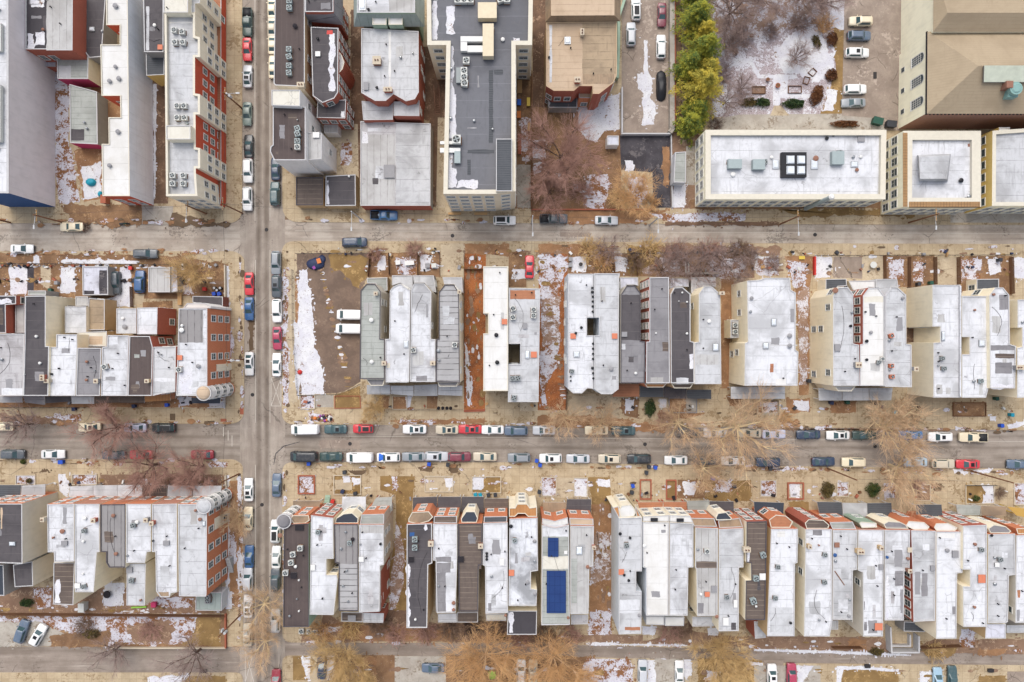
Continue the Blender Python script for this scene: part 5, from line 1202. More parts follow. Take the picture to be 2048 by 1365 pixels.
H('near-black roof with a wandering cable and rubble at its east edge', 9.3, 'dark', 'creamwall', [(893, 442), (915, 402), (965, 400), (1012, 440), (1012, 720), (1034, 726), (1035, 970), (895, 970)], 'vent 960 433 .2 white_paint; vent 940 483 .12 white_paint; vent 988 675 .25 white_paint; vent 988 488 .2 white_paint; patch 928 938 1000 975 white; patch 1005 800 1030 880 snow', group=G3,
  ext=[('rear_extension', 3.2, 'snowroof', 'greywall', [(890, 345), (1000, 350), (1002, 398), (965, 396), (915, 398), (892, 430)], ''), ('porch', 2.9, 'dark', [(852, 992), (988, 992), (988, 1060), (852, 1055)]), ('bay_window', 8.0, 'browny', 'tanwall', [(898, 972), (1030, 972), (1010, 1000), (915, 1000)], '')])
H('smooth light-grey roof with a skylight at the east end of the dark group', 9.4, 'palegrey', 'creamwall', [(1062, 440), (1092, 396), (1140, 396), (1188, 440), (1195, 975), (1036, 975), (1036, 728), (1062, 724)], 'vent 1120 603 .4 white_paint; sky 1160 757 .9 1.2; chim 1188 438 .9 .5 kerbstone; patch 1045 800 1180 860 lightgrey', group=G3,
  ext=[('rear_extension', 3.2, 'mottled', 'greywall', [(1016, 342), (1160, 342), (1162, 400), (1140, 392), (1090, 392), (1060, 436), (1016, 436)], ''), ('porch', 2.9, 'charcoal', [(990, 1008), (1135, 1008), (1135, 1064), (990, 1060)])])
T('f')
H('wide white-roofed house with cream wall and two condensers on a side ledge', 9.2, 'white', 'creamwall', [(1494, 562), (1520, 560), (1530, 556), (1580, 556), (1582, 580), (1592, 586), (1591, 700), (1597, 704), (1595, 772), (1489, 772), (1490, 687), (1496, 684)],
  'sky 1531 692 .9 1.0; sky 1547 645 .8 1.2; patch 1581 618 1588 645 hatchgrey; vent 1578 672 .5 hatchgrey; vent 1578 692 .5 hatchgrey; vent 1500 624 .3; vent 1502 597 .4 hatchgrey; patch 1540 728 1547 745 rustroof; patch 1540 690 1594 692 coping; patch 1552 758 1572 772 whiteclean', group=G3, name='twin_house',
  ext=[('rear_extension', 4.2, 'palegrey', 'creamwall', [(1461, 640), (1482, 640), (1482, 676), (1461, 676)], 'ac 1468 651; ac 1468 664'), ('porch', 3.0, 'palegrey', [(1462, 774), (1570, 774), (1570, 798), (1462, 798)])])
T('b4')
H('light-grey roof with wall ribs on its cream side wall, third house from the right', 9.8, 'palegrey', 'creamwall', [(410, 450), (440, 402), (496, 398), (530, 440), (530, 735), (564, 742), (568, 985), (410, 985)], 'vent 418 420 .6 terracotta; hatch 432 758 .9 1.2 hatchgrey; vent 519 550 .3; vent 510 630 .3 black; chim 545 860 1.0 .9 hatchgrey', group=G3, name='twin_house',
  ext=[('rear_extension', 3.8, 'charcoal', 'creamwall', [(366, 352), (490, 350), (492, 392), (440, 396), (420, 420), (366, 420)], ''), ('porch', 3.0, 'palegrey', [(324, 998), (462, 998), (462, 1072), (326, 1072)]), ('bay_window', 8.6, 'ribbed', 'creamwall', [(420, 987), (545, 987), (520, 1018), (440, 1018)], '')])
H('bright white roof with pipework and a red-brick light gap on its west side', 9.8, 'whiteclean', 'rbrick,S=creamwall', [(587, 450), (622, 404), (680, 404), (715, 452), (717, 985), (570, 985), (570, 740), (587, 736)], 'vent 630 668 .35 hatchgrey; vent 605 720 .35 black; vent 605 830 .3 black; ac 675 845 acgrey .7; ac 695 825 acwhite .7; vent 598 547 .2 black; patch 590 455 712 490 cream', win='W:d,S:d,N:d', group=G3, name='twin_house',
  ext=[('rear_extension', 4.0, 'whiteclean', 'creamwall', [(502, 362), (660, 360), (660, 402), (622, 400), (590, 440), (540, 440)], ''), ('porch', 3.0, 'palegrey', [(466, 998), (622, 998), (622, 1072), (466, 1072)])])
H('light-grey roof with three round orange-rimmed fans', 9.8, 'palegrey', 'palewall', [(720, 452), (755, 402), (796, 402), (844, 446), (845, 736), (876, 742), (878, 994), (720, 990)], 'ac 748 688 hatchorange .8; ac 748 866 hatchorange .8; ac 752 930 hatchorange .8; vent 740 715 .3; vent 742 890 .25; vent 818 465 .35 hatchgrey; chim 884 884 .7 .7 hatchgrey', group=G3, name='twin_house',
  ext=[('rear_extension', 4.0, 'palegrey', 'palewall', [(664, 352), (790, 350), (798, 400), (756, 398), (722, 440), (680, 402), (664, 402)], ''), ('porch', 3.0, 'palegrey', [(626, 998), (764, 998), (755, 1072), (626, 1072)])])
H('white roof with a wide cream side wall and recessed court', 8.6, 'white', 'creamwall,W=creamwall', [(1000, 386), (1166, 386), (1166, 1055), (1005, 1055), (1006, 730), (1046, 728), (1046, 634), (1000, 634)], 'sky 1060 690 .5 1.6; ac 1050 822 acgrey .8; ac 1060 882 acgrey .8; vent 1030 865 .2', win='S:d,N:d', group=G3,
  ext=[('frustum', 'ridge_cap', 8.3, 8.9, 'white', [(1158, 392), (1172, 392), (1172, 1050), (1158, 1050)], [(1162, 392), (1168, 392), (1168, 1050), (1162, 1050)])])
H('white roof with a small cream light well on its west side', 8.5, 'white', 'creamwall', [(1174, 452), (1333, 452), (1332, 1000), (1318, 1056), (1174, 1056), (1174, 798), (1220, 798), (1220, 696), (1174, 696)], 'sky 1290 733 1.0 1.1; ac 1278 955 acteal .8; vent 1240 958 .3; vent 1245 536 .25 terracotta', group=G3)
H('patchwork white roof with dark tarred strips at the right edge', 9.2, 'white', 'creamwall', [(1337, 450), (1372, 402), (1420, 402), (1456, 446), (1460, 738), (1496, 750), (1490, 1000), (1342, 1000)], 'patch 1396 446 1456 534 midgrey; patch 1345 745 1495 775 midgrey; patch 1372 795 1495 822 browny; patch 1372 848 1470 912 midgrey; chim 1490 875 1.0 .7 hatchgrey; vent 1357 444 .3 terracotta; patch 1350 1000 1480 980 snow', group=G3,
  ext=[('rear_extension', 3.2, 'charcoal', 'creamwall', [(1262, 352), (1395, 350), (1396, 440), (1330, 445), (1262, 444)], '')])
H('whitish roof with a cream side wall cut by the right edge', 8.8, 'white', 'creamwall', [(1505, 474), (1640, 470), (1640, 1056), (1502, 1056), (1502, 760), (1532, 754), (1532, 640), (1505, 640)], 'chim 1522 875 .8 .8 kerbstone; vent 1530 608 .3', group=G3)
# ------------------------------------------------------------------ bottom-left block
G4 = 'row houses on the south side of the lower street, west of the crossroads'
T('c1')
H('dark roof with a tall grey-beige side wall at the left edge of the bottom row', 10.0, 'dark', 'beige,N=obrick', [(-120, 316), (130, 316), (132, 670), (-120, 660)], 'sky 76 550 1.0 .6; patch 4 340 14 465 tan', win='N:d,S:d', group=G4,
  ext=[('rear_extension', 7.0, 'dark', 'beige,W=dbrick', [(76, 676), (190, 655), (194, 800), (86, 806)], ''), ('rear_extension', 7.6, 'navy', 'greywall', [(-120, 672), (20, 676), (25, 858), (-120, 850)], ''),
       ('porch', 3.1, 'charcoal', [(-100, 207), (124, 207), (116, 282), (-100, 282)]), ('porch', 3.0, 'palegrey', [(128, 212), (266, 202), (262, 282), (122, 284)])])
H('mottled whitish roof with two brown vents, west end of the orange-fronted terrace', 9.4, 'whiteworn', 'creamwall,N=obrick', [(276, 320), (434, 316), (436, 656), (318, 660), (316, 602), (280, 602)], 'vent 372 476 .5 terracotta; hatch 383 546 1.0 .8 hatchgrey; vent 318 513 .25 terracotta; chim 270 402 .6 .7 kerbstone', win='N:d,S:d', group=G4,
  ext=[('rear_extension', 7.4, 'browny', 'creamwall', [(314, 662), (438, 662), (430, 912), (312, 908)], 'patch 322 760 350 900 snow'), ('porch', 3.0, 'palegrey', [(410, 216), (545, 210), (545, 280), (402, 280)])])
H('white roof with three round vents, second in the orange-fronted terrace', 9.4, 'white', 'creamwall,N=pbrick', [(438, 318), (584, 318), (584, 600), (568, 602), (550, 836), (440, 836)], 'vent 503 400 .4 white_paint; ac 502 472 acgrey .8; vent 494 535 .3 white_paint; chim 566 408 .7 .7; vent 492 726 .25 white_paint; ac 500 798 acgrey .8; hatch 460 795 .9 .8 white_paint', win='N:d', group=G4,
  ext=[('porch', 3.0, 'palegrey', [(548, 210), (690, 208), (690, 280), (548, 280)])])
H('grey ribbed roof in the middle of the orange-fronted terrace', 9.4, 'ribbedv', 'creamwall,N=obrick', [(588, 320), (736, 318), (736, 692), (640, 692), (622, 660), (622, 602), (588, 600)], 'vent 670 384 .4 terracotta; vent 686 608 .4 terracotta', win='N:d,S:d', group=G4, coping='copingdark',
  ext=[('porch', 3.0, 'palegrey', [(692, 208), (834, 206), (834, 280), (692, 280)])])
H('white roof with a lower condenser and brown square on its rear half', 9.3, 'white', 'creamwall,N=obrick', [(740, 318), (886, 318), (886, 598), (862, 600), (850, 664), (740, 664)], 'ac 790 440 acgrey .9; vent 808 422 .4 white_paint; chim 872 405 .7 .7 hatchgrey; vent 752 620 .2', win='N:d', group=G4,
  ext=[('rear_extension', 8.0, 'palegrey', 'creamwall', [(744, 668), (856, 668), (850, 914), (742, 914)], 'hatch 764 702 1.0 1.0 hatchgrey; ac 780 762 acgrey .9; vent 830 880 .25 terracotta'), ('porch', 3.0, 'browny', [(838, 206), (978, 208), (978, 276), (838, 276)])])
H('stained white roof with a rounded rear bay and one grey hatch', 9.3, 'whiteworn', 'creamwall,N=pbrick', [(892, 320), (1038, 316), (1040, 836), (1002, 842), (995, 866), (942, 866), (916, 830), (912, 600), (892, 600)], 'hatch 980 546 1.0 .8 hatchgrey; vent 902 532 .2 black; chim 905 424 .7 .7; patch 922 835 990 860 tanrough', win='N:d,S:d', group=G4,
  ext=[('porch', 3.0, 'palegrey', [(986, 210), (1130, 212), (1130, 276), (982, 276)])])
H('orange brick corner house with white roof, white turret and black bay, south-west of the crossroads', 9.6, 'palegrey', 'obrick,W=creamwall', [(1044, 318), (1215, 320), (1212, 850), (1208, 862), (1050, 860)], 'vent 1152 354 .3 terracotta; vent 1178 406 .4 terracotta; sky 1200 432 .5 .8; patch 1085 535 1120 565 white', win='E:m,N:d,S:d', name='corner_house', cat='corner house', group=G4,
  ext=[('turret', 10.2, 'palegrey', 'whitewall', 1196, 332, 1.3, .3), ('bay_window', 6.4, 'dark', 'ivory', [(1222, 404), (1262, 404), (1262, 470), (1240, 488), (1222, 480)], ''),
       ('rear_extension', 3.0, 'green', 'palewall', [(1150, 838), (1304, 836), (1300, 946), (1146, 944)], 'ac 1228 860 hatchgrey; ac 1228 880 hatchgrey'), ('porch', 3.0, 'palegrey', [(1134, 212), (1300, 212), (1290, 280), (1134, 276)])])
# ------------------------------------------------------------------ bottom-right block
G5 = 'row houses on the south side of the lower street, east of the crossroads'
T('c2')
H('dark-brown corner roof with a line of condensers and a round dark turret', 10.0, 'brown', 'greenwall,N=obrick,S=beige', [(198, 440), (344, 432), (346, 1040), (194, 1042)], 'ac 300 572; ac 258 608; ac 247 656; ac 215 716; vent 270 682 .35 white_paint; hatch 258 735 1.0 1.0 blackmatt; vent 290 762 .2 white_paint; vent 290 943 .2 white_paint; vent 278 872 .2; vent 235 972 .25; hatch 292 455 1.4 .9 blackmatt; vent 180 500 .5 terracotta', win='N:d,W:d', name='corner_house', cat='corner house', group=G5, coping='copingdark',
  ext=[('turret', 10.3, 'midgrey', 'whitewall', 198, 420, 1.3, .5), ('bay_window', 9.6, 'tanrough', 'obrick', [(238, 405), (250, 385), (345, 385), (350, 415), (320, 434), (255, 434)], ''), ('porch', 3.0, 'tanrough', [(252, 300), (412, 300), (400, 385), (256, 375)]),
       ('stoop', [(440, 268), (470, 268), (465, 330), (435, 330)], 5, 'greenwall')])
H('white roof with a cream rear well and a red painted front', 10.2, 'white', 'creamwall,N=rbrick', [(358, 384), (488, 400), (490, 640), (448, 640), (448, 735), (508, 735), (514, 760), (490, 970), (350, 968)], 'ac 402 480 acteal .8; hatch 372 688 .7 .9 white_paint; vent 427 870 .2 black; vent 420 478 .15 black', win='N:d,S:d', group=G5)
H('grey seamed roof with small vents, third from the crossroads corner', 10.0, 'ribbedv', 'creamwall,N=obrick', [(492, 436), (634, 436), (636, 948), (520, 946), (520, 668), (498, 664)], 'vent 563 480 .25; ac 588 543 acteal .8; vent 536 578 .3; vent 570 706 .25; vent 548 796 .25; vent 577 886 .25; vent 605 522 .4 blackmatt; patch 524 670 630 940 ribbed', win='N:d', group=G5, coping='copingdark',
  ext=[('bay_window', 9.4, 'navy', 'creamwall', [(505, 402), (550, 375), (600, 370), (636, 402), (634, 432), (498, 432)], ''), ('porch', 3.2, 'white', [(542, 276), (680, 276), (680, 362), (538, 364)]), ('rear_extension', 5.0, 'browny', 'creamwall', [(536, 952), (662, 954), (660, 1012), (536, 1008)], 'hatch 600 985 1.4 1.0 hatchgrey')])
H('patchy white roof with a long exposed grey wall and red-brick rear', 10.0, 'whiteworn', 'beige,N=pbrick', [(640, 440), (784, 440), (785, 676), (764, 680), (760, 950), (640, 954)], 'patch 652 445 780 490 lightgrey; vent 768 550 .3 black; hatch 655 640 .8 .8 white_paint; vent 650 553 .2', win='N:d,E:s', group=G5,
  ext=[('porch', 3.2, 'greygreen', [(740, 282), (834, 278), (830, 362), (690, 366)]), ('cornice_block', 9.4, 'greygreen', 'beige,N=obrick', [(655, 380), (786, 376), (786, 438), (645, 438)], ''), ('rear_extension', 5.4, 'palegrey', 'rbrick', [(664, 956), (786, 960), (782, 1016), (664, 1014)], ''),
       ('wing', 9.2, 'palegrey', 'rbrick', [(762, 684), (768, 684), (768, 945), (762, 945)], '')])
H('near-black roof with blue-tinted condensers, west end of the group beside the passage', 10.0, 'dark', 'tanwall,N=obrick', [(920, 436), (1068, 432), (1070, 666), (1046, 676), (1040, 1046), (918, 1046)], 'ac 970 520 acteal; ac 970 568 acteal; patch 935 485 965 510 bluepaint; chim 1065 542 .9 .9 terracotta; hatch 948 642 .8 .9 blackmatt; vent 972 992 .25 white_paint; patch 922 670 936 1040 snow; patch 1028 436 1036 468 snow', win='N:d', group=G5,
  ext=[('bay_window', 9.6, 'tanrough', 'obrick', [(930, 404), (952, 366), (1050, 362), (1075, 395), (1050, 420), (985, 438), (930, 424)], ''), ('porch', 3.1, 'dark', [(956, 280), (1098, 276), (1096, 366), (956, 358)])])
H('white roof with an L-shaped grey inset behind the second front of the group', 9.8, 'white', 'creamwall,N=pbrick', [(1074, 434), (1216, 436), (1216, 636), (1206, 956), (1096, 958), (1090, 652), (1074, 650)], 'patch 1088 664 1178 720 midgrey; patch 1090 720 1150 950 midgrey; patch 1088 628 1180 660 midgrey; vent 1196 895 .4 terracotta; vent 1196 935 .35 terracotta; vent 1108 796 .25', win='N:d', group=G5,
  ext=[('cornice_block', 9.5, 'browny', 'creamwall,N=obrick', [(1080, 390), (1214, 388), (1214, 432), (1078, 430)], ''), ('porch', 3.1, 'dark', [(1102, 276), (1238, 276), (1238, 366), (1100, 366)]), ('rear_extension', 5.4, 'white', 'creamwall', [(1102, 962), (1212, 960), (1214, 1014), (1104, 1014)], '')])
H('brown seamed roof with a dark rounded front bay, third in its group', 9.8, 'browny', 'beige,N=obrick', [(1222, 434), (1362, 432), (1362, 676), (1342, 680), (1338, 950), (1226, 950)], 'chim 1355 556 .8 .8 terracotta; hatch 1238 640 1.0 1.0 blackmatt; patch 1226 660 1358 700 browny', win='N:d', group=G5, coping='copingdark',
  ext=[('bay_window', 9.2, 'navy', 'creamwall', [(1238, 405), (1268, 362), (1320, 362), (1338, 402), (1330, 428), (1242, 428)], ''), ('porch', 3.1, 'dark', [(1242, 276), (1372, 276), (1372, 370), (1240, 366)]), ('rear_extension', 5.0, 'browny', 'beige', [(1216, 954), (1338, 952), (1338, 1014), (1216, 1014)], '')])
H('plain white roof with three square black vents', 9.8, 'white', 'creamwall,N=pbrick', [(1368, 430), (1512, 426), (1514, 958), (1382, 962), (1380, 684), (1366, 676)], 'vent 1390 605 .3 black; vent 1390 622 .3 black; vent 1390 640 .3 black; vent 1418 740 .3; patch 1398 900 1418 945 midgrey; hatch 1480 655 .7 1.2 white_paint; vent 1500 968 .3 terracotta', win='N:d', group=G5,
  ext=[('cornice_block', 9.4, 'charcoal', 'creamwall,N=obrick', [(1374, 392), (1510, 390), (1508, 426), (1372, 430)], ''), ('porch', 3.1, 'browny', [(1376, 286), (1516, 286), (1514, 372), (1374, 366)]), ('rear_extension', 5.4, 'cream', 'creamwall', [(1384, 964), (1504, 962), (1504, 1004), (1386, 1004)], '')])
T('f')
H('black-speckled white roof with an orange-topped bay and dark rear section', 10.0, 'whitespeck', 'creamwall,N=obrick', [(1019, 1038), (1075, 1036), (1076, 1142), (1062, 1144), (1062, 1178), (1074, 1180), (1073, 1212), (1017, 1212)],
  'ac 1029 1080 acteal .8; vent 1069 1082 .4 hatchgrey; hatch 1023 1145 .9 1.0 hatchorange; vent 1055 1164 .4 hatchgrey; vent 1070 1187 .4 hatchgrey; vent 1022 1052 .4 black; vent 1069 1122 .3', win='N:d', group=G5,
  ext=[('bay_window', 9.6, 'orangewood', 'ivory', [(1018, 1016), (1030, 1016), (1034, 1008), (1054, 1008), (1060, 1016), (1074, 1014), (1074, 1034), (1056, 1034), (1050, 1028), (1036, 1028), (1030, 1034), (1018, 1034)], ''),
       ('rear_extension', 8.0, 'darksnow', 'creamwall,W=whitewall', [(1016, 1222), (1074, 1222), (1073, 1270), (1014, 1270)], 'patch 1019 1226 1026 1266 snow')])
T('c3')
_sol = H('grey roof carrying two blue solar arrays', 9.6, 'greygreen', 'creamwall,N=pbrick', [(128, 440), (208, 458), (288, 440), (292, 1028), (126, 1030)], 'hatch 268 600 .5 .5 white_paint; vent 282 982 .3 terracotta; patch 132 440 285 510 white; patch 132 625 285 700 cream', win='N:d', group=G5,
  ext=[('cornice_block', 9.3, 'whiteclean', 'obrick', [(130, 402), (205, 418), (280, 396), (284, 436), (208, 454), (130, 436)], ''), ('porch', 3.0, 'tanrough', [(136, 308), (272, 308), (272, 374), (134, 374)])])
H('grey roof with creased repairs in the same twin as the solar roof', 9.6, 'lightgrey', 'creamwall,N=obrick', [(296, 446), (434, 448), (430, 684), (406, 690), (402, 962), (296, 965)], 'chim 430 565 .5 .6; patch 300 640 335 900 greygreen; vent 396 684 .4 terracotta; sky 348 590 1.0 1.4', win='N:d,E:s', group=G5,
  ext=[('cornice_block', 9.3, 'tan', 'obrick', [(290, 400), (430, 405), (432, 444), (292, 440)], ''), ('porch', 3.0, 'dark', [(276, 290), (418, 290), (416, 376), (270, 376)]), ('rear_extension', 6.0, 'mottled', 'creamwall', [(300, 968), (400, 968), (398, 1024), (300, 1026)], '')])
def solar(x0, y0, x1, y1):
    a, b_ = P(x0, y1, 9.9), P(x1, y0, 9.9); lo = _sol.location; m = MB(); m.box(a[0]-lo.x, a[1]-lo.y, 9.72, b_[0]-lo.x, b_[1]-lo.y, 9.8, MATS['solar'])
    for (fx, fy) in ((.1, .1), (.9, .1), (.1, .9), (.9, .9)): 
        cx, cy = a[0]+(b_[0]-a[0])*fx-lo.x, a[1]+(b_[1]-a[1])*fy-lo.y; m.box(cx-.05, cy-.05, 9.35, cx+.05, cy+.05, 9.72, MATS['steel'])
    m.build('solar_array', _sol)
solar(164, 518, 226, 630); solar(157, 712, 270, 960)
H('long pale roof with a tiled gable front and dark light slot beside the wide passage', 9.6, 'palegrey', 'palewall,N=creamwall', [(580, 400), (716, 396), (716, 714), (682, 714), (682, 830), (714, 832), (712, 1080), (580, 1084)], 'hatch 593 714 .9 .9 hatchorange; ac 623 556 acgrey .9; vent 586 490 .35 black; vent 644 514 .3 black; vent 610 732 .3 black; vent 637 764 .3 black; vent 698 968 .35 hatchgrey; patch 585 880 705 960 white; patch 615 1040 705 1060 rustroof', win='N:d,S:d', group=G5,
  ext=[('bay_window', 9.4, 'whiteclean', 'ivory', [(590, 396), (582, 350), (598, 328), (650, 322), (672, 345), (680, 370), (668, 392), (635, 396), (605, 404)], ''), ('cornice_block', 9.2, 'orangewood', 'creamwall', [(545, 338), (580, 332), (588, 398), (578, 398)], ''), ('cornice_block', 9.2, 'orangewood', 'creamwall', [(676, 330), (706, 384), (712, 394), (684, 394)], ''), ('stoop', [(552, 256), (580, 256), (580, 330), (552, 330)], 6, 'conc')])
H('brightest white roof of the bottom row, west of its mottled twin', 9.8, 'whiteclean', 'creamwall,W=palewall', [(720, 424), (874, 426), (872, 974), (740, 974), (740, 694), (722, 690)], 'vent 728 560 .4 white_paint; hatch 786 408 1.2 .5 cover; patch 830 470 855 486 hatchgrey', win='N:d,S:d', group=G5, ext=[('cornice_block', 9.6, 'whiteclean', 'ivory', [(722, 392), (876, 384), (874, 422), (722, 420)], ''), ('porch', 3.2, 'rustroof', [(690, 308), (838, 306), (838, 378), (706, 378)], 'redpaint'), ('rear_extension', 6.4, 'whiteclean', 'palewall', [(740, 978), (848, 978), (846, 1030), (740, 1026)], '')])
H('mottled white roof beside the brightest white one', 9.7, 'whiteworn', 'creamwall', [(878, 426), (1018, 432), (1018, 690), (988, 692), (984, 974), (876, 974)], 'hatch 938 410 1.2 .5 cover; patch 955 962 975 972 hatchgrey', win='N:d,S:d,E:s', group=G5, ext=[('cornice_block', 9.6, 'whiteclean', 'ivory', [(878, 384), (1000, 388), (1018, 428), (878, 422)], ''), ('porch', 3.2, 'rustroof', [(842, 306), (978, 306), (978, 378), (842, 378)], 'redpaint'), ('rear_extension', 6.4, 'whiteclean', 'palewall', [(852, 982), (965, 982), (962, 1034), (852, 1034)], '')])
H('weathered grey-beige roof with an orange hatch and black stain', 9.5, 'lightgrey', 'creamwall,N=obrick', [(1030, 456), (1162, 460), (1160, 974), (1040, 976), (1036, 702), (1028, 690)], 'hatch 1096 845 .8 .8 hatchorange; hatch 1136 815 .9 1.1 hatchgrey; vent 1060 845 .3 white_paint; ac 1092 590 acwhite .9; vent 1042 583 .3; patch 1045 900 1078 960 midgrey; patch 1030 655 1160 695 browny; vent 1152 975 .4 terracotta', win='N:d', group=G5,
  ext=[('cornice_block', 9.2, 'tanrough', 'obrick', [(1000, 400), (1140, 402), (1158, 452), (1022, 450)], ''), ('porch', 3.1, 'greygreen', [(980, 302), (1110, 298), (1108, 382), (988, 382)]), ('rear_extension', 5.4, 'palegrey', 'creamwall', [(1012, 980), (1140, 978), (1138, 1036), (1012, 1038)], '')])
H('light roof with a dormer front and torn black streaks at the rear', 9.5, 'palegrey', 'creamwall,N=pbrick', [(1168, 466), (1312, 460), (1312, 690), (1286, 692), (1284, 1064), (1166, 1066)], 'ac 1210 860 acgrey .8; patch 1250 840 1268 905 hatchgrey; patch 1240 1015 1268 1060 dark; hatch 1205 1005 .9 1.3 white_paint; hatch 1262 900 .6 1.3 white_paint', win='N:d', group=G5,
  ext=[('bay_window', 9.2, 'navy', 'ivory', [(1148, 400), (1162, 372), (1210, 366), (1244, 402), (1238, 412), (1152, 414)], ''), ('cornice_block', 8.8, 'tanrough', 'obrick', [(1162, 416), (1290, 400), (1310, 454), (1170, 460)], ''), ('porch', 3.1, 'dark', [(1114, 302), (1254, 304), (1256, 386), (1112, 382)])])
H('brown ribbed roof with tangled cables and a red-brick front wall', 10.0, 'browny', 'creamwall,N=rbrick', [(1330, 422), (1450, 418), (1440, 1000), (1322, 1000), (1326, 768), (1358, 766), (1356, 666), (1328, 662)], 'ac 1420 612 acteal; ac 1378 748 acteal; hatch 1420 742 1.0 1.1 white_paint; ac 1362 880 acteal 1.1; vent 1382 915 .25 white_paint; chim 1322 578 1.2 .8 kerbstone; patch 1330 600 1345 660 snow', win='N:d', group=G5, coping='copingdark')
T('f')
H('smooth white roof between the brown ribbed roof and the red brick slot', 9.6, 'white', 'beige,N=obrick,W=tanwall', [(1542, 1058), (1596, 1058), (1595, 1126), (1590, 1128), (1589, 1273), (1534, 1273)], 'ac 1554 1133 acgrey .8; ac 1549 1195 acgrey .8; patch 1555 1064 1570 1074 whiteclean; patch 1540 1215 1585 1265 palegrey; vent 1580 1245 .3 black', win='N:d', group=G5,
  ext=[('bay_window', 9.2, 'rustroof', 'obrick', [(1538, 1040), (1552, 1030), (1572, 1032), (1586, 1044), (1580, 1056), (1542, 1056)], ''), ('porch', 3.1, 'navy', [(1508, 1004), (1568, 1006), (1566, 1032), (1510, 1030)]), ('rear_extension', 5.0, 'palegrey', 'rbrick', [(1508, 1243), (1532, 1245), (1532, 1276), (1510, 1278)], '')])
T('c4')
H('white roof with a deep red-brick front return and cream side wall', 9.8, 'white', 'creamwall,N=rbrick', [(244, 466), (398, 466), (402, 1002), (386, 1096), (235, 1096), (242, 660)], 'ac 352 613 acgrey .8; ac 350 773 acgrey .8; chim 255 560 .6 .7 tanwall; patch 285 466 340 502 midgrey; vent 318 558 .2 terracotta; vent 320 996 .25; patch 240 1006 392 1012 palegrey', win='N:d,W:s', group=G5,
  ext=[('bay_window', 9.5, 'browny', 'rbrick', [(240, 430), (262, 408), (350, 412), (384, 442), (376, 464), (250, 464)], ''), ('porch', 3.0, 'charcoal', [(312, 306), (456, 308), (462, 395), (330, 398)])])
H('light-grey roof with a fallen pole lying on it', 9.6, 'palegrey', 'beige,N=obrick', [(404, 470), (548, 470), (546, 704), (522, 708), (520, 998), (404, 998)], 'hatch 424 556 .8 .8 terracotta; vent 412 615 .4 bluepaint; vent 416 650 .3; vent 494 972 .35 hatchgrey; vent 500 878 .25', win='N:d', group=G5,
  ext=[('cornice_block', 9.2, 'greygreen', 'obrick', [(384, 425), (520, 422), (542, 466), (402, 466)], ''), ('porch', 3.0, 'palegrey', [(460, 312), (604, 314), (606, 392), (464, 396)]), ('rear_extension', 5.0, 'lightgrey', 'tanwall', [(390, 1002), (436, 1002), (436, 1056), (390, 1056)], '')])
H('white roof with a beige chimney pair, between the fallen-pole roof and a patched grey one', 9.7, 'white', 'beige,N=pbrick', [(554, 470), (704, 470), (698, 1096), (582, 1096), (580, 720), (552, 708)], 'chim 552 590 1.2 .8 tanwall; chim 672 568 .6 .7 tanwall; hatch 683 686 .7 .9 hatchgrey; hatch 668 1035 1.3 1.2 hatchorange; patch 584 890 592 940 midgrey; patch 588 1010 604 1060 midgrey; patch 586 985 696 990 palegrey', win='N:d,W:s', group=G5,
  ext=[('bay_window', 9.2, 'whiteclean', 'greenwall', [(560, 432), (568, 422), (660, 430), (664, 456), (575, 460)], ''), ('porch', 3.0, 'charcoal', [(606, 314), (748, 312), (752, 400), (608, 398)])])
H('grey-white roof with large black patches above the red-brick window slot', 9.6, 'whiteworn', 'beige,N=obrick', [(708, 470), (858, 470), (854, 708), (824, 714), (820, 1002), (708, 1002)], 'patch 770 712 820 800 midgrey; vent 840 636 .35 terracotta; hatch 850 585 .7 .8 kerbstone; vent 718 628 .3 bluepaint; patch 712 740 728 990 snow; patch 800 820 815 960 hatchgrey', win='N:d', group=G5,
  ext=[('bay_window', 9.2, 'midgrey', 'creamwall', [(702, 436), (730, 420), (800, 424), (832, 440), (850, 464), (716, 462)], ''), ('rear_extension', 3.2, 'charcoal', 'greywall', [(822, 1008), (944, 1016), (944, 1070), (820, 1066)], '')])
H('grey roof with dark soot stripes and red-brick west wall in the bottom right row', 9.6, 'palegrey', 'rbrick,N=obrick', [(864, 472), (1008, 476), (1004, 1004), (878, 1010), (872, 712)], 'patch 886 718 918 850 hatchgrey; patch 925 725 960 860 midgrey; hatch 985 692 .7 .9 hatchgrey; chim 838 702 .6 .6 terracotta; patch 930 555 970 590 white', win='N:d,W:d', group=G5,
  ext=[('bay_window', 9.3, 'whiteclean', 'obrick', [(832, 446), (850, 418), (940, 425), (972, 452), (960, 470), (880, 470)], ''), ('porch', 3.0, 'charcoal', [(892, 322), (1042, 322), (1048, 400), (898, 404)])])
H('white roof with two orange-fronted bays and a brown stain on its east edge', 9.7, 'white', 'creamwall,N=pbrick', [(1012, 480), (1166, 480), (1166, 722), (1134, 726), (1130, 1108), (1010, 1110)], 'vent 1070 588 .45 hatchgrey; hatch 1118 610 1.0 1.2 hatchgrey; patch 1106 920 1126 965 midgrey; patch 1015 490 1120 520 whiteclean', win='N:d', group=G5,
  ext=[('bay_window', 9.3, 'whiteclean', 'obrick', [(998, 456), (1010, 432), (1080, 430), (1138, 458), (1120, 478), (1012, 476)], ''), ('bay_window', 4.4, 'navy', 'ivory', [(986, 402), (1046, 402), (1046, 432), (988, 432)], '')])
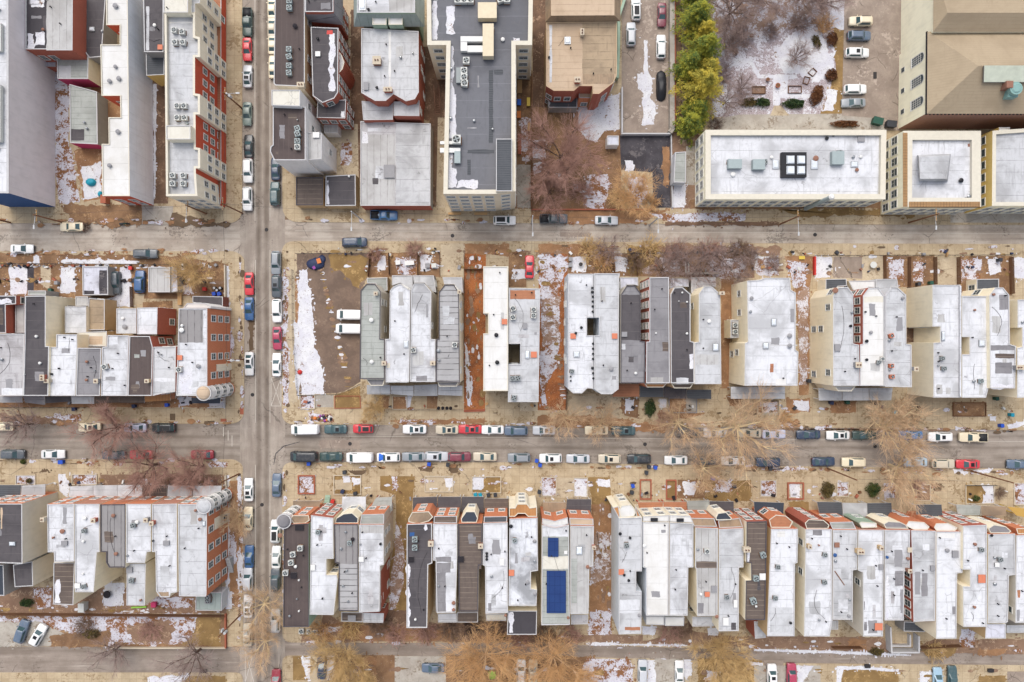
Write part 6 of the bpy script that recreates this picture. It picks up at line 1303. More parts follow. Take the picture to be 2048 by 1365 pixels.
H('white roof with a red hatch, cream light well and a broad red-brick front', 10.2, 'white', 'creamwall,N=rbrick', [(1168, 446), (1308, 440), (1310, 1040), (1170, 1040), (1168, 802), (1210, 802), (1210, 704), (1168, 704)], 'ac 1268 583 acgrey .8; vent 1233 552 .35 terracotta; hatch 1272 754 1.2 1.4 hatchorange; vent 1230 920 .3 terracotta', win='N:d,S:d', group=G5,
  ext=[('porch', 3.0, 'greygreen', [(1128, 322), (1270, 328), (1268, 384), (1140, 384)])])
H('bluish white roof with an open rear deck and grey condenser pair', 9.6, 'palegrey', 'creamwall,N=obrick', [(1316, 496), (1474, 492), (1476, 734), (1438, 740), (1432, 1010), (1420, 1018), (1314, 1018)], 'ac 1378 640 acgrey .8; hatch 1362 672 .7 .7 white_paint; vent 1350 630 .3; vent 1350 785 .35; vent 1330 500 .3 blackmatt', win='N:d,E:s', group=G5,
  ext=[('rear_extension', 8.6, 'snowroof', 'creamwall,W=tanwall', [(1302, 1022), (1420, 1022), (1420, 1108), (1298, 1108)], ''), ('bay_window', 9.3, 'midgrey', 'ivory', [(1316, 462), (1350, 440), (1420, 450), (1452, 478), (1440, 490), (1330, 490)], ''), ('porch', 3.0, 'tanrough', [(1274, 330), (1420, 332), (1420, 386), (1276, 386)])])
H('white roof cut by the right edge at the end of the bottom row', 9.6, 'white', 'beige,N=obrick', [(1482, 502), (1660, 496), (1660, 1014), (1476, 1016), (1478, 740)], 'patch 1488 825 1504 870 rustroof; vent 1540 640 .3; patch 1485 940 1500 1005 hatchgrey', win='N:d,W:s', group=G5, ext=[('bay_window', 9.3, 'orangewood', 'obrick', [(1480, 462), (1540, 460), (1560, 494), (1490, 496)], ''), ('rear_extension', 3.0, 'palegrey', 'greywall', [(1424, 1030), (1600, 1030), (1600, 1074), (1424, 1076)], ''), ('porch', 3.0, 'yellowdeck', [(1425, 332), (1545, 345), (1545, 400), (1480, 385)], 'yellow')])
make_windows()
# ------------------------------------------------------------------ vehicles
def car_meshes(kind):
    """front is +x. returns dict part -> (mesh, list of placements)"""
    #        L    W    roofz belt hood cabin: windscreen foot, roof front, roof rear, rear foot ; bumper
    spec = {'sedan': (4.6, 1.80, 1.45, .92, .88, .95, .15, -1.05, -1.75), 'hatch': (4.1, 1.76, 1.50, .95, .92, .95, .25, -1.55, -1.95),
            'suv': (4.6, 1.88, 1.72, 1.08, 1.04, 1.05, .45, -1.85, -2.15), 'minivan': (4.9, 1.92, 1.74, 1.05, .98, 1.5, .75, -2.05, -2.35),
            'van': (5.5, 2.0, 2.10, 1.25, 1.15, 2.05, 1.15, -2.60, -2.70), 'pickup': (5.5, 1.94, 1.78, 1.10, 1.06, 1.25, .65, -.55, -.85)}[kind]
    L, Wd, rz, bz, hz, xw, xf, xr, xb = spec
    P_ = MATS['carpaint']; G = MATS['carglass']; hw = Wd/2; f, r = L/2, -L/2
    def halfw(x):
        t = (x - r) / L
        e = min(t, 1 - t); k = 1 - .16 * max(0, 1 - e/.09)**2 - .05 * max(0, 1 - e/.3)**2
        return hw * k
    def topz(x):
        if x > xw: return hz - .16 * ((x - xw) / (f - xw))**2.2
        if x < xb and kind == 'sedan': return bz - .05 * ((xb - x) / max(.01, xb - r))**2
        if kind == 'pickup' and x < xb: return bz - .02
        return bz
    m = MB(); xs = [r, r+.04, r+.16, r+.4, xb, (xb+xr)/2, xr, (xr+xf)/2, xf, xw, (xw+f)/2, f-.4, f-.15, f-.04, f]; rows = []
    xs = sorted(set(xs))
    for x in xs:
        w = halfw(x); z = topz(x); end = (x in (r, f)); w2 = w * (.94 if end else 1); z2 = z - (.14 if end else 0); zb = .28 + (.12 if end else 0)
        half = [(.0, z2 + .03), (.45*w2, z2 + .025), (.80*w2, z2), (.94*w2, z2 - .05), (.995*w2, z2 - .18), (w2, .62), (.96*w2, zb)]
        rows.append([(x, y, zz) for y, zz in half[::-1]] + [(x, -y, zz) for y, zz in half[1:]])
    m.grid(rows, P_); m.face(rows[0], P_); m.face(rows[-1][::-1], P_)
    # cabin: pillars and roof
    wb, wt = .90*hw, (.86 if kind == 'van' else .74)*hw
    def ring(x0, x1, w, z, c_): return [(x0, w - c_, z), (x0 - c_, w, z), (x1 + c_, w, z), (x1, w - c_, z), (x1, -w + c_, z), (x1 + c_, -w, z), (x0 - c_, -w, z), (x0, -w + c_, z)]
    b0 = ring(xw, xb, wb, bz - .04, .12); t0 = ring(xf, xr, wt, rz - .05, .14); t1 = ring(xf - .12, xr + .12, wt - .10, rz - .005, .12); t2 = ring(xf - .4, xr + .35, wt - .35, rz + .015, .1)
    m.grid([b0, t0, t1, t2], P_, True); m.face(t2, P_)
    if kind == 'pickup':
        m.box(r + .12, -hw*.80, bz + .02, xb - .12, hw*.80, bz + .025, MATS['trim'])
        for y in (-1, 1): m.box(r + .05, y*hw*.88 - .06, bz, xb - .05, y*hw*.88 + .06, bz + .10, P_)
        m.box(r + .03, -hw*.85, bz, r + .12, hw*.85, bz + .10, P_)
    me = m.mesh('car_body', True)
    out = {'body': [(me, None)]}
    V = lambda p: Vector(p)
    def panel(a, b_, c_, d, mg, mat, off=.014):
        a, b_, c_, d = V(a), V(b_), V(c_), V(d); n = (b_ - a).cross(d - a).normalized()
        def bl(u, v): return a.lerp(b_, u).lerp(d.lerp(c_, u), v)
        q = MB(); q.face([bl(mg, mg) + n*off, bl(1-mg, mg) + n*off, bl(1-mg, 1-mg) + n*off, bl(mg, 1-mg) + n*off], mat); return q
    zt = rz - .05; zb = bz - .01
    # a..d chosen so that the normal points outwards
    out['windscreen'] = [(panel((xw+.0, -wb+.1, zb), (xw+.0, wb-.1, zb), (xf, wt-.1, zt), (xf, -wt+.1, zt), .05, G).mesh('windscreen'), None)]
    if kind != 'van': out['rear_window'] = [(panel((xb, wb-.1, zb), (xb, -wb+.1, zb), (xr, -wt+.1, zt), (xr, wt-.1, zt), .08, G).mesh('rear_window'), None)]
    xr2 = xr if kind != 'van' else xf - 1.0; xb2 = xb if kind != 'van' else xf - 1.0
    out['side_window'] = [(panel((xb2+.15, -wb, zb), (xw-.15, -wb, zb), (xf-.14, -wt, zt), (xr2+.14, -wt, zt), .08, G).mesh('side_window'), None),
                          (panel((xw-.15, wb, zb), (xb2+.15, wb, zb), (xr2+.14, wt, zt), (xf-.14, wt, zt), .08, G).mesh('side_window'), None)]
    q = MB(); n = 14
    for (x, rr, mt) in ((0, .33, 'tyre'),):
        a = [(math.cos(2*math.pi*i/n)*rr, .11, math.sin(2*math.pi*i/n)*rr) for i in range(n)]; b_ = [(p[0], -.11, p[2]) for p in a]; q.grid([b_, a], MATS['tyre'], True); q.face(a[::-1], MATS['tyre']); q.face(b_, MATS['tyre'])
        for s in (-1, 1):
            c_ = [(math.cos(2*math.pi*i/n)*.2, s*.114, math.sin(2*math.pi*i/n)*.2) for i in range(n)]; q.face(c_ if s < 0 else c_[::-1], MATS['rim'])
    wm = q.mesh('wheel'); ax = L*.30
    out['wheel'] = [(wm, (sx*ax + (.08 if sx > 0 else 0), sy*(hw-.12), .33)) for sx in (1, -1) for sy in (1, -1)]
    q = MB(); q.box(-.10, -.16, -.06, .05, .16, .06, MATS['headglass']); hm = q.mesh('headlight'); q = MB(); q.box(-.05, -.14, -.08, .08, .14, .08, MATS['tailred']); tm = q.mesh('tail_light')
    out['headlight'] = [(hm, (f - .05, s*hw*.66, topz(f) - .16)) for s in (1, -1)]
    out['tail_light'] = [(tm, (r + .04, s*hw*.68, topz(r) - .16)) for s in (1, -1)]
    q = MB(); q.box(-.08, -.09, -.06, .06, .09, .07, P_); mm = q.mesh('wing_mirror')
    out['wing_mirror'] = [(mm, (xw - .25, s*(hw + .07), bz + .05)) for s in (1, -1)]
    q = MB(); q.box(-.34, -.38, 0, .34, .38, .022, MATS['black']); out['_sunroof'] = (q.mesh('sunroof'), (xf - .65, 0, rz + .008))
    q = MB()
    for s in (-1, 1): q.box(xr + .25, s*(wt - .08) - .03, rz - .01, xf - .25, s*(wt - .08) + .03, rz + .06, MATS['trim'])
    out['_rack'] = (q.mesh('roof_rack'), None)
    q = MB(); q.box(xr + .25, -wt + .22, rz + .005, xf - .3, wt - .22, rz + .028, MATS['trim']); out['_glassroof'] = (q.mesh('glass_roof'), None)
    return out
CARM = {}
PAINT = {'white': (232, 231, 229), 'cream': (226, 212, 182), 'silver': (196, 198, 202), 'grey': (140, 145, 150), 'dark grey': (82, 88, 94), 'black': (40, 43, 47), 'red': (204, 48, 58), 'maroon': (122, 52, 66),
         'blue': (44, 88, 136), 'navy': (46, 62, 86), 'teal': (62, 88, 92), 'dark green': (52, 74, 70), 'grey-green': (116, 130, 122), 'beige': (200, 188, 166), 'lilac': (190, 194, 214), 'pink-red': (176, 60, 88), 'slate blue': (92, 108, 128), 'bright blue': (60, 112, 160), 'pale blue': (160, 190, 208), 'wine': (150, 44, 58)}
def vehicle(kind, colour, x, y, heading, extra=''):
    """heading in degrees, 0 = nose to the right of the picture"""
    if kind not in CARM: CARM[kind] = car_meshes(kind)
    M_ = CARM[kind]; cx, cy = P(x, y, .8)
    nm = {'sedan': 'sedan', 'hatch': 'hatchback', 'suv': 'suv', 'minivan': 'minivan', 'van': 'van', 'pickup': 'pickup_truck'}[kind]
    root = empty(nm, (cx, cy, 0.018), R(heading) + random.uniform(-.02, .02))
    col = c(*PAINT[colour]); j = random.uniform(1.06, 1.18); col = (col[0]*j, col[1]*j, col[2]*j, 1)
    s = random.uniform(.97, 1.03); root.scale = (s, 1.0, 1.0)
    for part, lst in M_.items():
        if part[0] == '_':
            if part[1:] not in extra.split(): continue
            lst = [lst]
        for me, loc in lst:
            o = mesh_obj(part.strip('_').replace('glassroof', 'glass_roof').replace('rack', 'roof_rack'), me, root, loc or (0, 0, 0)); o.color = col
    return root
ROWCARS = []
def cars(row, lst):
    """lst: (kind, colour, x, y, heading, extra) in order along the row"""
    made = [(vehicle(*t), t) for t in lst]
    kn = {'sedan': 'sedan', 'hatch': 'hatchback', 'suv': 'SUV', 'minivan': 'minivan', 'van': 'van', 'pickup': 'pickup'}
    ds = [f"{t[1]} {kn[t[0]]}" for t in lst]
    for i, (o, t) in enumerate(made):
        a = ds[i-1] if i else None; b_ = ds[i+1] if i + 1 < len(ds) else None
        ex = (' with sunroof' if len(t) > 5 and 'sunroof' in t[5] else '')
        if a and b_ : s = f"{ds[i]}{ex} between {a} and {b_}, {row}"
        elif b_: s = f"{ds[i]}{ex} before {b_} at start of {row}"
        elif a: s = f"{ds[i]}{ex} after {a} at end of {row}"
        else: s = f"{ds[i]}{ex} alone on {row}"
        if len(s.split()) > 16: s = f"{ds[i]}{ex} after {a}, {row}"
        tag(o, s, {'van': 'van', 'pickup': 'pickup truck', 'suv': 'car', 'minivan': 'minivan'}.get(t[0], 'car'), 'vehicles parked around the blocks'); ROWCARS.append(o)
U, D, Rr, Ll = 90, -90, 0, 180
T('f')
cars("side street west kerb, top stretch", [('pickup', 'dark green', 495, 45, D), ('sedan', 'red', 494, 99, D), ('sedan', 'silver', 495, 153, U, 'glassroof'), ('sedan', 'grey-green', 494, 228, D), ('sedan', 'black', 497, 293, U), ('suv', 'white', 496, 342, D), ('suv', 'white', 495, 398, D, 'rack')])
cars("side street east kerb, top stretch", [('sedan', 'cream', 544, 14, U), ('sedan', 'beige', 544, 52, U), ('sedan', 'cream', 545, 86, U), ('sedan', 'cream', 546, 134, U), ('sedan', 'navy', 551, 338, U), ('suv', 'teal', 550, 388, U)])
cars("side street west kerb, middle stretch", [('sedan', 'red', 498, 568, D), ('sedan', 'blue', 498, 618, D), ('sedan', 'white', 498, 728, D, 'sunroof')])
cars("side street east kerb, middle stretch", [('suv', 'grey', 552, 526, D, 'rack'), ('suv', 'dark grey', 553, 573, D, 'sunroof'), ('suv', 'white', 554, 622, D), ('sedan', 'pink-red', 554, 677, D), ('sedan', 'white', 553, 730, U)])
cars("side street west kerb, bottom stretch", [('sedan', 'white', 497, 980, U, 'sunroof'), ('sedan', 'cream', 496, 1038, U), ('sedan', 'blue', 498, 1114, U), ('suv', 'silver', 496, 1159, U), ('sedan', 'white', 496, 1213, U, 'sunroof'), ('sedan', 'beige', 495, 1270, U)])
cars("side street east kerb, bottom stretch", [('sedan', 'slate blue', 553, 971, U), ('suv', 'white', 551, 1063, U, 'glassroof'), ('sedan', 'white', 552, 1115, U), ('suv', 'dark grey', 551, 1160, U), ('suv', 'white', 551, 1242, U, 'rack'), ('sedan', 'wine', 552, 1362, U)])
cars("upper street west of crossroads", [('sedan', 'cream', 143, 454, Ll), ('sedan', 'white', 44, 498, Rr), ('suv', 'dark grey', 291, 508, Rr, 'rack')])
cars("upper street east of crossroads", [('minivan', 'navy', 709, 485, Rr), ('pickup', 'bright blue', 768, 431, Rr), ('suv', 'white', 1009, 441, Rr, 'glassroof'), ('pickup', 'dark grey', 1107, 438, Rr), ('sedan', 'silver', 1213, 441, Rr)])
cars("driveway beside the evergreens", [('suv', 'white', 1272, 18, U, 'glassroof'), ('suv', 'silver', 1262, 69, U, 'rack'), ('sedan', 'maroon', 1324, 30, D), ('suv', 'white', 1322, 94, U)])
cars("school car park", [('suv', 'cream', 1721, 43, Ll, 'rack'), ('suv', 'slate blue', 1718, 72, Rr, 'rack'), ('suv', 'white', 1714, 106, Rr, 'sunroof'), ('suv', 'white', 1710, 179, Rr), ('sedan', 'grey', 1707, 206, Ll)])
cars("rear yards below the upper street", [('suv', 'dark grey', 231, 566, D), ('suv', 'blue', 280, 564, U), ('sedan', 'red', 1059, 534, U)])
cars("vacant lot", [('van', 'white', 701, 630, Ll), ('van', 'white', 700, 658, Ll)])
cars("lower street north kerb", [('van', 'white', 611, 859, Ll), ('sedan', 'teal', 671, 859, Ll, 'sunroof'), ('hatch', 'red', 726, 858, Ll, 'glassroof'), ('sedan', 'white', 829, 859, Ll, 'sunroof'), ('sedan', 'beige', 894, 860, Ll, 'sunroof'), ('sedan', 'red', 940, 859, Ll, 'sunroof'), ('sedan', 'white', 985, 860, Ll), ('suv', 'slate blue', 1032, 862, Ll), ('sedan', 'silver', 1088, 861, Ll, 'sunroof'),
  ('sedan', 'cream', 1193, 861, Ll), ('sedan', 'teal', 1247, 862, Ll, 'sunroof'), ('sedan', 'dark grey', 1379, 865, Ll), ('sedan', 'silver', 1431, 867, Ll), ('sedan', 'beige', 1500, 867, Ll), ('sedan', 'lilac', 1548, 869, Rr), ('sedan', 'navy', 1617, 870, Ll), ('sedan', 'white', 1676, 871, Ll, 'sunroof'), ('sedan', 'dark green', 1729, 871, Ll), ('sedan', 'bright blue', 1821, 871, Ll), ('suv', 'white', 1880, 874, Ll, 'sunroof'), ('pickup', 'cream', 1946, 875, Ll)])
cars("lower street north-west kerb", [('sedan', 'cream', 4, 854, Ll), ('sedan', 'cream', 179, 855, Ll, 'sunroof'), ('sedan', 'lilac', 270, 856, Ll), ('suv', 'black', 327, 856, Ll, 'glassroof')])
cars("lower street south-west kerb", [('suv', 'dark grey', 26, 909, Rr), ('sedan', 'white', 106, 909, Rr), ('sedan', 'dark grey', 227, 911, Ll), ('sedan', 'red', 282, 910, Ll), ('sedan', 'wine', 404, 910, Ll)])
cars("lower street south kerb", [('van', 'black', 608, 913, Ll), ('sedan', 'dark green', 662, 914, Ll), ('van', 'white', 720, 915, Ll), ('suv', 'white', 777, 915, Ll, 'sunroof'), ('sedan', 'grey', 827, 914, Ll), ('suv', 'silver', 873, 913, Rr, 'sunroof'), ('suv', 'maroon', 919, 914, Rr), ('sedan', 'beige', 970, 914, Ll), ('suv', 'grey', 1038, 916, Ll, 'rack'), ('suv', 'white', 1101, 917, Ll, 'sunroof'), ('sedan', 'silver', 1156, 918, Ll), ('suv', 'beige', 1219, 918, Ll, 'sunroof'), ('suv', 'black', 1278, 918, Ll, 'rack'),
  ('sedan', 'white', 1352, 921, Ll), ('sedan', 'dark grey', 1410, 922, Ll), ('sedan', 'white', 1466, 922, Ll), ('suv', 'navy', 1536, 925, Ll), ('sedan', 'navy', 1647, 924, Rr), ('suv', 'cream', 1707, 925, Ll), ('sedan', 'pale blue', 1831, 925, Ll), ('suv', 'beige', 1886, 928, Rr), ('sedan', 'red', 1936, 929, Ll, 'sunroof'), ('sedan', 'slate blue', 2037, 929, Ll)])
cars("pads off the back lane", [('suv', 'slate blue', 44, 1263, 72), ('suv', 'white', 77, 1270, 62, 'sunroof'), ('sedan', 'navy', 643, 1336, U), ('sedan', 'slate blue', 866, 1337, Ll), ('suv', 'white', 1042, 1343, U, 'rack'), ('sedan', 'beige', 1066, 1344, U), ('suv', 'silver', 1285, 1343, U), ('sedan', 'white', 1359, 1345, U), ('suv', 'white', 1544, 1351, U, 'sunroof'), ('suv', 'pink-red', 1583, 1350, U), ('sedan', 'pale blue', 1876, 1359, U), ('sedan', 'teal', 1905, 1356, U)])
def covered_car():
    x, y = P(1323, 171, .7); root = empty('covered_car', (x, y, .135)); tag(root, 'long car wrapped in a black cover at the bottom of the driveway', 'covered car')
    rows = []; n = 16; Ls = 3.05
    for i in range(15):
        t = i/14; yy = (t - .5)*2*Ls; e = (1 - abs(2*t - 1)**4)**.5 if 0 < t < 1 else .05
        zc = .72 + .72*math.exp(-((yy + .5)/1.6)**4); w = .98*e**.5; row = []
        for j in range(n + 1):
            a = math.pi*j/n; q = .06*noise.noise(Vector((yy*1.5, a*2, 3))); row.append((w*math.cos(a)*(1 + q), yy, (zc*e**.4)*abs(math.sin(a))**.55*(1 + q)))
        rows.append(row)
    m = MB(); m.grid(rows, MATS['cover']); m.build('car_cover', root, smooth=True)
    for sx in (-1, 1):
        for sy in (-1, 1): mesh_obj('wheel', CARM['sedan']['wheel'][0][0], root, (sx*.78, sy*1.75, .33), math.pi/2)
covered_car()
def bike():
    x, y = P(248, 448, .5); root = empty('moped', (x, y, .02), .1); tag(root, 'dark green moped lying at the upper street kerb west of the crossroads', 'moped')
    for s in (-.7, .7): mesh_obj('wheel', CARM['sedan']['wheel'][0][0], root, (s, 0, .33))
    m = MB(); m.tube((-.7, 0, .6), (.6, 0, .6), .18, .14, MATS['greenbin'], 8); m.tube((.6, 0, .5), (.45, 0, 1.05), .06, .05, MATS['black'], 6); m.tube((.45, -.38, 1.05), (.45, .38, 1.05), .04, .04, MATS['black'], 6); m.build('frame', root)
    m = MB(); m.box(-.75, -.16, .72, .05, .16, .86, MATS['black']); m.build('seat', root)
bike()
def hood_tarp():
    T('f'); x, y = P(764, 915, .9); m = MB()
    rows = [[(-.6 + 1.2*i/6, -.75 + 1.5*j/6, 1.13 + .05*noise.noise(Vector((i*.9, j*.9, 1))) - .12*(abs(j - 3)/3)**3) for j in range(7)] for i in range(7)]
    m.grid(rows, MATS['bluetarp']); o = m.build('tarpaulin', None, (x, y, .02)); tag(o, 'bright blue tarpaulin over the front of a white car on the lower street', 'tarpaulin')
hood_tarp()
# ------------------------------------------------------------------ trees and shrubs
for k, v in {'bark': (112, 92, 78), 'barkdark': (84, 68, 60), 'barkpale': (190, 162, 128), 'barkred': (148, 116, 104), 'barkgold': (176, 148, 104), 'barkorange': (184, 144, 102), 'barkgrey': (134, 116, 110), 'barktan': (176, 148, 118)}.items(): plain(k, c(*[min(235, q*1.3) for q in v]), 0.95, 0, 0.25)
def leafmat(key, a, b_, d):
    b = NB(key); p = b.pos(); col = b.mix(b.step(b.noise(p, .45, 4.0), .38, .62), c(*a), c(*b_)); col = b.mix(b.step(b.noise(p, 2.6, 3.0), .5, .7), col, c(*d))
    b.b.inputs['Roughness'].default_value = .8
    MATS[key] = b.out(col)
leafmat('needles', (150, 150, 50), (92, 112, 52), (186, 172, 58)); leafmat('needlesyellow', (196, 172, 60), (150, 142, 58), (214, 192, 82)); leafmat('boxwood', (62, 84, 46), (88, 98, 50), (120, 116, 60)); leafmat('hollygreen', (52, 76, 46), (74, 92, 52), (100, 108, 66)); leafmat('brownfoliage', (128, 84, 54), (104, 68, 46), (154, 106, 68)); leafmat('olivebrush', (112, 98, 56), (94, 82, 52), (140, 120, 66))
def limb(m, p, d, L, r0, r1, mat, seg, rnd, wob, n):
    pts = [Vector(p)]; d = Vector(d).normalized()
    for i in range(seg):
        d = (d + Vector((rnd.uniform(-1, 1), rnd.uniform(-1, 1), rnd.uniform(-.6, .9))) * wob).normalized(); pts.append(pts[-1] + d * (L / seg))
    prev = None; k = m.slot(mat)
    for i, q in enumerate(pts):
        t = (pts[min(i+1, seg)] - pts[max(i-1, 0)]).normalized(); u = t.orthogonal().normalized(); v = t.cross(u); r = r0 + (r1 - r0) * i / seg; b = len(m.v)
        for j in range(n): m.v.append(tuple(q + (u*math.cos(2*math.pi*j/n) + v*math.sin(2*math.pi*j/n))*r))
        if prev is not None:
            for j in range(n): m.f.append([prev + j, prev + (j+1) % n, b + (j+1) % n, b + j]); m.m.append(k)
        prev = b
    return pts, d
def tree_meshes(seed, Rad, Ht, density=1.0, flat=.35, twig=.018, mats=('bark', 'bark')):
    """bare deciduous tree: trunk with limbs, and a crown of branches and twigs"""
    rnd = random.Random(seed); tr = MB(); cr = MB(); tm, cm = MATS[mats[0]], MATS[mats[1]]
    th = Ht * .26; pts, d = limb(tr, (0, 0, 0), (rnd.uniform(-.05, .05), rnd.uniform(-.05, .05), 1), th, Ht*.024, Ht*.018, tm, 3, rnd, .05, 8)
    top = pts[-1]; nl = 7
    for i in range(nl):
        a = 2*math.pi*(i + rnd.uniform(-.3, .3)) / nl; up = rnd.uniform(.55, 1.5); d1 = Vector((math.cos(a), math.sin(a), up)).normalized(); L1 = min(Rad*.62 / max(.35, math.hypot(d1.x, d1.y)), Ht*.5)
        p1, e1 = limb(tr, top - Vector((0, 0, rnd.uniform(0, th*.25))), d1, L1, Ht*.011, Ht*.005, tm, 5, rnd, .13, 5)
        for j in range(6):
            t = .3 + .7*j/5; q = p1[min(5, int(t*5))]; d2 = (e1*.8 + Vector((rnd.uniform(-1, 1), rnd.uniform(-1, 1), rnd.uniform(-.1, .8)))).normalized(); L2 = Rad*.36*rnd.uniform(.7, 1.2)
            p2, e2 = limb(cr, q, d2, L2, Ht*.0044, Ht*.0022, tm, 4, rnd, .16, 4)
            for k in range(8):
                q2 = p2[min(4, 1 + int(k*4/8))]; d3 = (e2*.7 + Vector((rnd.uniform(-1, 1), rnd.uniform(-1, 1), rnd.uniform(-.2, .8)))).normalized(); L3 = Rad*.24*rnd.uniform(.7, 1.3)
                p3, e3 = limb(cr, q2, d3, L3, twig*1.5, twig, cm, 3, rnd, .2, 3)
                for l in range(int(11*density)):
                    q3 = p3[rnd.randint(0, 3)]; d4 = (e3*.9 + Vector((q3[0], q3[1], 0)).normalized()*.5 + Vector((rnd.uniform(-1, 1), rnd.uniform(-1, 1), rnd.uniform(-.3, .8)))*.75).normalized()
                    limb(cr, q3, d4, Rad*.22*rnd.uniform(.6, 1.3), twig*.9, twig*.5, cm, 2, rnd, .16, 3)
    return tr.mesh('trunk', True), cr.mesh('crown', True)
def bare_tree(key, label, x, y, s, seedargs, rz=0.0, cat='tree', group='bare winter trees', z=.12, name='bare_tree'):
    a, b_ = shared(('tree',) + key, lambda: tree_meshes(*seedargs))
    px_, py_ = P(x, y, 0); root = empty(name, (px_, py_, z), rz); root.scale = (s*1.5, s*1.5, s*1.12); tag(root, label, cat, group)
    mesh_obj('trunk', a, root); mesh_obj('crown', b_, root); return root
def bush_mesh(seed, rx, ry, h, n, mat, leaf=.10, core=None):
    rnd = random.Random(seed); m = MB(); k = m.slot(MATS[mat])
    for i in range(n):
        a = rnd.uniform(0, 2*math.pi); u = rnd.random()**.5; lump = .78 + .3*noise.noise(Vector((math.cos(a)*1.6 + seed, math.sin(a)*1.6, 0)))
        zz = rnd.random()**.6; rr = u*lump*math.sqrt(max(0.02, 1 - (zz*.9)**2.4))
        p = Vector((rx*rr*math.cos(a), ry*rr*math.sin(a), h*zz*(.8 + .4*noise.noise(Vector((rr*math.cos(a)*2.2, rr*math.sin(a)*2.2, seed))))))
        n_ = Vector((rnd.uniform(-1, 1), rnd.uniform(-1, 1), rnd.uniform(-.2, 1))).normalized(); t = n_.orthogonal().normalized(); t = (t*math.cos(a*3) + n_.cross(t)*math.sin(a*3)); s_ = n_.cross(t); l = leaf*rnd.uniform(.6, 1.4); b = len(m.v)
        for q in (p - t*l, p - s_*l*.5, p + t*l, p + s_*l*.5): m.v.append(tuple(q))
        m.f.append([b, b+1, b+2, b+3]); m.m.append(k)
    return m.mesh('foliage')
def bush(label, x, y, rx, ry, h, mat, n=900, leaf=.12, rz=0.0, name='shrub', group='garden shrubs', z=.12, seed=None):
    px_, py_ = P(x, y, h*.5); root = empty(name, (px_, py_, z), rz); tag(root, label, 'hedge' if name == 'hedge' else 'shrub', group)
    sd = seed or int(x*7 + y*3) % 9973
    mesh_obj('foliage', bush_mesh(sd, rx, ry, h, n, mat, leaf), root)
    rnd = random.Random(sd); m = MB()
    for i in range(5): limb(m, (rnd.uniform(-.3, .3)*rx, rnd.uniform(-.3, .3)*ry, 0), (rnd.uniform(-.4, .4), rnd.uniform(-.4, .4), 1), h*.7, .03, .015, MATS['bark'], 2, rnd, .1, 4)
    m.build('stems', root); return root
def twigs_mesh(seed, Rx, h, n, mat, twig=.014):
    rnd = random.Random(seed); m = MB()
    for i in range(n):
        a = rnd.uniform(0, 2*math.pi); u = rnd.random()**.5*.55; p = (Rx*u*math.cos(a), Rx*u*math.sin(a), 0)
        p1, e1 = limb(m, p, (math.cos(a)*u*1.3 + rnd.uniform(-.4, .4), math.sin(a)*u*1.3 + rnd.uniform(-.4, .4), .9), h*rnd.uniform(.6, 1.1), twig*1.7, twig, MATS[mat], 3, rnd, .2, 3)
        for j in range(6): limb(m, p1[rnd.randint(1, 3)], (e1.x + rnd.uniform(-1, 1), e1.y + rnd.uniform(-1, 1), rnd.uniform(0, .9)), h*.38*rnd.uniform(.6, 1.3), twig, twig*.5, MATS[mat], 2, rnd, .25, 3)
    return m.mesh('branches', True)
def twiggy(label, x, y, Rx, h, mat, n=60, group='bare shrubs', z=.12):
    px_, py_ = P(x, y, h*.5); root = empty('bare_shrub', (px_, py_, z), random.uniform(0, 6)); tag(root, label, 'shrub', group); root.scale = (Rx, Rx, h)
    v = random.randint(0, 3); mesh_obj('branches', shared(('tw', v, mat, n), lambda: twigs_mesh(50 + v, 1.0, 1.0, n, mat, .013)), root); return root
T('f')
# key, label, base x, base y (ground), scale, (seed, radius, height, density, flat, twig radius, materials)
A = {'red': (11, 4.6, 9.5, .85, .35, .0125, ('barkdark', 'barkred')), 'red2': (23, 4.4, 9.0, .8, .35, .0125, ('barkdark', 'barkred')), 'pale': (31, 6.0, 11.5, .75, .35, .0125, ('barkpale', 'barktan')), 'pale2': (37, 5.6, 11.0, .75, .35, .0125, ('barkpale', 'barktan')),
     'gold': (41, 4.6, 8.0, 1.15, .35, .0125, ('bark', 'barkgold')), 'orange': (53, 5.4, 8.5, .85, .35, .0125, ('barktan', 'barkorange')), 'grey': (61, 5.0, 9.0, .9, .35, .0125, ('barkdark', 'barkgrey')), 'grey2': (67, 5.4, 9.5, .9, .35, .0125, ('bark', 'barkgrey')), 'brown': (71, 5.2, 9.0, 1.2, .35, .0125, ('barkdark', 'barkred')), 'sparse': (83, 5.0, 9.5, .45, .35, .0125, ('barkdark', 'barkgrey')), 'dark': (97, 4.0, 7.0, .4, .35, .0125, ('barkdark', 'barkgrey'))}
def BT(k, label, x, y, s=1.0, rz=0.0): return bare_tree((k,), label, x, y, s, A[k], rz)
BT('red', 'reddish bare tree leaning over the lower street between the cream and lilac cars', 246, 853, 1.0, .4)
BT('red2', 'bare tree with dark spreading limbs beside the red car, south-west kerb', 318, 928, 1.05, 1.2)
BT('red', 'bare reddish tree nearest the crossroads on the south-west pavement', 408, 931, .8, 3.0)
BT('dark', 'dark spiky bare tree at the lower street north kerb near the left edge', 66, 848, .85, .9)
BT('red2', 'small reddish bare tree in the front beds of the orange-fronted terrace', 388, 955, .52, 2.0)
BT('brown', 'large brushed-looking bare tree in the brown yard behind the tan twin house', 1122, 325, 1.2, .2)
BT('brown', 'bare tree south of the snowy concrete yard, beside the pavement', 1098, 385, .72, 2.4)
BT('orange', 'golden-brown bare tree on the verge by the paved dark lot', 1262, 398, .78, 1.1)
BT('grey', 'grey bare tree at the north-west end of the snowy garden', 1452, 38, .95, .5)
BT('grey2', 'largest grey bare tree along the north edge of the snowy garden', 1515, 8, .95, 1.9)
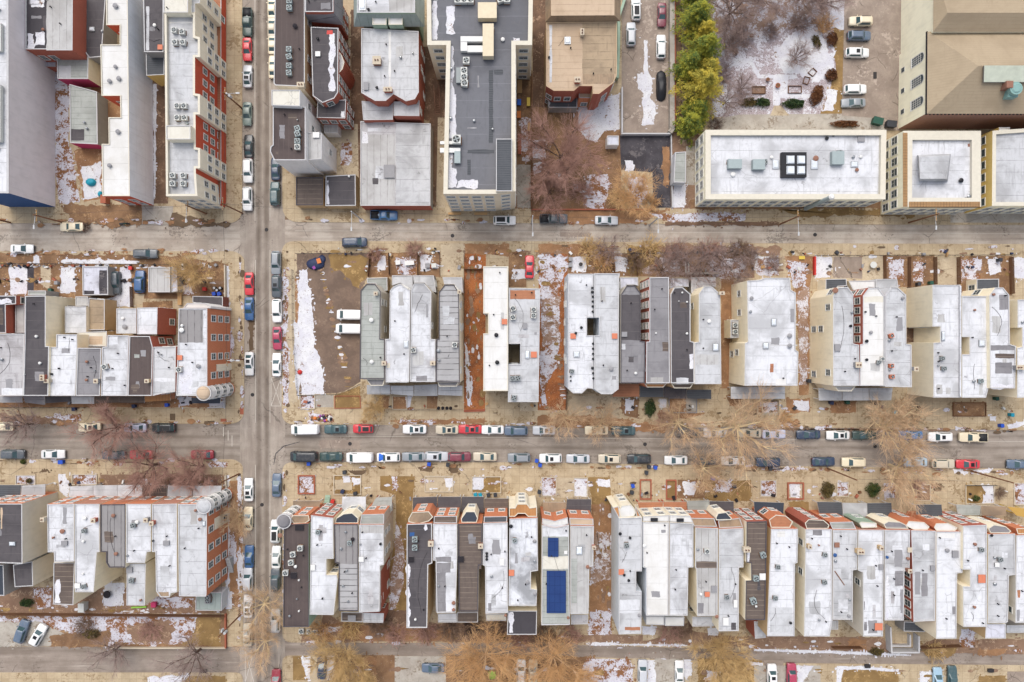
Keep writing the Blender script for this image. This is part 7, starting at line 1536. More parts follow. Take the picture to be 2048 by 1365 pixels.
BT('grey2', 'brownish bare tree at the north-east end of the snowy garden', 1592, 6, .8, 4.0)
BT('grey', 'grey bare tree at the top right corner of the garden thicket', 1640, 14, .75, 5.0)
BT('grey', 'fine-twigged bare tree alone on the snow in the garden middle', 1586, 124, .48, 2.8)
BT('grey2', 'bare tree next to the yellow evergreen at the garden west side', 1446, 100, .5, 3.6)
BT('grey', 'bare tree above the left hedge of the garden', 1478, 182, .42, .7)
BT('sparse', 'sparse dark bare tree in the garden corner beside the evergreens', 1446, 210, .5, 1.5)
BT('gold', 'golden shrubby bare tree in the rear yard by the upper crossroads', 398, 548, .72, 1.0)
BT('gold', 'thin golden bare tree in front of the vacant-lot house', 752, 815, .48, 2.2)
BT('pale', 'great pale bare tree over the lower street east of the dark group', 1466, 848, 1.08, .3)
BT('pale2', 'pale bare tree over the lower street in front of the three round fans', 1752, 852, .98, 2.1)
BT('pale2', 'pale bare tree on the south kerb beside the cream SUV', 1778, 930, .9, 4.4)
BT('pale', 'smaller pale bare tree at the south kerb beside the dark grey sedan', 1400, 930, .6, 1.3)
BT('pale', 'tan bare tree over the north kerb near the wide white twin', 1352, 846, .66, 5.1)
BT('pale2', 'faint tan bare tree by the leaf-strewn gap on the lower street', 1128, 835, .6, 3.3)
BT('pale2', 'tan bare tree over the pavement below the grey brick-sided house', 1200, 842, .55, .8)
BT('gold', 'golden bare tree filling the lane edge near the corner house', 690, 1298, 1.05, .6)
BT('gold', 'golden bare tree beside the navy car on the back lane', 726, 1345, .8, 2.6)
BT('orange', 'big orange-brown bare tree over the back lane behind the speckled roof', 972, 1298, 1.2, .4)
BT('orange', 'orange-brown bare tree above the green parasol', 990, 1352, .9, 3.1)
BT('orange', 'orange-brown bare tree over the lane behind the solar roof', 1106, 1302, 1.05, 1.7)
BT('orange', 'orange-brown bare tree at the snowy yard below the wide passage', 1148, 1350, .8, 4.7)
BT('gold', 'yellow-brown bare tree over the lane behind the beige roof with orange hatch', 1428, 1290, 1.05, 3.9)
BT('gold', 'yellow-brown bare tree at the bottom edge by the snowy lawn', 1440, 1350, .85, 5.5)
BT('pale', 'pale bare tree over the side street by the dark corner roof', 537, 1196, .66, 1.4)
BT('pale', 'faint pale bare tree over the side street at the back lane mouth', 536, 1276, .58, 3.9)
BT('pale2', 'pale bare tree over the west kerb by the orange corner wall', 484, 1030, .52, 2.2)
BT('sparse', 'dark bare tree spreading over the bottom left street', 404, 1296, .85, .2)
BT('sparse', 'sparse dark tree at the left bottom street verge', 240, 1292, .6, 2.0)
for i, (x, y, s, rz, lab) in enumerate([(1322, 545, .8, 0, 'dark thicket tree behind the grey brick-sided house'), (1362, 520, .7, 1, 'dark tree by the upper street kerb amid the yard thicket'), (1398, 540, .85, 2, 'dark thicket tree behind the near-black roof'), (1440, 522, .8, 3, 'dark thicket tree beside snow patches behind the smooth grey roof'), (1212, 500, .6, 4, 'dark twiggy tree by the kerb behind the broad twin'), (1475, 555, .55, 5, 'dark slender tree beside the wide white house')]):
    BT('dark', lab, x, y, s, rz)
def conifer(label, x, y, Rad, Ht, mat, seed):
    px_, py_ = P(x, y, 0); root = empty('evergreen_tree', (px_, py_, .12), seed); tag(root, label, 'tree', 'evergreens beside the garden')
    rnd = random.Random(seed); m = MB(); limb(m, (0, 0, 0), (0, 0, 1), Ht*.95, Ht*.025, .04, MATS['bark'], 4, rnd, .02, 7); m.build('trunk', root)
    m = MB(); k = m.slot(MATS[mat])
    for i in range(150):
        zf = (i + .5) / 150; z = Ht*(.12 + .86*zf); rr = Rad*1.35*(1 - zf)**.75*rnd.choice((.55, .8, 1.0, 1.15))*rnd.uniform(.85, 1.12); a = i*2.39996 + rnd.uniform(-.3, .3); d = Vector((math.cos(a), math.sin(a), -.18 + .5*zf)).normalized(); side = Vector((-d.y, d.x, 0)).normalized()
        for j in range(46):
            t = rnd.random()**.6; p = Vector((0, 0, z)) + d*(rr*t) + side*rnd.gauss(0, .12 + .15*rr*t*(1.15 - t)) + Vector((0, 0, rnd.gauss(0, .12)))
            n_ = (d*.3 + Vector((rnd.uniform(-.6, .6), rnd.uniform(-.6, .6), 1))).normalized(); ax = (d + side*rnd.uniform(-.9, .9)).normalized(); ax = (ax - n_*ax.dot(n_)).normalized(); s_ = n_.cross(ax); l = rnd.uniform(.16, .32); w_ = .07; b = len(m.v)
            for q in (p - ax*l, p - s_*w_, p + ax*l, p + s_*w_): m.v.append(tuple(q))
            m.f.append([b, b+1, b+2, b+3]); m.m.append(k)
    m.build('crown', root)
conifer('green evergreen at the top of the garden hedge row', 1378, 5, 3.6, 11, 'needles', 1)
conifer('yellow-green evergreen second from the top by the driveway wall', 1378, 62, 3.5, 11, 'needles', 2)
conifer('green evergreen in the middle of the driveway row', 1392, 125, 3.8, 11.5, 'needles', 3)
conifer('large yellow evergreen at the lower end of the driveway row', 1388, 196, 4.3, 12, 'needlesyellow', 4)
conifer('short dark green evergreen by the school corner', 1372, 258, 2.7, 7, 'needles', 5)
conifer('slim yellow-green evergreen between the middle and lower evergreens', 1400, 160, 2.9, 9, 'needlesyellow', 7)
conifer('slim green evergreen behind the covered car', 1366, 150, 2.6, 9.5, 'needles', 8)
conifer('slim yellow-green evergreen beside the white driveway car', 1392, 92, 2.8, 10, 'needlesyellow', 9)
conifer('low green evergreen beside the covered car end', 1384, 232, 2.6, 7.5, 'needles', 10)
conifer('green evergreen behind the maroon car', 1392, -35, 3.6, 11, 'needles', 6)
# clipped hedges and shrubs
bush('right garden hedge with snow on top beside the terrace', 1590, 207, 3.1, 1.2, 1.6, 'hollygreen', 2600, .14, name='hedge')
bush('left garden hedge beside the snowy path', 1526, 205, 2.0, 1.2, 1.5, 'hollygreen', 1500, .14, name='hedge')
bush('olive hedge west of the left garden hedge', 1498, 205, 2.6, 1.2, 1.3, 'olivebrush', 1500, .14, name='hedge')
bush('curved olive shrub on the snow at the garden east side', 1634, 84, 1.0, 2.2, 1.2, 'olivebrush', 1100, .12, rz=.5)
bush('brown shrub beside the car park, upper one', 1665, 78, 1.7, 1.6, 1.6, 'brownfoliage', 1400, .13)
bush('long brown hedge sloping beside the car park, lower stretch', 1634, 190, 1.6, 2.9, 1.6, 'brownfoliage', 2400, .14, rz=-.3, name='hedge')
bush('rounded brown shrub beside the car park above the long brown hedge', 1664, 150, 1.6, 1.7, 1.6, 'brownfoliage', 1500, .14)
bush('brown hedge on the terrace behind the school wing', 1690, 248, 4.0, .9, 1.2, 'brownfoliage', 2200, .13, name='hedge')
bush('small dark red shrub by the garden path', 1471, 104, .7, .9, 1.0, 'brownfoliage', 500, .11)
bush('dark olive shrub in front of the dark grey house, lower street', 1300, 817, 1.6, 2.2, 1.8, 'hollygreen', 1800, .13)
bush('square olive hedge in front of the red-brick return house', 1656, 980, 1.8, 2.1, 1.7, 'olivebrush', 2200, .12, name='hedge')
bush('square dark green hedge with snow in its hollow, bottom right row', 1748, 980, 1.8, 1.9, 1.7, 'boxwood', 2200, .12, name='hedge')
bush('small round shrub in the fenced lawn at the right', 1953, 997, .85, .85, 1.3, 'boxwood', 800, .09)
bush('small green shrub on the left front bed of the bottom left terrace', 58, 962, .7, .7, 1.0, 'olivebrush', 500, .1)
bush('small green shrub on the south-west pavement near the left edge', 46, 924, .8, .7, .9, 'boxwood', 500, .1)
bush('green shrub heap at the lane edge behind the white-walled yard', 1754, 1304, 2.0, 1.0, 1.2, 'olivebrush', 1500, .12)
bush('dark shrub in the yard of the left bottom houses', 52, 1206, 1.8, 1.1, 1.4, 'hollygreen', 1200, .12)
bush('brown ivy heap beside the bottom left parking pad', 182, 1268, 2.3, 1.4, 1.2, 'olivebrush', 1300, .12)
bush('yellowish shrub by the rear wall of the speckled roof', 1005, 1274, 1.1, 1.0, 1.4, 'olivebrush', 700, .1)
BR = [(470, 720, 1262, 8, 'behind the white roof with the red front'), (790, 1258, 0, 0, '')]
n = 0
for (x, y, Rx, h, mat, lab) in [(640, 1262, 2.2, 1.8, 'barkorange', 'behind the seamed grey roof'), (700, 1256, 2.4, 1.8, 'barkgold', 'behind the patchy white roof'), (760, 1250, 2.4, 2.2, 'bark', 'behind the passage east of the patchy white roof'), (790, 1268, 2.2, 1.8, 'barkred', 'at the passage foot by the back lane'), (850, 1262, 2.4, 1.8, 'barkred', 'behind the near-black roof'), (900, 1262, 2.3, 1.8, 'bark', 'behind the L-inset roof'), (945, 1256, 2.3, 2.0, 'barkdark', 'behind the third seamed brown roof'), (995, 1258, 2.2, 2.0, 'bark', 'behind the roof with three black vents'), (1040, 1282, 2.0, 1.8, 'barkred', 'behind the dark rear section'), (1090, 1270, 2.4, 2.0, 'bark', 'behind the solar twin'), (1140, 1270, 2.2, 1.6, 'barkred', 'behind the creased grey roof'), (1340, 1264, 2.4, 2.0, 'barkred', 'behind the brightest white roof'), (1362, 1258, 2.0, 1.8, 'bark', 'behind the mottled white roof'),
    (300, 1262, 2.2, 1.4, 'barkred', 'in the reddish earth of the bottom left strip'), (170, 1255, 2.2, 1.4, 'bark', 'near the bottom left parking pad'), (750, 508, 1.6, 1.6, 'barkred', 'in the rear yard beside the vacant lot'), (830, 500, 1.8, 1.4, 'barkred', 'at the upper street kerb behind the worn twin'), (1180, 500, 2.6, 2.0, 'barkgold', 'at the kerb behind the broad white twin'), (1205, 520, 2.2, 2.0, 'barkorange', 'by the round table yard'), (1270, 525, 2.2, 2.2, 'bark', 'in the rear yard of the dark-grey roof'), (1300, 500, 2.6, 2.0, 'barkgold', 'along the upper street near the dark thicket'), (1345, 505, 2.4, 2.0, 'barkred', 'along the kerb amid the dark thicket'), (1420, 500, 2.4, 2.0, 'barkred', 'along the kerb by the snow patches'), (1500, 515, 2.0, 1.8, 'barkgrey', 'behind the wide white house'), (1545, 525, 1.8, 1.5, 'barkgrey', 'on snow behind the wide white house'), (1480, 500, 2.2, 1.8, 'bark', 'at the kerb beyond the dark thicket'),
    (420, 970, 1.8, 1.4, 'barkred', 'in the front beds nearest the crossroads'), (350, 968, 1.8, 1.4, 'barkred', 'in the front bed of the ribbed-roof house'), (270, 965, 1.8, 1.2, 'barkred', 'in the front bed of the west terrace end'), (1165, 385, 2.4, 1.2, 'barkred', 'in the brown yard by the snowy concrete'), (1240, 400, 2.2, 1.6, 'barkgold', 'on the verge beside the dark paved lot'), (1300, 405, 2.0, 1.6, 'barkorange', 'on the verge at the dark lot corner'), (1390, 225, 2.2, 1.6, 'barkdark', 'under the lower evergreens'), (1440, 150, 2.4, 2.2, 'barkgrey', 'along the garden west edge'), (1480, 75, 2.6, 2.2, 'barkgrey', 'under the garden north thicket'), (1540, 62, 1.8, 1.6, 'barkgrey', 'at the thicket edge by the round planter'), (1600, 45, 2.2, 2.0, 'barkgrey', 'in the thicket by the snowy slope'), (1650, 50, 2.0, 2.0, 'barkorange', 'at the thicket end by the car park'),
    (1430, 250, 1.6, 1.2, 'barkdark', 'on the dark terrace end'), (1570, 838, 1.6, 1.0, 'barkorange', 'on the front leaf bed of the light-grey roof'), (1330, 840, 1.8, 1.2, 'barkred', 'on the pavement by the near-black house'), (1820, 838, 2.4, 1.4, 'barktan', 'in front of the white house with recessed court'), (1800, 815, 1.8, 1.2, 'barktan', 'at the steps between the fans house and the court house'), (170, 455, 1.2, .8, 'barkdark', 'at the upper street verge by the cream sedan'), (1835, 970, 1.4, 1.0, 'barkred', 'in the planter by the fenced lawn'), (2000, 985, 1.2, .9, 'bark', 'in the snowy bed at the right edge'), (1870, 1303, 2.0, 1.2, 'barkgold', 'at the lane edge behind the stained white roof')]:
    twiggy('bare twiggy shrub ' + lab, x, y, Rx, h, mat, 70)
# ------------------------------------------------------------------ poles, lamps, cables, bins and yard things
def pole(label, bx, by, h, lean=(0, 0), arm=None, cross=True, xf=False, mat='polewood', name='utility_pole'):
    T('f'); x, y = P(bx, by, 0); root = empty(name, (x, y, .12)); tag(root, label, 'utility pole' if name == 'utility_pole' else 'street lamp', 'poles along the streets')
    m = MB(); m.tube((0, 0, -.1), (lean[0], lean[1], h), .17, .11, MATS[mat], 10); m.build('pole', root)
    if cross:
        m = MB(); m.box(lean[0] - .06, lean[1] - 1.2, h - .9, lean[0] + .06, lean[1] + 1.2, h - .75, MATS['woodlight'])
        for q in (-1.1, -.5, .5, 1.1): m.cyl(lean[0], lean[1] + q, h - .75, h - .55, .05, .04, MATS['lampgrey'], 8)
        m.build('crossarm', root)
    if xf:
        for i in range(xf):
            m = MB(); a = i * 2.1; m.cyl(lean[0] + .42*math.cos(a), lean[1] + .42*math.sin(a), h - 2.6, h - 1.6, .26, .26, MATS['lampgrey'], 12); m.build('transformer', root)
    if arm:
        d = Vector((arm[0], arm[1], 0)); m = MB(); z = min(h - .5, 8.4); m.tube((lean[0]*.9, lean[1]*.9, z), (d.x, d.y, z + .35), .05, .04, MATS['lampgrey'], 6); o = m.build('lamp_arm', root)
        e = d.normalized(); m = MB(); m.box(-.35, -.14, -.08, .35, .14, .06, MATS['lampgrey']); hd = m.build('lamp_head', o, (d.x + e.x*.3, d.y + e.y*.3, z + .35), math.atan2(e.y, e.x))
    return Vector((x + lean[0], y + lean[1], h - .5))
p1 = pole('wood pole with a lamp arm on the verge by the moped', 413, 428, 8.6, arm=(0, -2.6), xf=0)
p2 = pole('pole with two transformers before the red panels on the side street', 486, 219, 9.2, xf=2, arm=(2.2, 0))
p3 = pole('leaning pole at the upper crossroads corner of the red flats', 485, 427, 10.0, xf=0)
p4 = pole('street lamp on the pavement in front of the two corner garages', 722, 439, 8.2, arm=(0, -3.0), cross=False, mat='lampgrey', name='street_lamp')
p5 = pole('street lamp over the white SUV by the stone apartments', 1063, 447, 8.2, arm=(0, -3.2), cross=False, mat='lampgrey', name='street_lamp')
p6 = pole('street lamp on the verge before the dark paved lot', 1299, 451, 8.2, arm=(0, -2.2), cross=False, mat='lampgrey', name='street_lamp')
p7 = pole('brown pole with a lamp arm before the school wing', 1560, 449, 9.2, arm=(0, -3.0))
p8 = pole('brown pole with a lamp arm before the square school block', 1817, 446, 9.6, arm=(0, -2.2))
p9 = pole('dark brown leaning pole beside the square olive hedge', 1655, 937, 11.5, cross=False)
p10 = pole('dark brown leaning pole beside the red sedan', 1941, 942, 11.6, cross=False)
p11 = pole('pole with a transformer at the bottom left street corner', 482, 1229, 10.4, xf=2)
p12 = pole('pole with a transformer beside the orange corner house bay', 488, 719, 8.8, xf=1, arm=(2.0, 0))
p13 = pole('pole at the lower crossroads by the snowy verge', 478, 948, 8.6, cross=True)
p14 = pole('lamp pole on the verge near the long pale hall', 128, 446, 8.6, arm=(0, -2.0))
p15 = pole('lamp pole beside the blue hall wall at the left edge', 22, 446, 8.4)
def flue():
    x, y = P(1611, 418, 0); root = empty('flue_pipe', (x, y, .12)); tag(root, 'tall grey-blue metal flue standing against the school wing', 'flue')
    m = MB(); m.cyl(0, 0, 0, 11.0, .42, .42, MATS['acteal'], 16); m.build('pipe', root); m = MB(); m.cyl(0, 0, 11.01, 11.35, .55, .3, MATS['white_paint'], 16); m.build('cap', root)
flue()
def cable(label, a, b, sag=.5, off=(0, 0, 0)):
    a = a + Vector(off); b = b + Vector(off); m = MB(); pts = [a.lerp(b, i/14) - Vector((0, 0, sag*4*(i/14)*(1 - i/14))) for i in range(15)]
    for i in range(14): m.tube(pts[i], pts[i+1], .022, .022, MATS['iron'], 4, False)
    tag(m.build('overhead_cable'), label, 'cable', 'overhead cables')
for nm, a, b in (('from the moped pole to the corner flats pole', p1, p3), ('from the corner flats pole across the side street', p3, p4), ('between the garage lamp and the apartment lamp', p4, p5), ('between the apartment lamp and the dark lot lamp', p5, p6), ('between the dark lot lamp and the school pole', p6, p7), ('between the two school poles', p7, p8), ('from the corner flats pole up the side street', p3, p2), ('from the corner flats pole down to the corner house pole', p3, p12), ('from the corner house pole to the lower crossroads', p12, p13), ('from the lower crossroads to the bottom left corner', p13, p11), ('between the two leaning brown poles', p9, p10), ('from the moped pole to the hall lamp pole', p1, p14)):
    cable('thin dark overhead cable ' + nm, a, b)
def box_thing(name, label, cat, x, y, sx, sy, sz, mat, group=None, rz=0.0, lid=None, z=.12):
    px_, py_ = P(x, y, sz*.5); root = empty(name, (px_, py_, z), rz); tag(root, label, cat, group)
    if sx == sy and sx in (.8, .75): sx = sy = .62
    m = MB(); n = 4; b = [(-sx/2*.9, -sy/2*.9, 0), (sx/2*.9, -sy/2*.9, 0), (sx/2*.9, sy/2*.9, 0), (-sx/2*.9, sy/2*.9, 0)]; t = [(-sx/2, -sy/2, sz), (sx/2, -sy/2, sz), (sx/2, sy/2, sz), (-sx/2, sy/2, sz)]
    m.grid([b, t], MATS[mat], True); m.face(t, MATS[mat]); m.build('body', root)
    m = MB(); m.box(-sx/2 - .03, -sy/2 - .03, sz, sx/2 + .03, sy/2 + .05, sz + .06, MATS[lid or mat]); m.box(-sx/2*.8, -sy/2 - .08, sz - .02, sx/2*.8, -sy/2 - .03, sz + .05, MATS['iron']); m.build('lid', root); return root
def bag(label, x, y, r, mat, group='rubbish bags', name='rubbish_bag', cat='bag', z=.12):
    px_, py_ = P(x, y, .3); m = MB(); rnd = random.Random(int(x*13 + y)); rows = []
    for i in range(6):
        t = i/5*math.pi*.5; rows.append([(r*math.cos(t)*math.cos(a*math.pi/5)*(1 + .25*noise.noise(Vector((a, i, x)))), r*math.cos(t)*math.sin(a*math.pi/5)*(1 + .25*noise.noise(Vector((a, i, y)))), r*1.1*math.sin(t)) for a in range(10)])
    m.grid(rows, MATS[mat], True); m.tube((0, 0, r*1.0), (0, .05, r*1.35), .05, .12, MATS[mat], 6)
    tag(m.build(name, None, (px_, py_, z), smooth=True), label, cat, group)
T('f')
box_thing('dumpster', 'dark green dumpster at the foot of the car park', 'dumpster', 1753, 244, 1.9, 1.3, 1.2, 'greenbin', 'dumpsters', -.25)
box_thing('dumpster', 'dark dumpster beside the assembly hall corner', 'dumpster', 1780, 250, 1.9, 1.2, 1.2, 'darkbin', 'dumpsters', -.1)
T('c3')
for x, y, mt, lb in ((97, 62, 'bluebin', 'small blue bin behind the white SUV on the south kerb'), (117, 88, 'bluebin', 'blue lidded bin on the pavement below the white SUV'), (755, 98, 'darkbin', 'dark bin beside the blue bin by the black SUV'), (792, 102, 'bluebin', 'blue bin on the pavement below the black SUV'), (740, 132, 'darkbin', 'small grey bin below the blue bin by the black SUV'), (660, 210, 'bluebin', 'blue recycling bin in the paved front yard by the wide passage'), (1130, 166, 'bluebin', 'blue bin at the front path of the dormer house'), (1465, 108, 'darkbin', 'black bin beside the navy SUV'), (113, 245, 'darkbin', 'dark grey bin beside the solar house bed'), (655, 248, 'darkbin', 'black bin below the blue recycling bin'), (1255, 212, 'darkbin', 'slate bin in the front yard of the brown ribbed house')):
    box_thing('wheelie_bin', lb, 'bin', x, y, .8, .8, 1.0, mt, 'bins on pavements and yards', random.uniform(-.3, .3))
T('b4')
for x, y, mt, lb in ((1402, 1220, 'bluebin', 'large blue bin on the pavement at the right'), (1462, 1156, 'tealtarp', 'pale teal bin by the right front path'), (773, 1140, 'tealtarp', 'blue-grey bin by the leafless bush in front of the fans house'), (1372, 1060, 'greenbin', 'green bin at the front of the patchwork roof house'), (1392, 240, 'darkbin', 'dark bin in the rear yard beside the snow'), (912, 382, 'darkbin', 'dark bin at the rear of the court house'), (985, 375, 'greenbin', 'green and black bin at the rear of the court house'), (262, 955, 'darkbin', 'black bin in the dark side passage'), (395, 1085, 'navytarp', 'navy bin in the leafy front yard'), (490, 1082, 'greenbin', 'green bin in the leafy front yard')):
    box_thing('wheelie_bin', lb, 'bin', x, y, .8, .8, 1.0, mt, 'bins on pavements and yards', random.uniform(-.3, .3))
T('b1')
for x, y, mt, lb in ((1275, 440, 'bluebin', 'blue bin left in the yard behind the orange corner house'), (1305, 440, 'bluebin', 'blue bin right in the yard behind the orange corner house'), (1218, 412, 'redpaint', 'red drum in the yard behind the orange corner house'), (632, 512, 'redpaint', 'red box on the small rear deck'), (642, 582, 'bluebin', 'blue crate on the small rear deck'), (445, 1122, 'navytarp', 'grey box on the pavement before the white porch'), (800, 1105, 'navytarp', 'navy bin in front of the dark roof with the pale mat'), (995, 1098, 'bluebin', 'bright blue bin in front of the orange porch'), (780, 288, 'redpaint', 'small red can beside the blue car'), (305, 418, 'greenbin', 'small green tub at the driveway end'), (342, 375, 'hatchgrey', 'grey locker beside the snowy rear yard'), (665, 632, 'acwhite', 'square white condenser crate on the rear deck')):
    box_thing('yard_bin', lb, 'bin', x, y, .75, .75, .8, mt, 'bins on pavements and yards', random.uniform(-.3, .3))
for x, y in ((1272, 405), (1288, 418), (1307, 405)):
    T('b1'); px_, py_ = P(x, y, .8); o = empty('barrel', (px_, py_, .12)); tag(o, 'dark round barrel in the yard behind the orange corner house', 'barrel', 'three barrels'); m = MB(); m.cyl(0, 0, 0, .85, .3, .3, MATS['iron'], 14); m.build('drum', o); m = MB(); m.cyl(0, 0, .851, .87, .24, .24, MATS['lampgrey'], 14); m.build('lid', o)
T('c2')
for x, y, mt, lb in ((348, 80, 'bluebin', 'blue bag-like bin beside the black van'), (557, 130, 'darkbin', 'dark bin on the pavement by the brown-edged bed'), (1052, 82, 'bluebin', 'blue bin on the kerb below the silver SUV'), (1162, 86, 'darkbin', 'dark bin on the kerb below the maroon SUV'), (545, 243, 'navytarp', 'navy round bin before the ribbed roof porch'), (1324, 262, 'tealtarp', 'left turquoise bin before the brown porch'), (1352, 262, 'tealtarp', 'right turquoise bin before the brown porch'), (1400, 262, 'darkbin', 'black bin left before the beige porch'), (1440, 262, 'darkbin', 'black bin right before the beige porch'), (620, 255, 'darkbin', 'black bin at the white porch edge'), (365, 348, 'redpaint', 'red-orange ball-like tub on the corner porch'), (488, 300, 'redpaint', 'red tub beside the front steps')):
    box_thing('wheelie_bin', lb, 'bin', x, y, .75, .75, .95, mt, 'bins on pavements and yards', random.uniform(-.3, .3))
for i, (x, y) in enumerate(((303, 1063), (350, 1065), (385, 1068))):
    px_, py_ = P(x, y, .6); root = empty('condenser', (px_, py_, .12)); tag(root, ('left', 'middle', 'right')[i] + ' condenser of three behind the dark corner roof', 'air conditioner', 'condensers behind the corner house'); mesh_obj('casing', shared('acacwhite', lambda: me_ac('acwhite')), root); mesh_obj('fan', shared('fan', me_fan), root)
# turquoise covers, junk heaps, parasol
def tarp(label, x, y, rx, ry, h, mat, name='tarpaulin', cat='tarpaulin', z=.12):
    px_, py_ = P(x, y, h*.5); m = MB(); rows = []
    for i in range(7):
        t = i/6*math.pi/2; rows.append([(rx*math.cos(t)**.6*math.cos(a*math.pi/8)*(1 + .2*noise.noise(Vector((a*.7, i*.5, x)))), ry*math.cos(t)**.6*math.sin(a*math.pi/8)*(1 + .2*noise.noise(Vector((a*.7, i*.5, y)))), h*math.sin(t)*(1 + .2*noise.noise(Vector((a*.5, i*.8, 3)))) + .0) for a in range(16)])
    m.grid(rows, MATS[mat], True); m.face(rows[-1], MATS[mat]); tag(m.build(name, None, (px_, py_, z), smooth=True), label, cat)
T('a1'); tarp('large turquoise cover in the yard beside the cream terrace', 538, 1082, 1.0, .8, .9, 'tealtarp'); tarp('small turquoise cover at the foot of the cream terrace', 595, 1153, .45, .6, .7, 'tealtarp'); box_thing('brick_stack', 'brown brick store beside the small turquoise cover', 'store', 628, 1188, 1.0, 1.6, 1.6, 'brickbed')
T('b2'); tarp('blue-black tarpaulin heap at the vacant lot corner', 388, 262, 1.8, 1.2, .7, 'navytarp'); tarp('dark sheet beside the tarpaulin heap in the vacant lot', 425, 236, .8, .9, .5, 'navytarp'); box_thing('crate', 'white crate with orange lid on the tarpaulin heap', 'crate', 413, 246, .7, .9, .9, 'acwhite', None, .3, 'orange')
box_thing('crate', 'small purplish box on the vacant lot tarpaulin heap', 'crate', 384, 286, .5, .5, .7, 'purple', None, .5)
bag('orange-red sack in the snow of the vacant lot', 295, 905, .5, 'redpaint', 'lone sacks')
rnd = random.Random(3)
for i in range(16):
    x, y = rnd.uniform(355, 480), rnd.uniform(1155, 1198); mt = rnd.choice(['acwhite', 'blackmatt', 'orange', 'white_paint', 'darkbin', 'purple', 'woodlight'])
    bag('piece of rubbish in the kerbside heap by the white van', x, y, rnd.uniform(.18, .4), mt, 'kerbside rubbish heap')
for i, (x, y) in enumerate(((1118, 1118), (1143, 1118), (1168, 1118), (1190, 1118))): bag('black bag in the row of bags on the front path of the ribbed roof house', x, y, .34, 'blackmatt', 'row of black bags')
T('b2')
def umbrella():
    T('c2'); px_, py_ = P(1420, 1322, 2.2); root = empty('parasol', (px_, py_, .12)); tag(root, 'lime green star-shaped parasol under the bare tree', 'parasol'); m = MB()
    for i in range(8):
        a, b_, e = i*math.pi/4, (i + .5)*math.pi/4, (i + 1)*math.pi/4; r1, r0 = 1.0, .68
        m.face([(0, 0, 2.6), (r1*math.cos(a), r1*math.sin(a), 2.1), (r0*math.cos(b_), r0*math.sin(b_), 2.28), (r1*math.cos(e), r1*math.sin(e), 2.1)], MATS['lime'])
    m.build('canopy', root); m = MB(); m.tube((0, 0, 0), (0, 0, 2.62), .04, .03, MATS['lampgrey'], 8); m.build('pole', root)
umbrella()
def table(label, x, y, r, mat='lampgrey', name='round_table', cat='table'):
    px_, py_ = P(x, y, .7); root = empty(name, (px_, py_, .14)); tag(root, label, cat, 'yard tables'); m = MB(); m.cyl(0, 0, .68, .74, r, r, MATS[mat], 20); m.build('tabletop', root)
    for i in range(4):
        m = MB(); a = i*math.pi/2 + .7; m.tube((r*.6*math.cos(a), r*.6*math.sin(a), 0), (r*.5*math.cos(a), r*.5*math.sin(a), .68), .03, .03, MATS[mat], 6); m.build('leg', root)
T('b3'); table('dark ringed round table on snow behind the broad white twin', 360, 265, .4, 'iron'); 
for i, (x, y, lb) in enumerate(((300, 235, 'upper'), (298, 270, 'lower'))): box_thing('planter_box', lb + ' small square box along the yard wall of the broad white twin', 'planter', x, y, .7, .7, .6, 'hatchgrey', 'boxes in the twin yard')
T('b4'); table('pale round pool-like disc in the rear yard of the bright white house', 648, 268, .65, 'acwhite')
T('b2')
for x, y, lb, mt in ((1055, 273, 'square dark-topped stand in the snowy rear yard', 'hatchgrey'), (1092, 273, 'pale square stand in the snowy rear yard', 'acwhite'), (948, 258, 'long white board heap in the cluttered rear yard', 'white_paint'), (880, 255, 'white plank crate in the cluttered rear yard', 'white_paint')):
    box_thing('yard_box', lb, 'box', x, y, .9 if 'long' not in lb else 1.8, .8, .6, mt, 'yard boxes', .1)
# planters with brick or stone kerbs
def planter(label, pts, mat='brickbed', wd=.22, h=.35):
    wp = ccw([P(*p) for p in pts]); inn = inset(wp, wd); m = MB(); n = len(wp)
    for i in range(n):
        j = (i+1) % n
        m.face([(*wp[i], 0.1), (*wp[j], 0.1), (*wp[j], .12 + h), (*wp[i], .12 + h)], MATS[mat]); m.face([(*wp[i], .12 + h), (*wp[j], .12 + h), (*inn[j], .12 + h), (*inn[i], .12 + h)], MATS[mat]); m.face([(*inn[i], .12 + h), (*inn[j], .12 + h), (*inn[j], .1), (*inn[i], .1)], MATS[mat])
    cx, cy = wp[0]; o = m.build('planter_wall'); tag(o, label, 'planter', 'low planter walls')
def rect(x0, y0, x1, y1): return [(x0, y0), (x1, y0), (x1, y1), (x0, y1)]
T('c2'); planter('brick-edged snowy bed before the dark corner house', rect(284, 148, 384, 258)); planter('stone-edged lawn with snow before the brown seamed house', rect(1302, 155, 1474, 254), 'kerbstone', .15, .2); planter('stone-edged bed before the L-inset roof house', rect(1026, 152, 1194, 248), 'kerbstone', .15, .2); planter('stone-edged broken bed before the ribbed roof house', rect(492, 147, 654, 262), 'kerbstone', .15, .2)
T('c3'); planter('left red brick planter before the red deck', rect(702, 172, 770, 290)); planter('right red brick planter before the red deck', rect(855, 174, 916, 290)); planter('stone-edged snowy bed before the solar house', rect(124, 158, 214, 272), 'kerbstone', .15, .2); planter('stone-edged snow square beside the wide passage', rect(314, 162, 398, 278), 'kerbstone', .15, .2); planter('stone-edged snowy bed before the brown ribbed house', rect(1408, 176, 1504, 274), 'kerbstone', .15, .2)
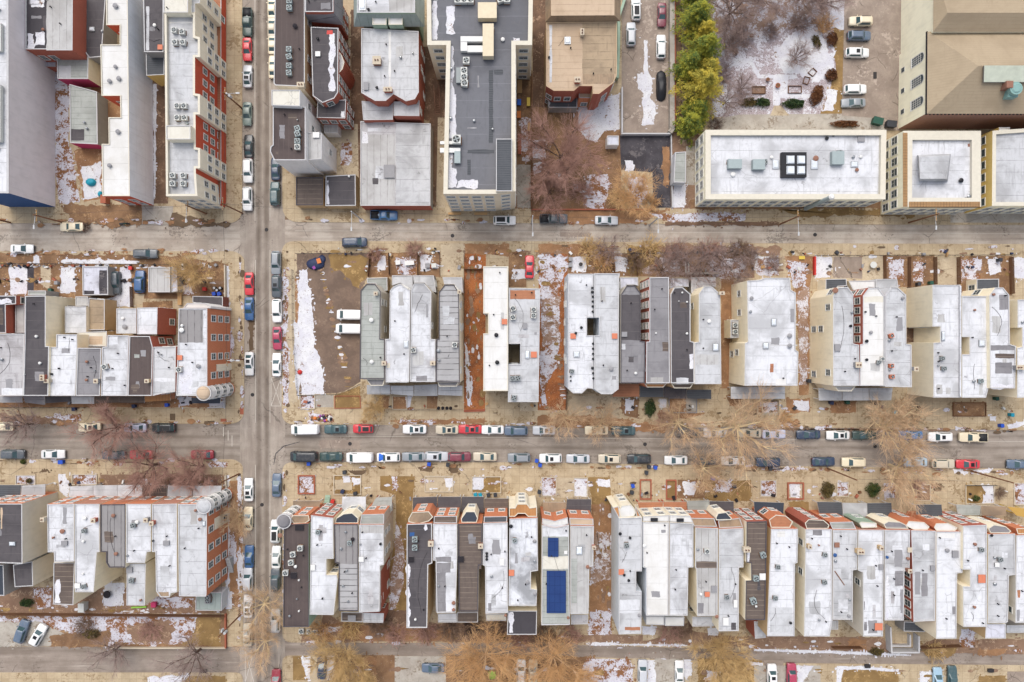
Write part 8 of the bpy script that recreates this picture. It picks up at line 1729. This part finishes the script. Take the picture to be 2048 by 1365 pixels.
T('c4'); planter('red-brown edged bed before the red-brick return house', rect(134, 190, 230, 290)); planter('stone-edged lawn with a round shrub at the right', rect(1178, 205, 1350, 318), 'kerbstone', .15, .2); planter('stone-edged snowy bed beside the square olive hedge', rect(424, 186, 494, 274), 'kerbstone', .12, .2); planter('stone-edged bed before the grey soot-striped house', rect(888, 202, 974, 298), 'kerbstone', .12, .2); planter('stone-edged snowy bed at the right edge', rect(1462, 192, 1605, 322), 'kerbstone', .15, .2)
T('b3'); planter('white-edged snowy bed before the wide white house', rect(1432, 1072, 1534, 1154), 'kerbstone', .2, .3); planter('dark-edged leafy bed before the near-black house', rect(880, 1056, 1048, 1146), 'hatchgrey', .15, .3); planter('stone-edged snow square left of the near-black house bed', rect(822, 1058, 872, 1118), 'kerbstone', .12, .2)
T('b4'); planter('white-edged snowy bed at the wide white house east half', rect(-44, 1072, 84, 1150), 'kerbstone', .2, .3); planter('timber-edged bed before the court house', rect(1116, 1082, 1312, 1166), 'wood', .15, .3)
T('b2'); planter('orange-edged dry lawn below the vacant lot', [(503, 1044), (656, 1044), (660, 1118), (503, 1120)], 'brickbed', .12, .2); planter('stone-edged snow bed at the vacant lot foot', rect(298, 1038, 388, 1122), 'kerbstone', .15, .2); planter('stone-edged leafy bed before the worn twin', rect(846, 1044, 934, 1126), 'kerbstone', .12, .2); planter('orange-edged foot of the leafy passage', [(1270, 1128), (1396, 1122), (1394, 1136), (1270, 1140)], 'brickbed', .25, .3)
T('c1'); planter('stone-edged clutter bed at the left bottom front', rect(96, 146, 214, 204), 'kerbstone', .15, .2); planter('stone-edged snowy bed before the west terrace end', rect(426, 142, 574, 206), 'kerbstone', .15, .2)
T('f')
for i, (x0, y0, x1, y1, lb) in enumerate(((1503, 174, 1530, 189, 'left timber garden bed beside the snowy path'), (1575, 173, 1602, 188, 'right timber garden bed beside the snowy path'))): planter(lb, rect(x0, y0, x1, y1), 'wood', .1, .3)
planter('tilted square timber bed in the snowy garden', [(1625, 137), (1633, 145), (1624, 155), (1614, 147)], 'wood', .1, .3); planter('small leaf-filled timber bed below the tilted one', [(1608, 154), (1620, 157), (1614, 171), (1604, 168)], 'wood', .1, .3)
for x, y, r, lb, mt in ((1502, 73, .55, 'round stone urn under the garden thicket', 'lampgrey'), (1555, 172, .45, 'brown stone block on the garden path', 'brickbed'), (1535, 160, .35, 'small clay pot left of the garden path', 'terracotta')):
    px_, py_ = P(x, y, .4); m = MB(); m.cyl(0, 0, 0, .5, r*.7, r, MATS[mt], 14, False); m.cyl(0, 0, .5, .56, r*1.1, r*1.1, MATS[mt], 14); m.cyl(0, 0, .565, .575, r*.8, r*.8, MATS['wood'], 14); tag(m.build('garden_urn', None, (px_, py_, .13)), lb, 'urn')
# garden walls and fences
def wallrun(label, pts, h, wd, mat, name='garden_wall', cat='wall', group='yard walls'):
    m = MB(); w = [Vector(P(*p)) for p in pts]
    for i, (a, b_) in enumerate(zip(w, w[1:])):
        d = (b_ - a).normalized(); n = Vector((-d.y, d.x))*wd/2; q = ccw([tuple(a - n - d*wd*.4), tuple(b_ - n), tuple(b_ + n), tuple(a + n - d*wd*.4)]); m.prism(q, 0, h + .003*i, MATS[mat])
    tag(m.build(name), label, cat, group)
def fence(label, pts, h=1.2, mat='iron', step=1.6, board=False, group='yard fences'):
    m = MB(); w = [Vector(P(*p)) for p in pts]; root = empty('fence', (w[0].x, w[0].y, .12)); tag(root, label, 'fence', group); rails = MB(); posts = MB(); k = 0
    for a, b_ in zip(w, w[1:]):
        L = (b_ - a).length; d = (b_ - a).normalized(); n = max(1, int(L/step)); o = a - w[0]
        for i in range(n + 1):
            p = o + d*(L*i/n); pm = MB(); pm.cyl(p.x, p.y, 0, h, .04, .04, MATS[mat], 6); pm.build('post', root); k += 1
            if k > 90: break
        for z in ((.3, .7, h - .05) if not board else (.35, h - .25)): rails.tube((o.x, o.y, z), (o.x + d.x*L, o.y + d.y*L, z), .02, .02, MATS[mat], 4, False)
        if board:
            nn = Vector((-d.y, d.x))*.03; nb = int(L/.16)
            for i in range(nb):
                p = o + d*(i + .5)*L/nb; q = ccw([(p.x - d.x*.07 - nn.x, p.y - d.y*.07 - nn.y), (p.x + d.x*.07 - nn.x, p.y + d.y*.07 - nn.y), (p.x + d.x*.07 + nn.x, p.y + d.y*.07 + nn.y), (p.x - d.x*.07 + nn.x, p.y - d.y*.07 + nn.y)]); rails.prism(q, .05, h + .05*((i*7) % 3 - 1)*.3, MATS[mat])
        else:
            for i in range(int(L/.5)): p = o + d*(i*.5); rails.tube((p.x, p.y, .05), (p.x + d.x*.5, p.y + d.y*.5, h - .05), .006, .006, MATS[mat], 3, False)
    rails.build('boards' if board else 'mesh_panel', root)
T('a3'); wallrun('concrete wall along the driveway by the evergreens', [(893, -60), (893, 780), (880, 800)], 1.6, .9, 'concgrey'); wallrun('red-brown strip wall behind the driveway wall', [(912, -60), (912, 760)], 1.2, .3, 'brickbed'); wallrun('pale wall between the driveway and the dark paved lot', [(598, 806), (884, 806)], 1.4, .25, 'coping'); wallrun('pale wall of the snowy concrete yard beside the driveway', [(600, 535), (600, 800)], 1.4, .3, 'coping'); wallrun('pale kerb wall on the right of the dark paved lot', [(893, 810), (900, 1235)], .8, .2, 'coping'); wallrun('garden wall along the brown yard front', [(70, 1247), (780, 1247)], .6, .25, 'brickbed'); wallrun('west wall of the brown yard', [(70, 660), (70, 1245)], 1.2, .2, 'wood'); wallrun('green downpipe wall beside the tan twin house', [(620, 0), (580, 120), (578, 330), (572, 480)], 1.6, .5, 'greenwall')
T('b1'); wallrun('snow-topped side wall of the corner yard', [(1343, 275), (1347, 590)], .9, .25, 'kerbstone'); fence('wire fence along the rear yards of the middle left row', [(0, 262), (1050, 268)]); fence('wire fence between the carport and the dark SUV', [(645, 272), (648, 440)]); fence('wooden fence beside the blue car', [(790, 400), (794, 520)], 1.2, 'wood', board=True); box_thing('bench', 'long brown timber bench beside the snowy corner yard', 'bench', 1071, 470, .7, 2.4, .5, 'woodlight'); fence('low wire fence along the lower front yards', [(0, 1112), (520, 1112)], .8)
wallrun('white front wall of the orange corner house', [(1335, 1050), (1337, 1110), (1240, 1114)], .7, .2, 'coping')
T('b2'); fence('wire fence along the north side of the vacant lot', [(280, 204), (715, 200)]); fence('wire fence along the west side of the vacant lot', [(258, 300), (262, 700), (290, 1040)]); fence('bent wire fence along the foot of the vacant lot', [(300, 1040), (440, 1036), (520, 1034), (590, 1012), (655, 975)], 1.4); fence('timber fence east of the vacant lot yard', [(716, 200), (706, 340)], 1.3, 'wood', board=True); fence('timber fence west of the cluttered rear yard', [(826, 200), (830, 330)], 1.3, 'wood', board=True); fence('timber fence east of the cluttered rear yard', [(998, 200), (998, 330)], 1.3, 'wood', board=True); fence('pipe fence beside the concrete driveway', [(1128, 200), (1130, 330)], 1.2); fence('wire fence along the leafy passage', [(1272, 195), (1272, 980)], 1.3); fence('orange timber fence across the leafy passage', [(1272, 296), (1384, 296)], 1.2, 'wood', board=True); fence('wire fence along the front yards of the worn twins', [(800, 1126), (1262, 1126)], .8)
T('b3'); fence('wire fence along the rear thicket yards', [(560, 205), (1390, 195)]); fence('timber fence between the twin yard and the thicket', [(552, 210), (556, 320)], 1.3, 'wood', board=True); fence('timber fence in the middle of the thicket', [(688, 200), (692, 330)], 1.3, 'wood', board=True); fence('timber fence beside the snowy thicket yard', [(980, 200), (985, 310)], 1.3, 'wood', board=True); wallrun('concrete back wall in the thicket', [(985, 320), (1170, 320)], 1.2, .35, 'concgrey'); fence('orange timber fence along the second leafy passage', [(276, 340), (272, 1130)], 1.3, 'wood', board=True); box_thing('white_slab', 'narrow white slab in the thicket yard', 'slab', 990, 285, .8, 2.2, .4, 'acwhite')
T('b4'); fence('wire fence along the right rear yards', [(300, 215), (1470, 212)]); fence('timber fence beside the paved rear yard', [(704, 215), (706, 360)], 1.3, 'wood', board=True); fence('timber fence right of the snowy rear bed', [(850, 225), (850, 400)], 1.3, 'wood', board=True); fence('timber fence by the court house yard', [(1002, 225), (1004, 385)], 1.3, 'wood', board=True); fence('timber fence before the last rear yards', [(1140, 225), (1142, 385)], 1.3, 'wood', board=True); fence('timber fence at the far right rear yard', [(1450, 225), (1456, 440)], 1.4, 'wood', board=True); wallrun('red painted wall end at the leafy gap', [(292, 225), (292, 330)], 1.0, .3, 'redpaint'); box_thing('yellow_board', 'yellow board in the snowy yard by the leafy gap', 'board', 222, 226, 1.1, .6, .2, 'yellow')
T('c1'); fence('timber fence along the back of the bottom left row', [(0, 955), (1330, 965)], 1.4, 'wood', board=True); wallrun('retaining wall along the bottom left street', [(660, 1158), (1332, 1158)], .6, .25, 'kerbstone'); wallrun('brown side wall at the bottom left street corner', [(1330, 960), (1332, 1156)], .8, .25, 'brickbed'); wallrun('snow-edged side wall of the lower orange corner house', [(1330, 150), (1338, 250)], .8, .25, 'kerbstone'); box_thing('shed', 'small white store box in the rear yard with black tubs', 'store', 492, 918, 1.1, 1.7, 1.6, 'acwhite'); table('large black round tub in the snowy rear yard', 630, 848, .75, 'blackmatt', 'round_tub', 'tub'); box_thing('yard_bin', 'magenta tub in the rear yard with green paint line', 'tub', 908, 905, .9, .9, .8, 'magenta'); wallrun('bright green board along the rear of the white roof with brown square', [(780, 922), (865, 918)], .5, .2, 'lime', 'board', 'board'); box_thing('yard_bin', 'blue bin on the south-west pavement by the white sedan', 'bin', 365, 70, .9, .7, .9, 'bluebin')
for i, (x, y, lb) in enumerate(((1348, 680, 'white-edged steel steps on the side of the orange corner house'),)):
    px_, py_ = P(x, y, 1); m = MB()
    for k in range(9): m.box(-.45, -1.6 + k*.38, .0, .45, -1.35 + k*.38, .25 + k*.2, MATS['lampgrey'])
    tag(m.build('outdoor_steps', None, (px_, py_, .12)), lb, 'steps')
T('c4'); fence('wire fence along the fenced lawn at the right', [(1178, 205), (1350, 205)], .9); wallrun('white wall round the open rear yard', [(712, 1022), (718, 1164), (876, 1164), (876, 1070)], 2.0, .3, 'coping'); wallrun('white back wall of the open rear yard', [(720, 1140), (842, 1140), (842, 1075)], 1.0, .3, 'coping'); fence('timber fence behind the fallen-pole house', [(390, 1150), (560, 1150)], 1.3, 'wood', board=True); fence('timber fence behind the stained white roof', [(900, 1150), (1140, 1140)], 1.3, 'wood', board=True)
px_, py_ = P(448, 754, 9.6); m = MB(); m.tube((-1.0, 1.3, 9.55), (.8, -1.3, 9.55), .10, .08, MATS['polewood'], 8); tag(m.build('timber_pole', None, (px_, py_, 0)), 'reddish timber pole lying on the light-grey roof', 'pole')
T('c4'); box_thing('drain_box', 'dark drain box at the top of the fenced back lawn', 'drain', 604, 1266, 1.1, .6, .4, 'iron', 'lane drains'); box_thing('drain_box', 'dark drain box at the right lane edge', 'drain', 1326, 1292, 1.1, .6, .4, 'iron', 'lane drains'); T('c1'); box_thing('drain_box', 'dark drain box at the bottom left street kerb', 'drain', 1195, 1294, 1.4, .6, .2, 'iron', 'lane drains'); T('a4'); box_thing('drain_box', 'square drain cover in the school car park', 'drain', 656, 450, .6, 1.2, .05, 'iron', 'lane drains')
T('a2')
for x, y, sx, sy, mt, lb in ((1597, 612, .7, 1.1, 'bluetarp', 'blue sack in the yard east of the stone apartments'), (1595, 685, .7, 1.3, 'orange', 'orange crate pile in the yard east of the stone apartments'), (1652, 610, .6, 1.6, 'yellow', 'yellow board pile in the yard east of the stone apartments'), (1600, 520, .9, 2.6, 'woodlight', 'long timber pile in the yard east of the stone apartments'), (1655, 760, .5, 1.6, 'woodlight', 'thin timber pile near the snowy strip'), (1600, 860, .6, 4.0, 'brickbed', 'long red-brown planter east of the stone apartments')): box_thing('yard_pile', lb, 'pile', x, y, sx, sy, .6, mt, 'piles in the apartment yard')
wallrun('timber boundary wall east of the apartment yard', [(1672, 440), (1668, 1240)], 1.4, .15, 'wood')
for x, y, lb in ((1370, 1270, 'wooden bench before the stone apartments, upper'), (1215, 1270, 'wooden bench frame before the stone apartments, left'),):
    px_, py_ = P(x, y, .4); root = empty('bench', (px_, py_, .12)); tag(root, lb, 'bench', 'benches'); m = MB(); m.box(-1.3, -.25, .4, 1.3, .25, .46, MATS['woodlight']); m.build('seat', root)
    for s in (-1, 1): m = MB(); m.box(s*1.1 - .05, -.22, 0, s*1.1 + .05, .22, .4, MATS['iron']); m.build('leg', root)
T('a2'); m = MB()
px_, py_ = P(1112, 595, 1)
for i in range(12): m.tube((-.5, -2.4 + .4*i, 0), (.5, -2.4 + .4*i, 0.1 + .25*i), .05, .05, MATS['terracotta'], 5)
for s in (-.5, .5): m.tube((s, -2.5, .1), (s, 2.3, 2.9), .05, .05, MATS['terracotta'], 5)
tag(m.build('outdoor_stair', None, (px_, py_, .12)), 'red metal stair against the west side of the stone apartments', 'stair')
# scraps of snow, leaves and wet dirt along kerbs, front yards and lanes: too many to count, one sheet per kind
rnd = random.Random(77); T('f')
def scraps(name, mat, n, bands, s0, s1):
    m = MB(); k = 0
    while k < n:
        x0, y0, x1, y1 = rnd.choice(bands); t = rnd.random(); x = rnd.uniform(x0, x1); y = y0 + (y1 - y0)*((x - x0)/(x1 - x0) if x1 - x0 > 40 else 0) + rnd.gauss(0, 3.0 if x1 - x0 > 40 else 0)
        if x1 - x0 <= 40: y = rnd.uniform(y0, y1)
        p = P(x, y); k += 1
        if any(inside(p, pl) for pl, _ in VOLS): continue
        w_, h_ = rnd.uniform(s0, s1)*(1.8 if x1 - x0 > 40 else .7), rnd.uniform(s0, s1)*(.6 if x1 - x0 > 40 else 1.6)
        pl = ragged([(p[0] + w_*math.cos(a*math.pi/4), p[1] + h_*math.sin(a*math.pi/4)) for a in range(8)], 1.1*min(w_, h_) + .1, .14, k + len(mat)*100)
        m.face([(q[0], q[1], .148 + k*.0002 + (.03 if mat == 'wet' else .06 if mat == 'leaf' else .0)) for q in pl], MATS[mat])
    tag(m.build(name), kind='stuff')
kb = [(590, 846, 1500, 851), (1500, 851, 2040, 862), (590, 929, 1500, 937), (1500, 937, 2040, 944), (0, 506, 460, 506), (0, 445, 470, 444), (580, 440, 1300, 444), (0, 846, 470, 845), (0, 923, 460, 923), (568, 500, 576, 830), (566, 940, 574, 1250), (478, 520, 486, 830), (478, 950, 484, 1280), (600, 962, 2040, 975), (580, 815, 2040, 822), (620, 1282, 2040, 1300), (1060, 492, 2040, 497)]
scraps('snow_scraps', 'snowmix', 330, kb, .15, .6); scraps('leaf_scraps', 'leaf', 130, kb[:8], .12, .55); scraps('wet_scraps', 'wet', 150, kb, .1, .5)
yb = [(590, 500, 2040, 512), (680, 530, 2040, 545), (0, 530, 440, 535), (0, 560, 440, 565), (0, 965, 440, 970), (600, 1268, 2040, 1290), (0, 1215, 440, 1222), (590, 1335, 2040, 1345), (935, 510, 965, 820), (1080, 500, 1130, 800), (1196, 1000, 1222, 1240), (640, 530, 700, 780), (1065, 320, 1200, 410)]
scraps('litter_scraps', 'mulch', 260, yb, .12, .6); scraps('grass_scraps', 'deadgrass', 160, yb, .12, .6); scraps('snow_scraps', 'snow', 300, yb + [(600, 975, 2040, 990)], .1, .5)
m = MB(); k = 0
while k < 330:      # household clutter in the yards and along the porches: too small and mixed to count
    x0, y0, x1, y1 = rnd.choice(yb[:5] + yb[:3] + [(600, 985, 2040, 1000), (600, 985, 2040, 1000), (0, 800, 440, 806), (590, 806, 2040, 816)]); x = rnd.uniform(x0, x1); y = y0 + (y1 - y0)*rnd.random() + rnd.gauss(0, 2); p = P(x, y); k += 1
    if any(inside(p, pl) for pl, _ in VOLS): continue
    a, b_, h_, t = rnd.uniform(.08, .4), rnd.uniform(.05, .3), rnd.uniform(.1, .6), rnd.uniform(0, 3.1); d, e = Vector((math.cos(t), math.sin(t)))*a, Vector((-math.sin(t), math.cos(t)))*b_; q = Vector(p)
    m.prism([tuple(q - d - e), tuple(q + d - e), tuple(q + d + e), tuple(q - d + e)], .12, .14 + h_, MATS[rnd.choice(['blackmatt', 'darkbin', 'wood', 'woodlight', 'hatchgrey', 'white_paint', 'iron', 'brickbed', 'navytarp', 'blackmatt', 'acwhite', 'terracotta'])])
tag(m.build('yard_clutter'), kind='stuff')
# unique names for things that would otherwise share a label are checked here
_seen = {}
for o in list(COL.objects):
    if o.parent is None and 'label' in o:
        _seen.setdefault(o['label'], []).append(o)
for k, v in _seen.items():
    if len(v) > 1 and not all('group' in o for o in v): print('DUP', k)
    nwords = len(k.split())
    if nwords > 16 or nwords < 4: print('WORDS', nwords, k)
    if len(v) > 1: print('SHARED', len(v), k)
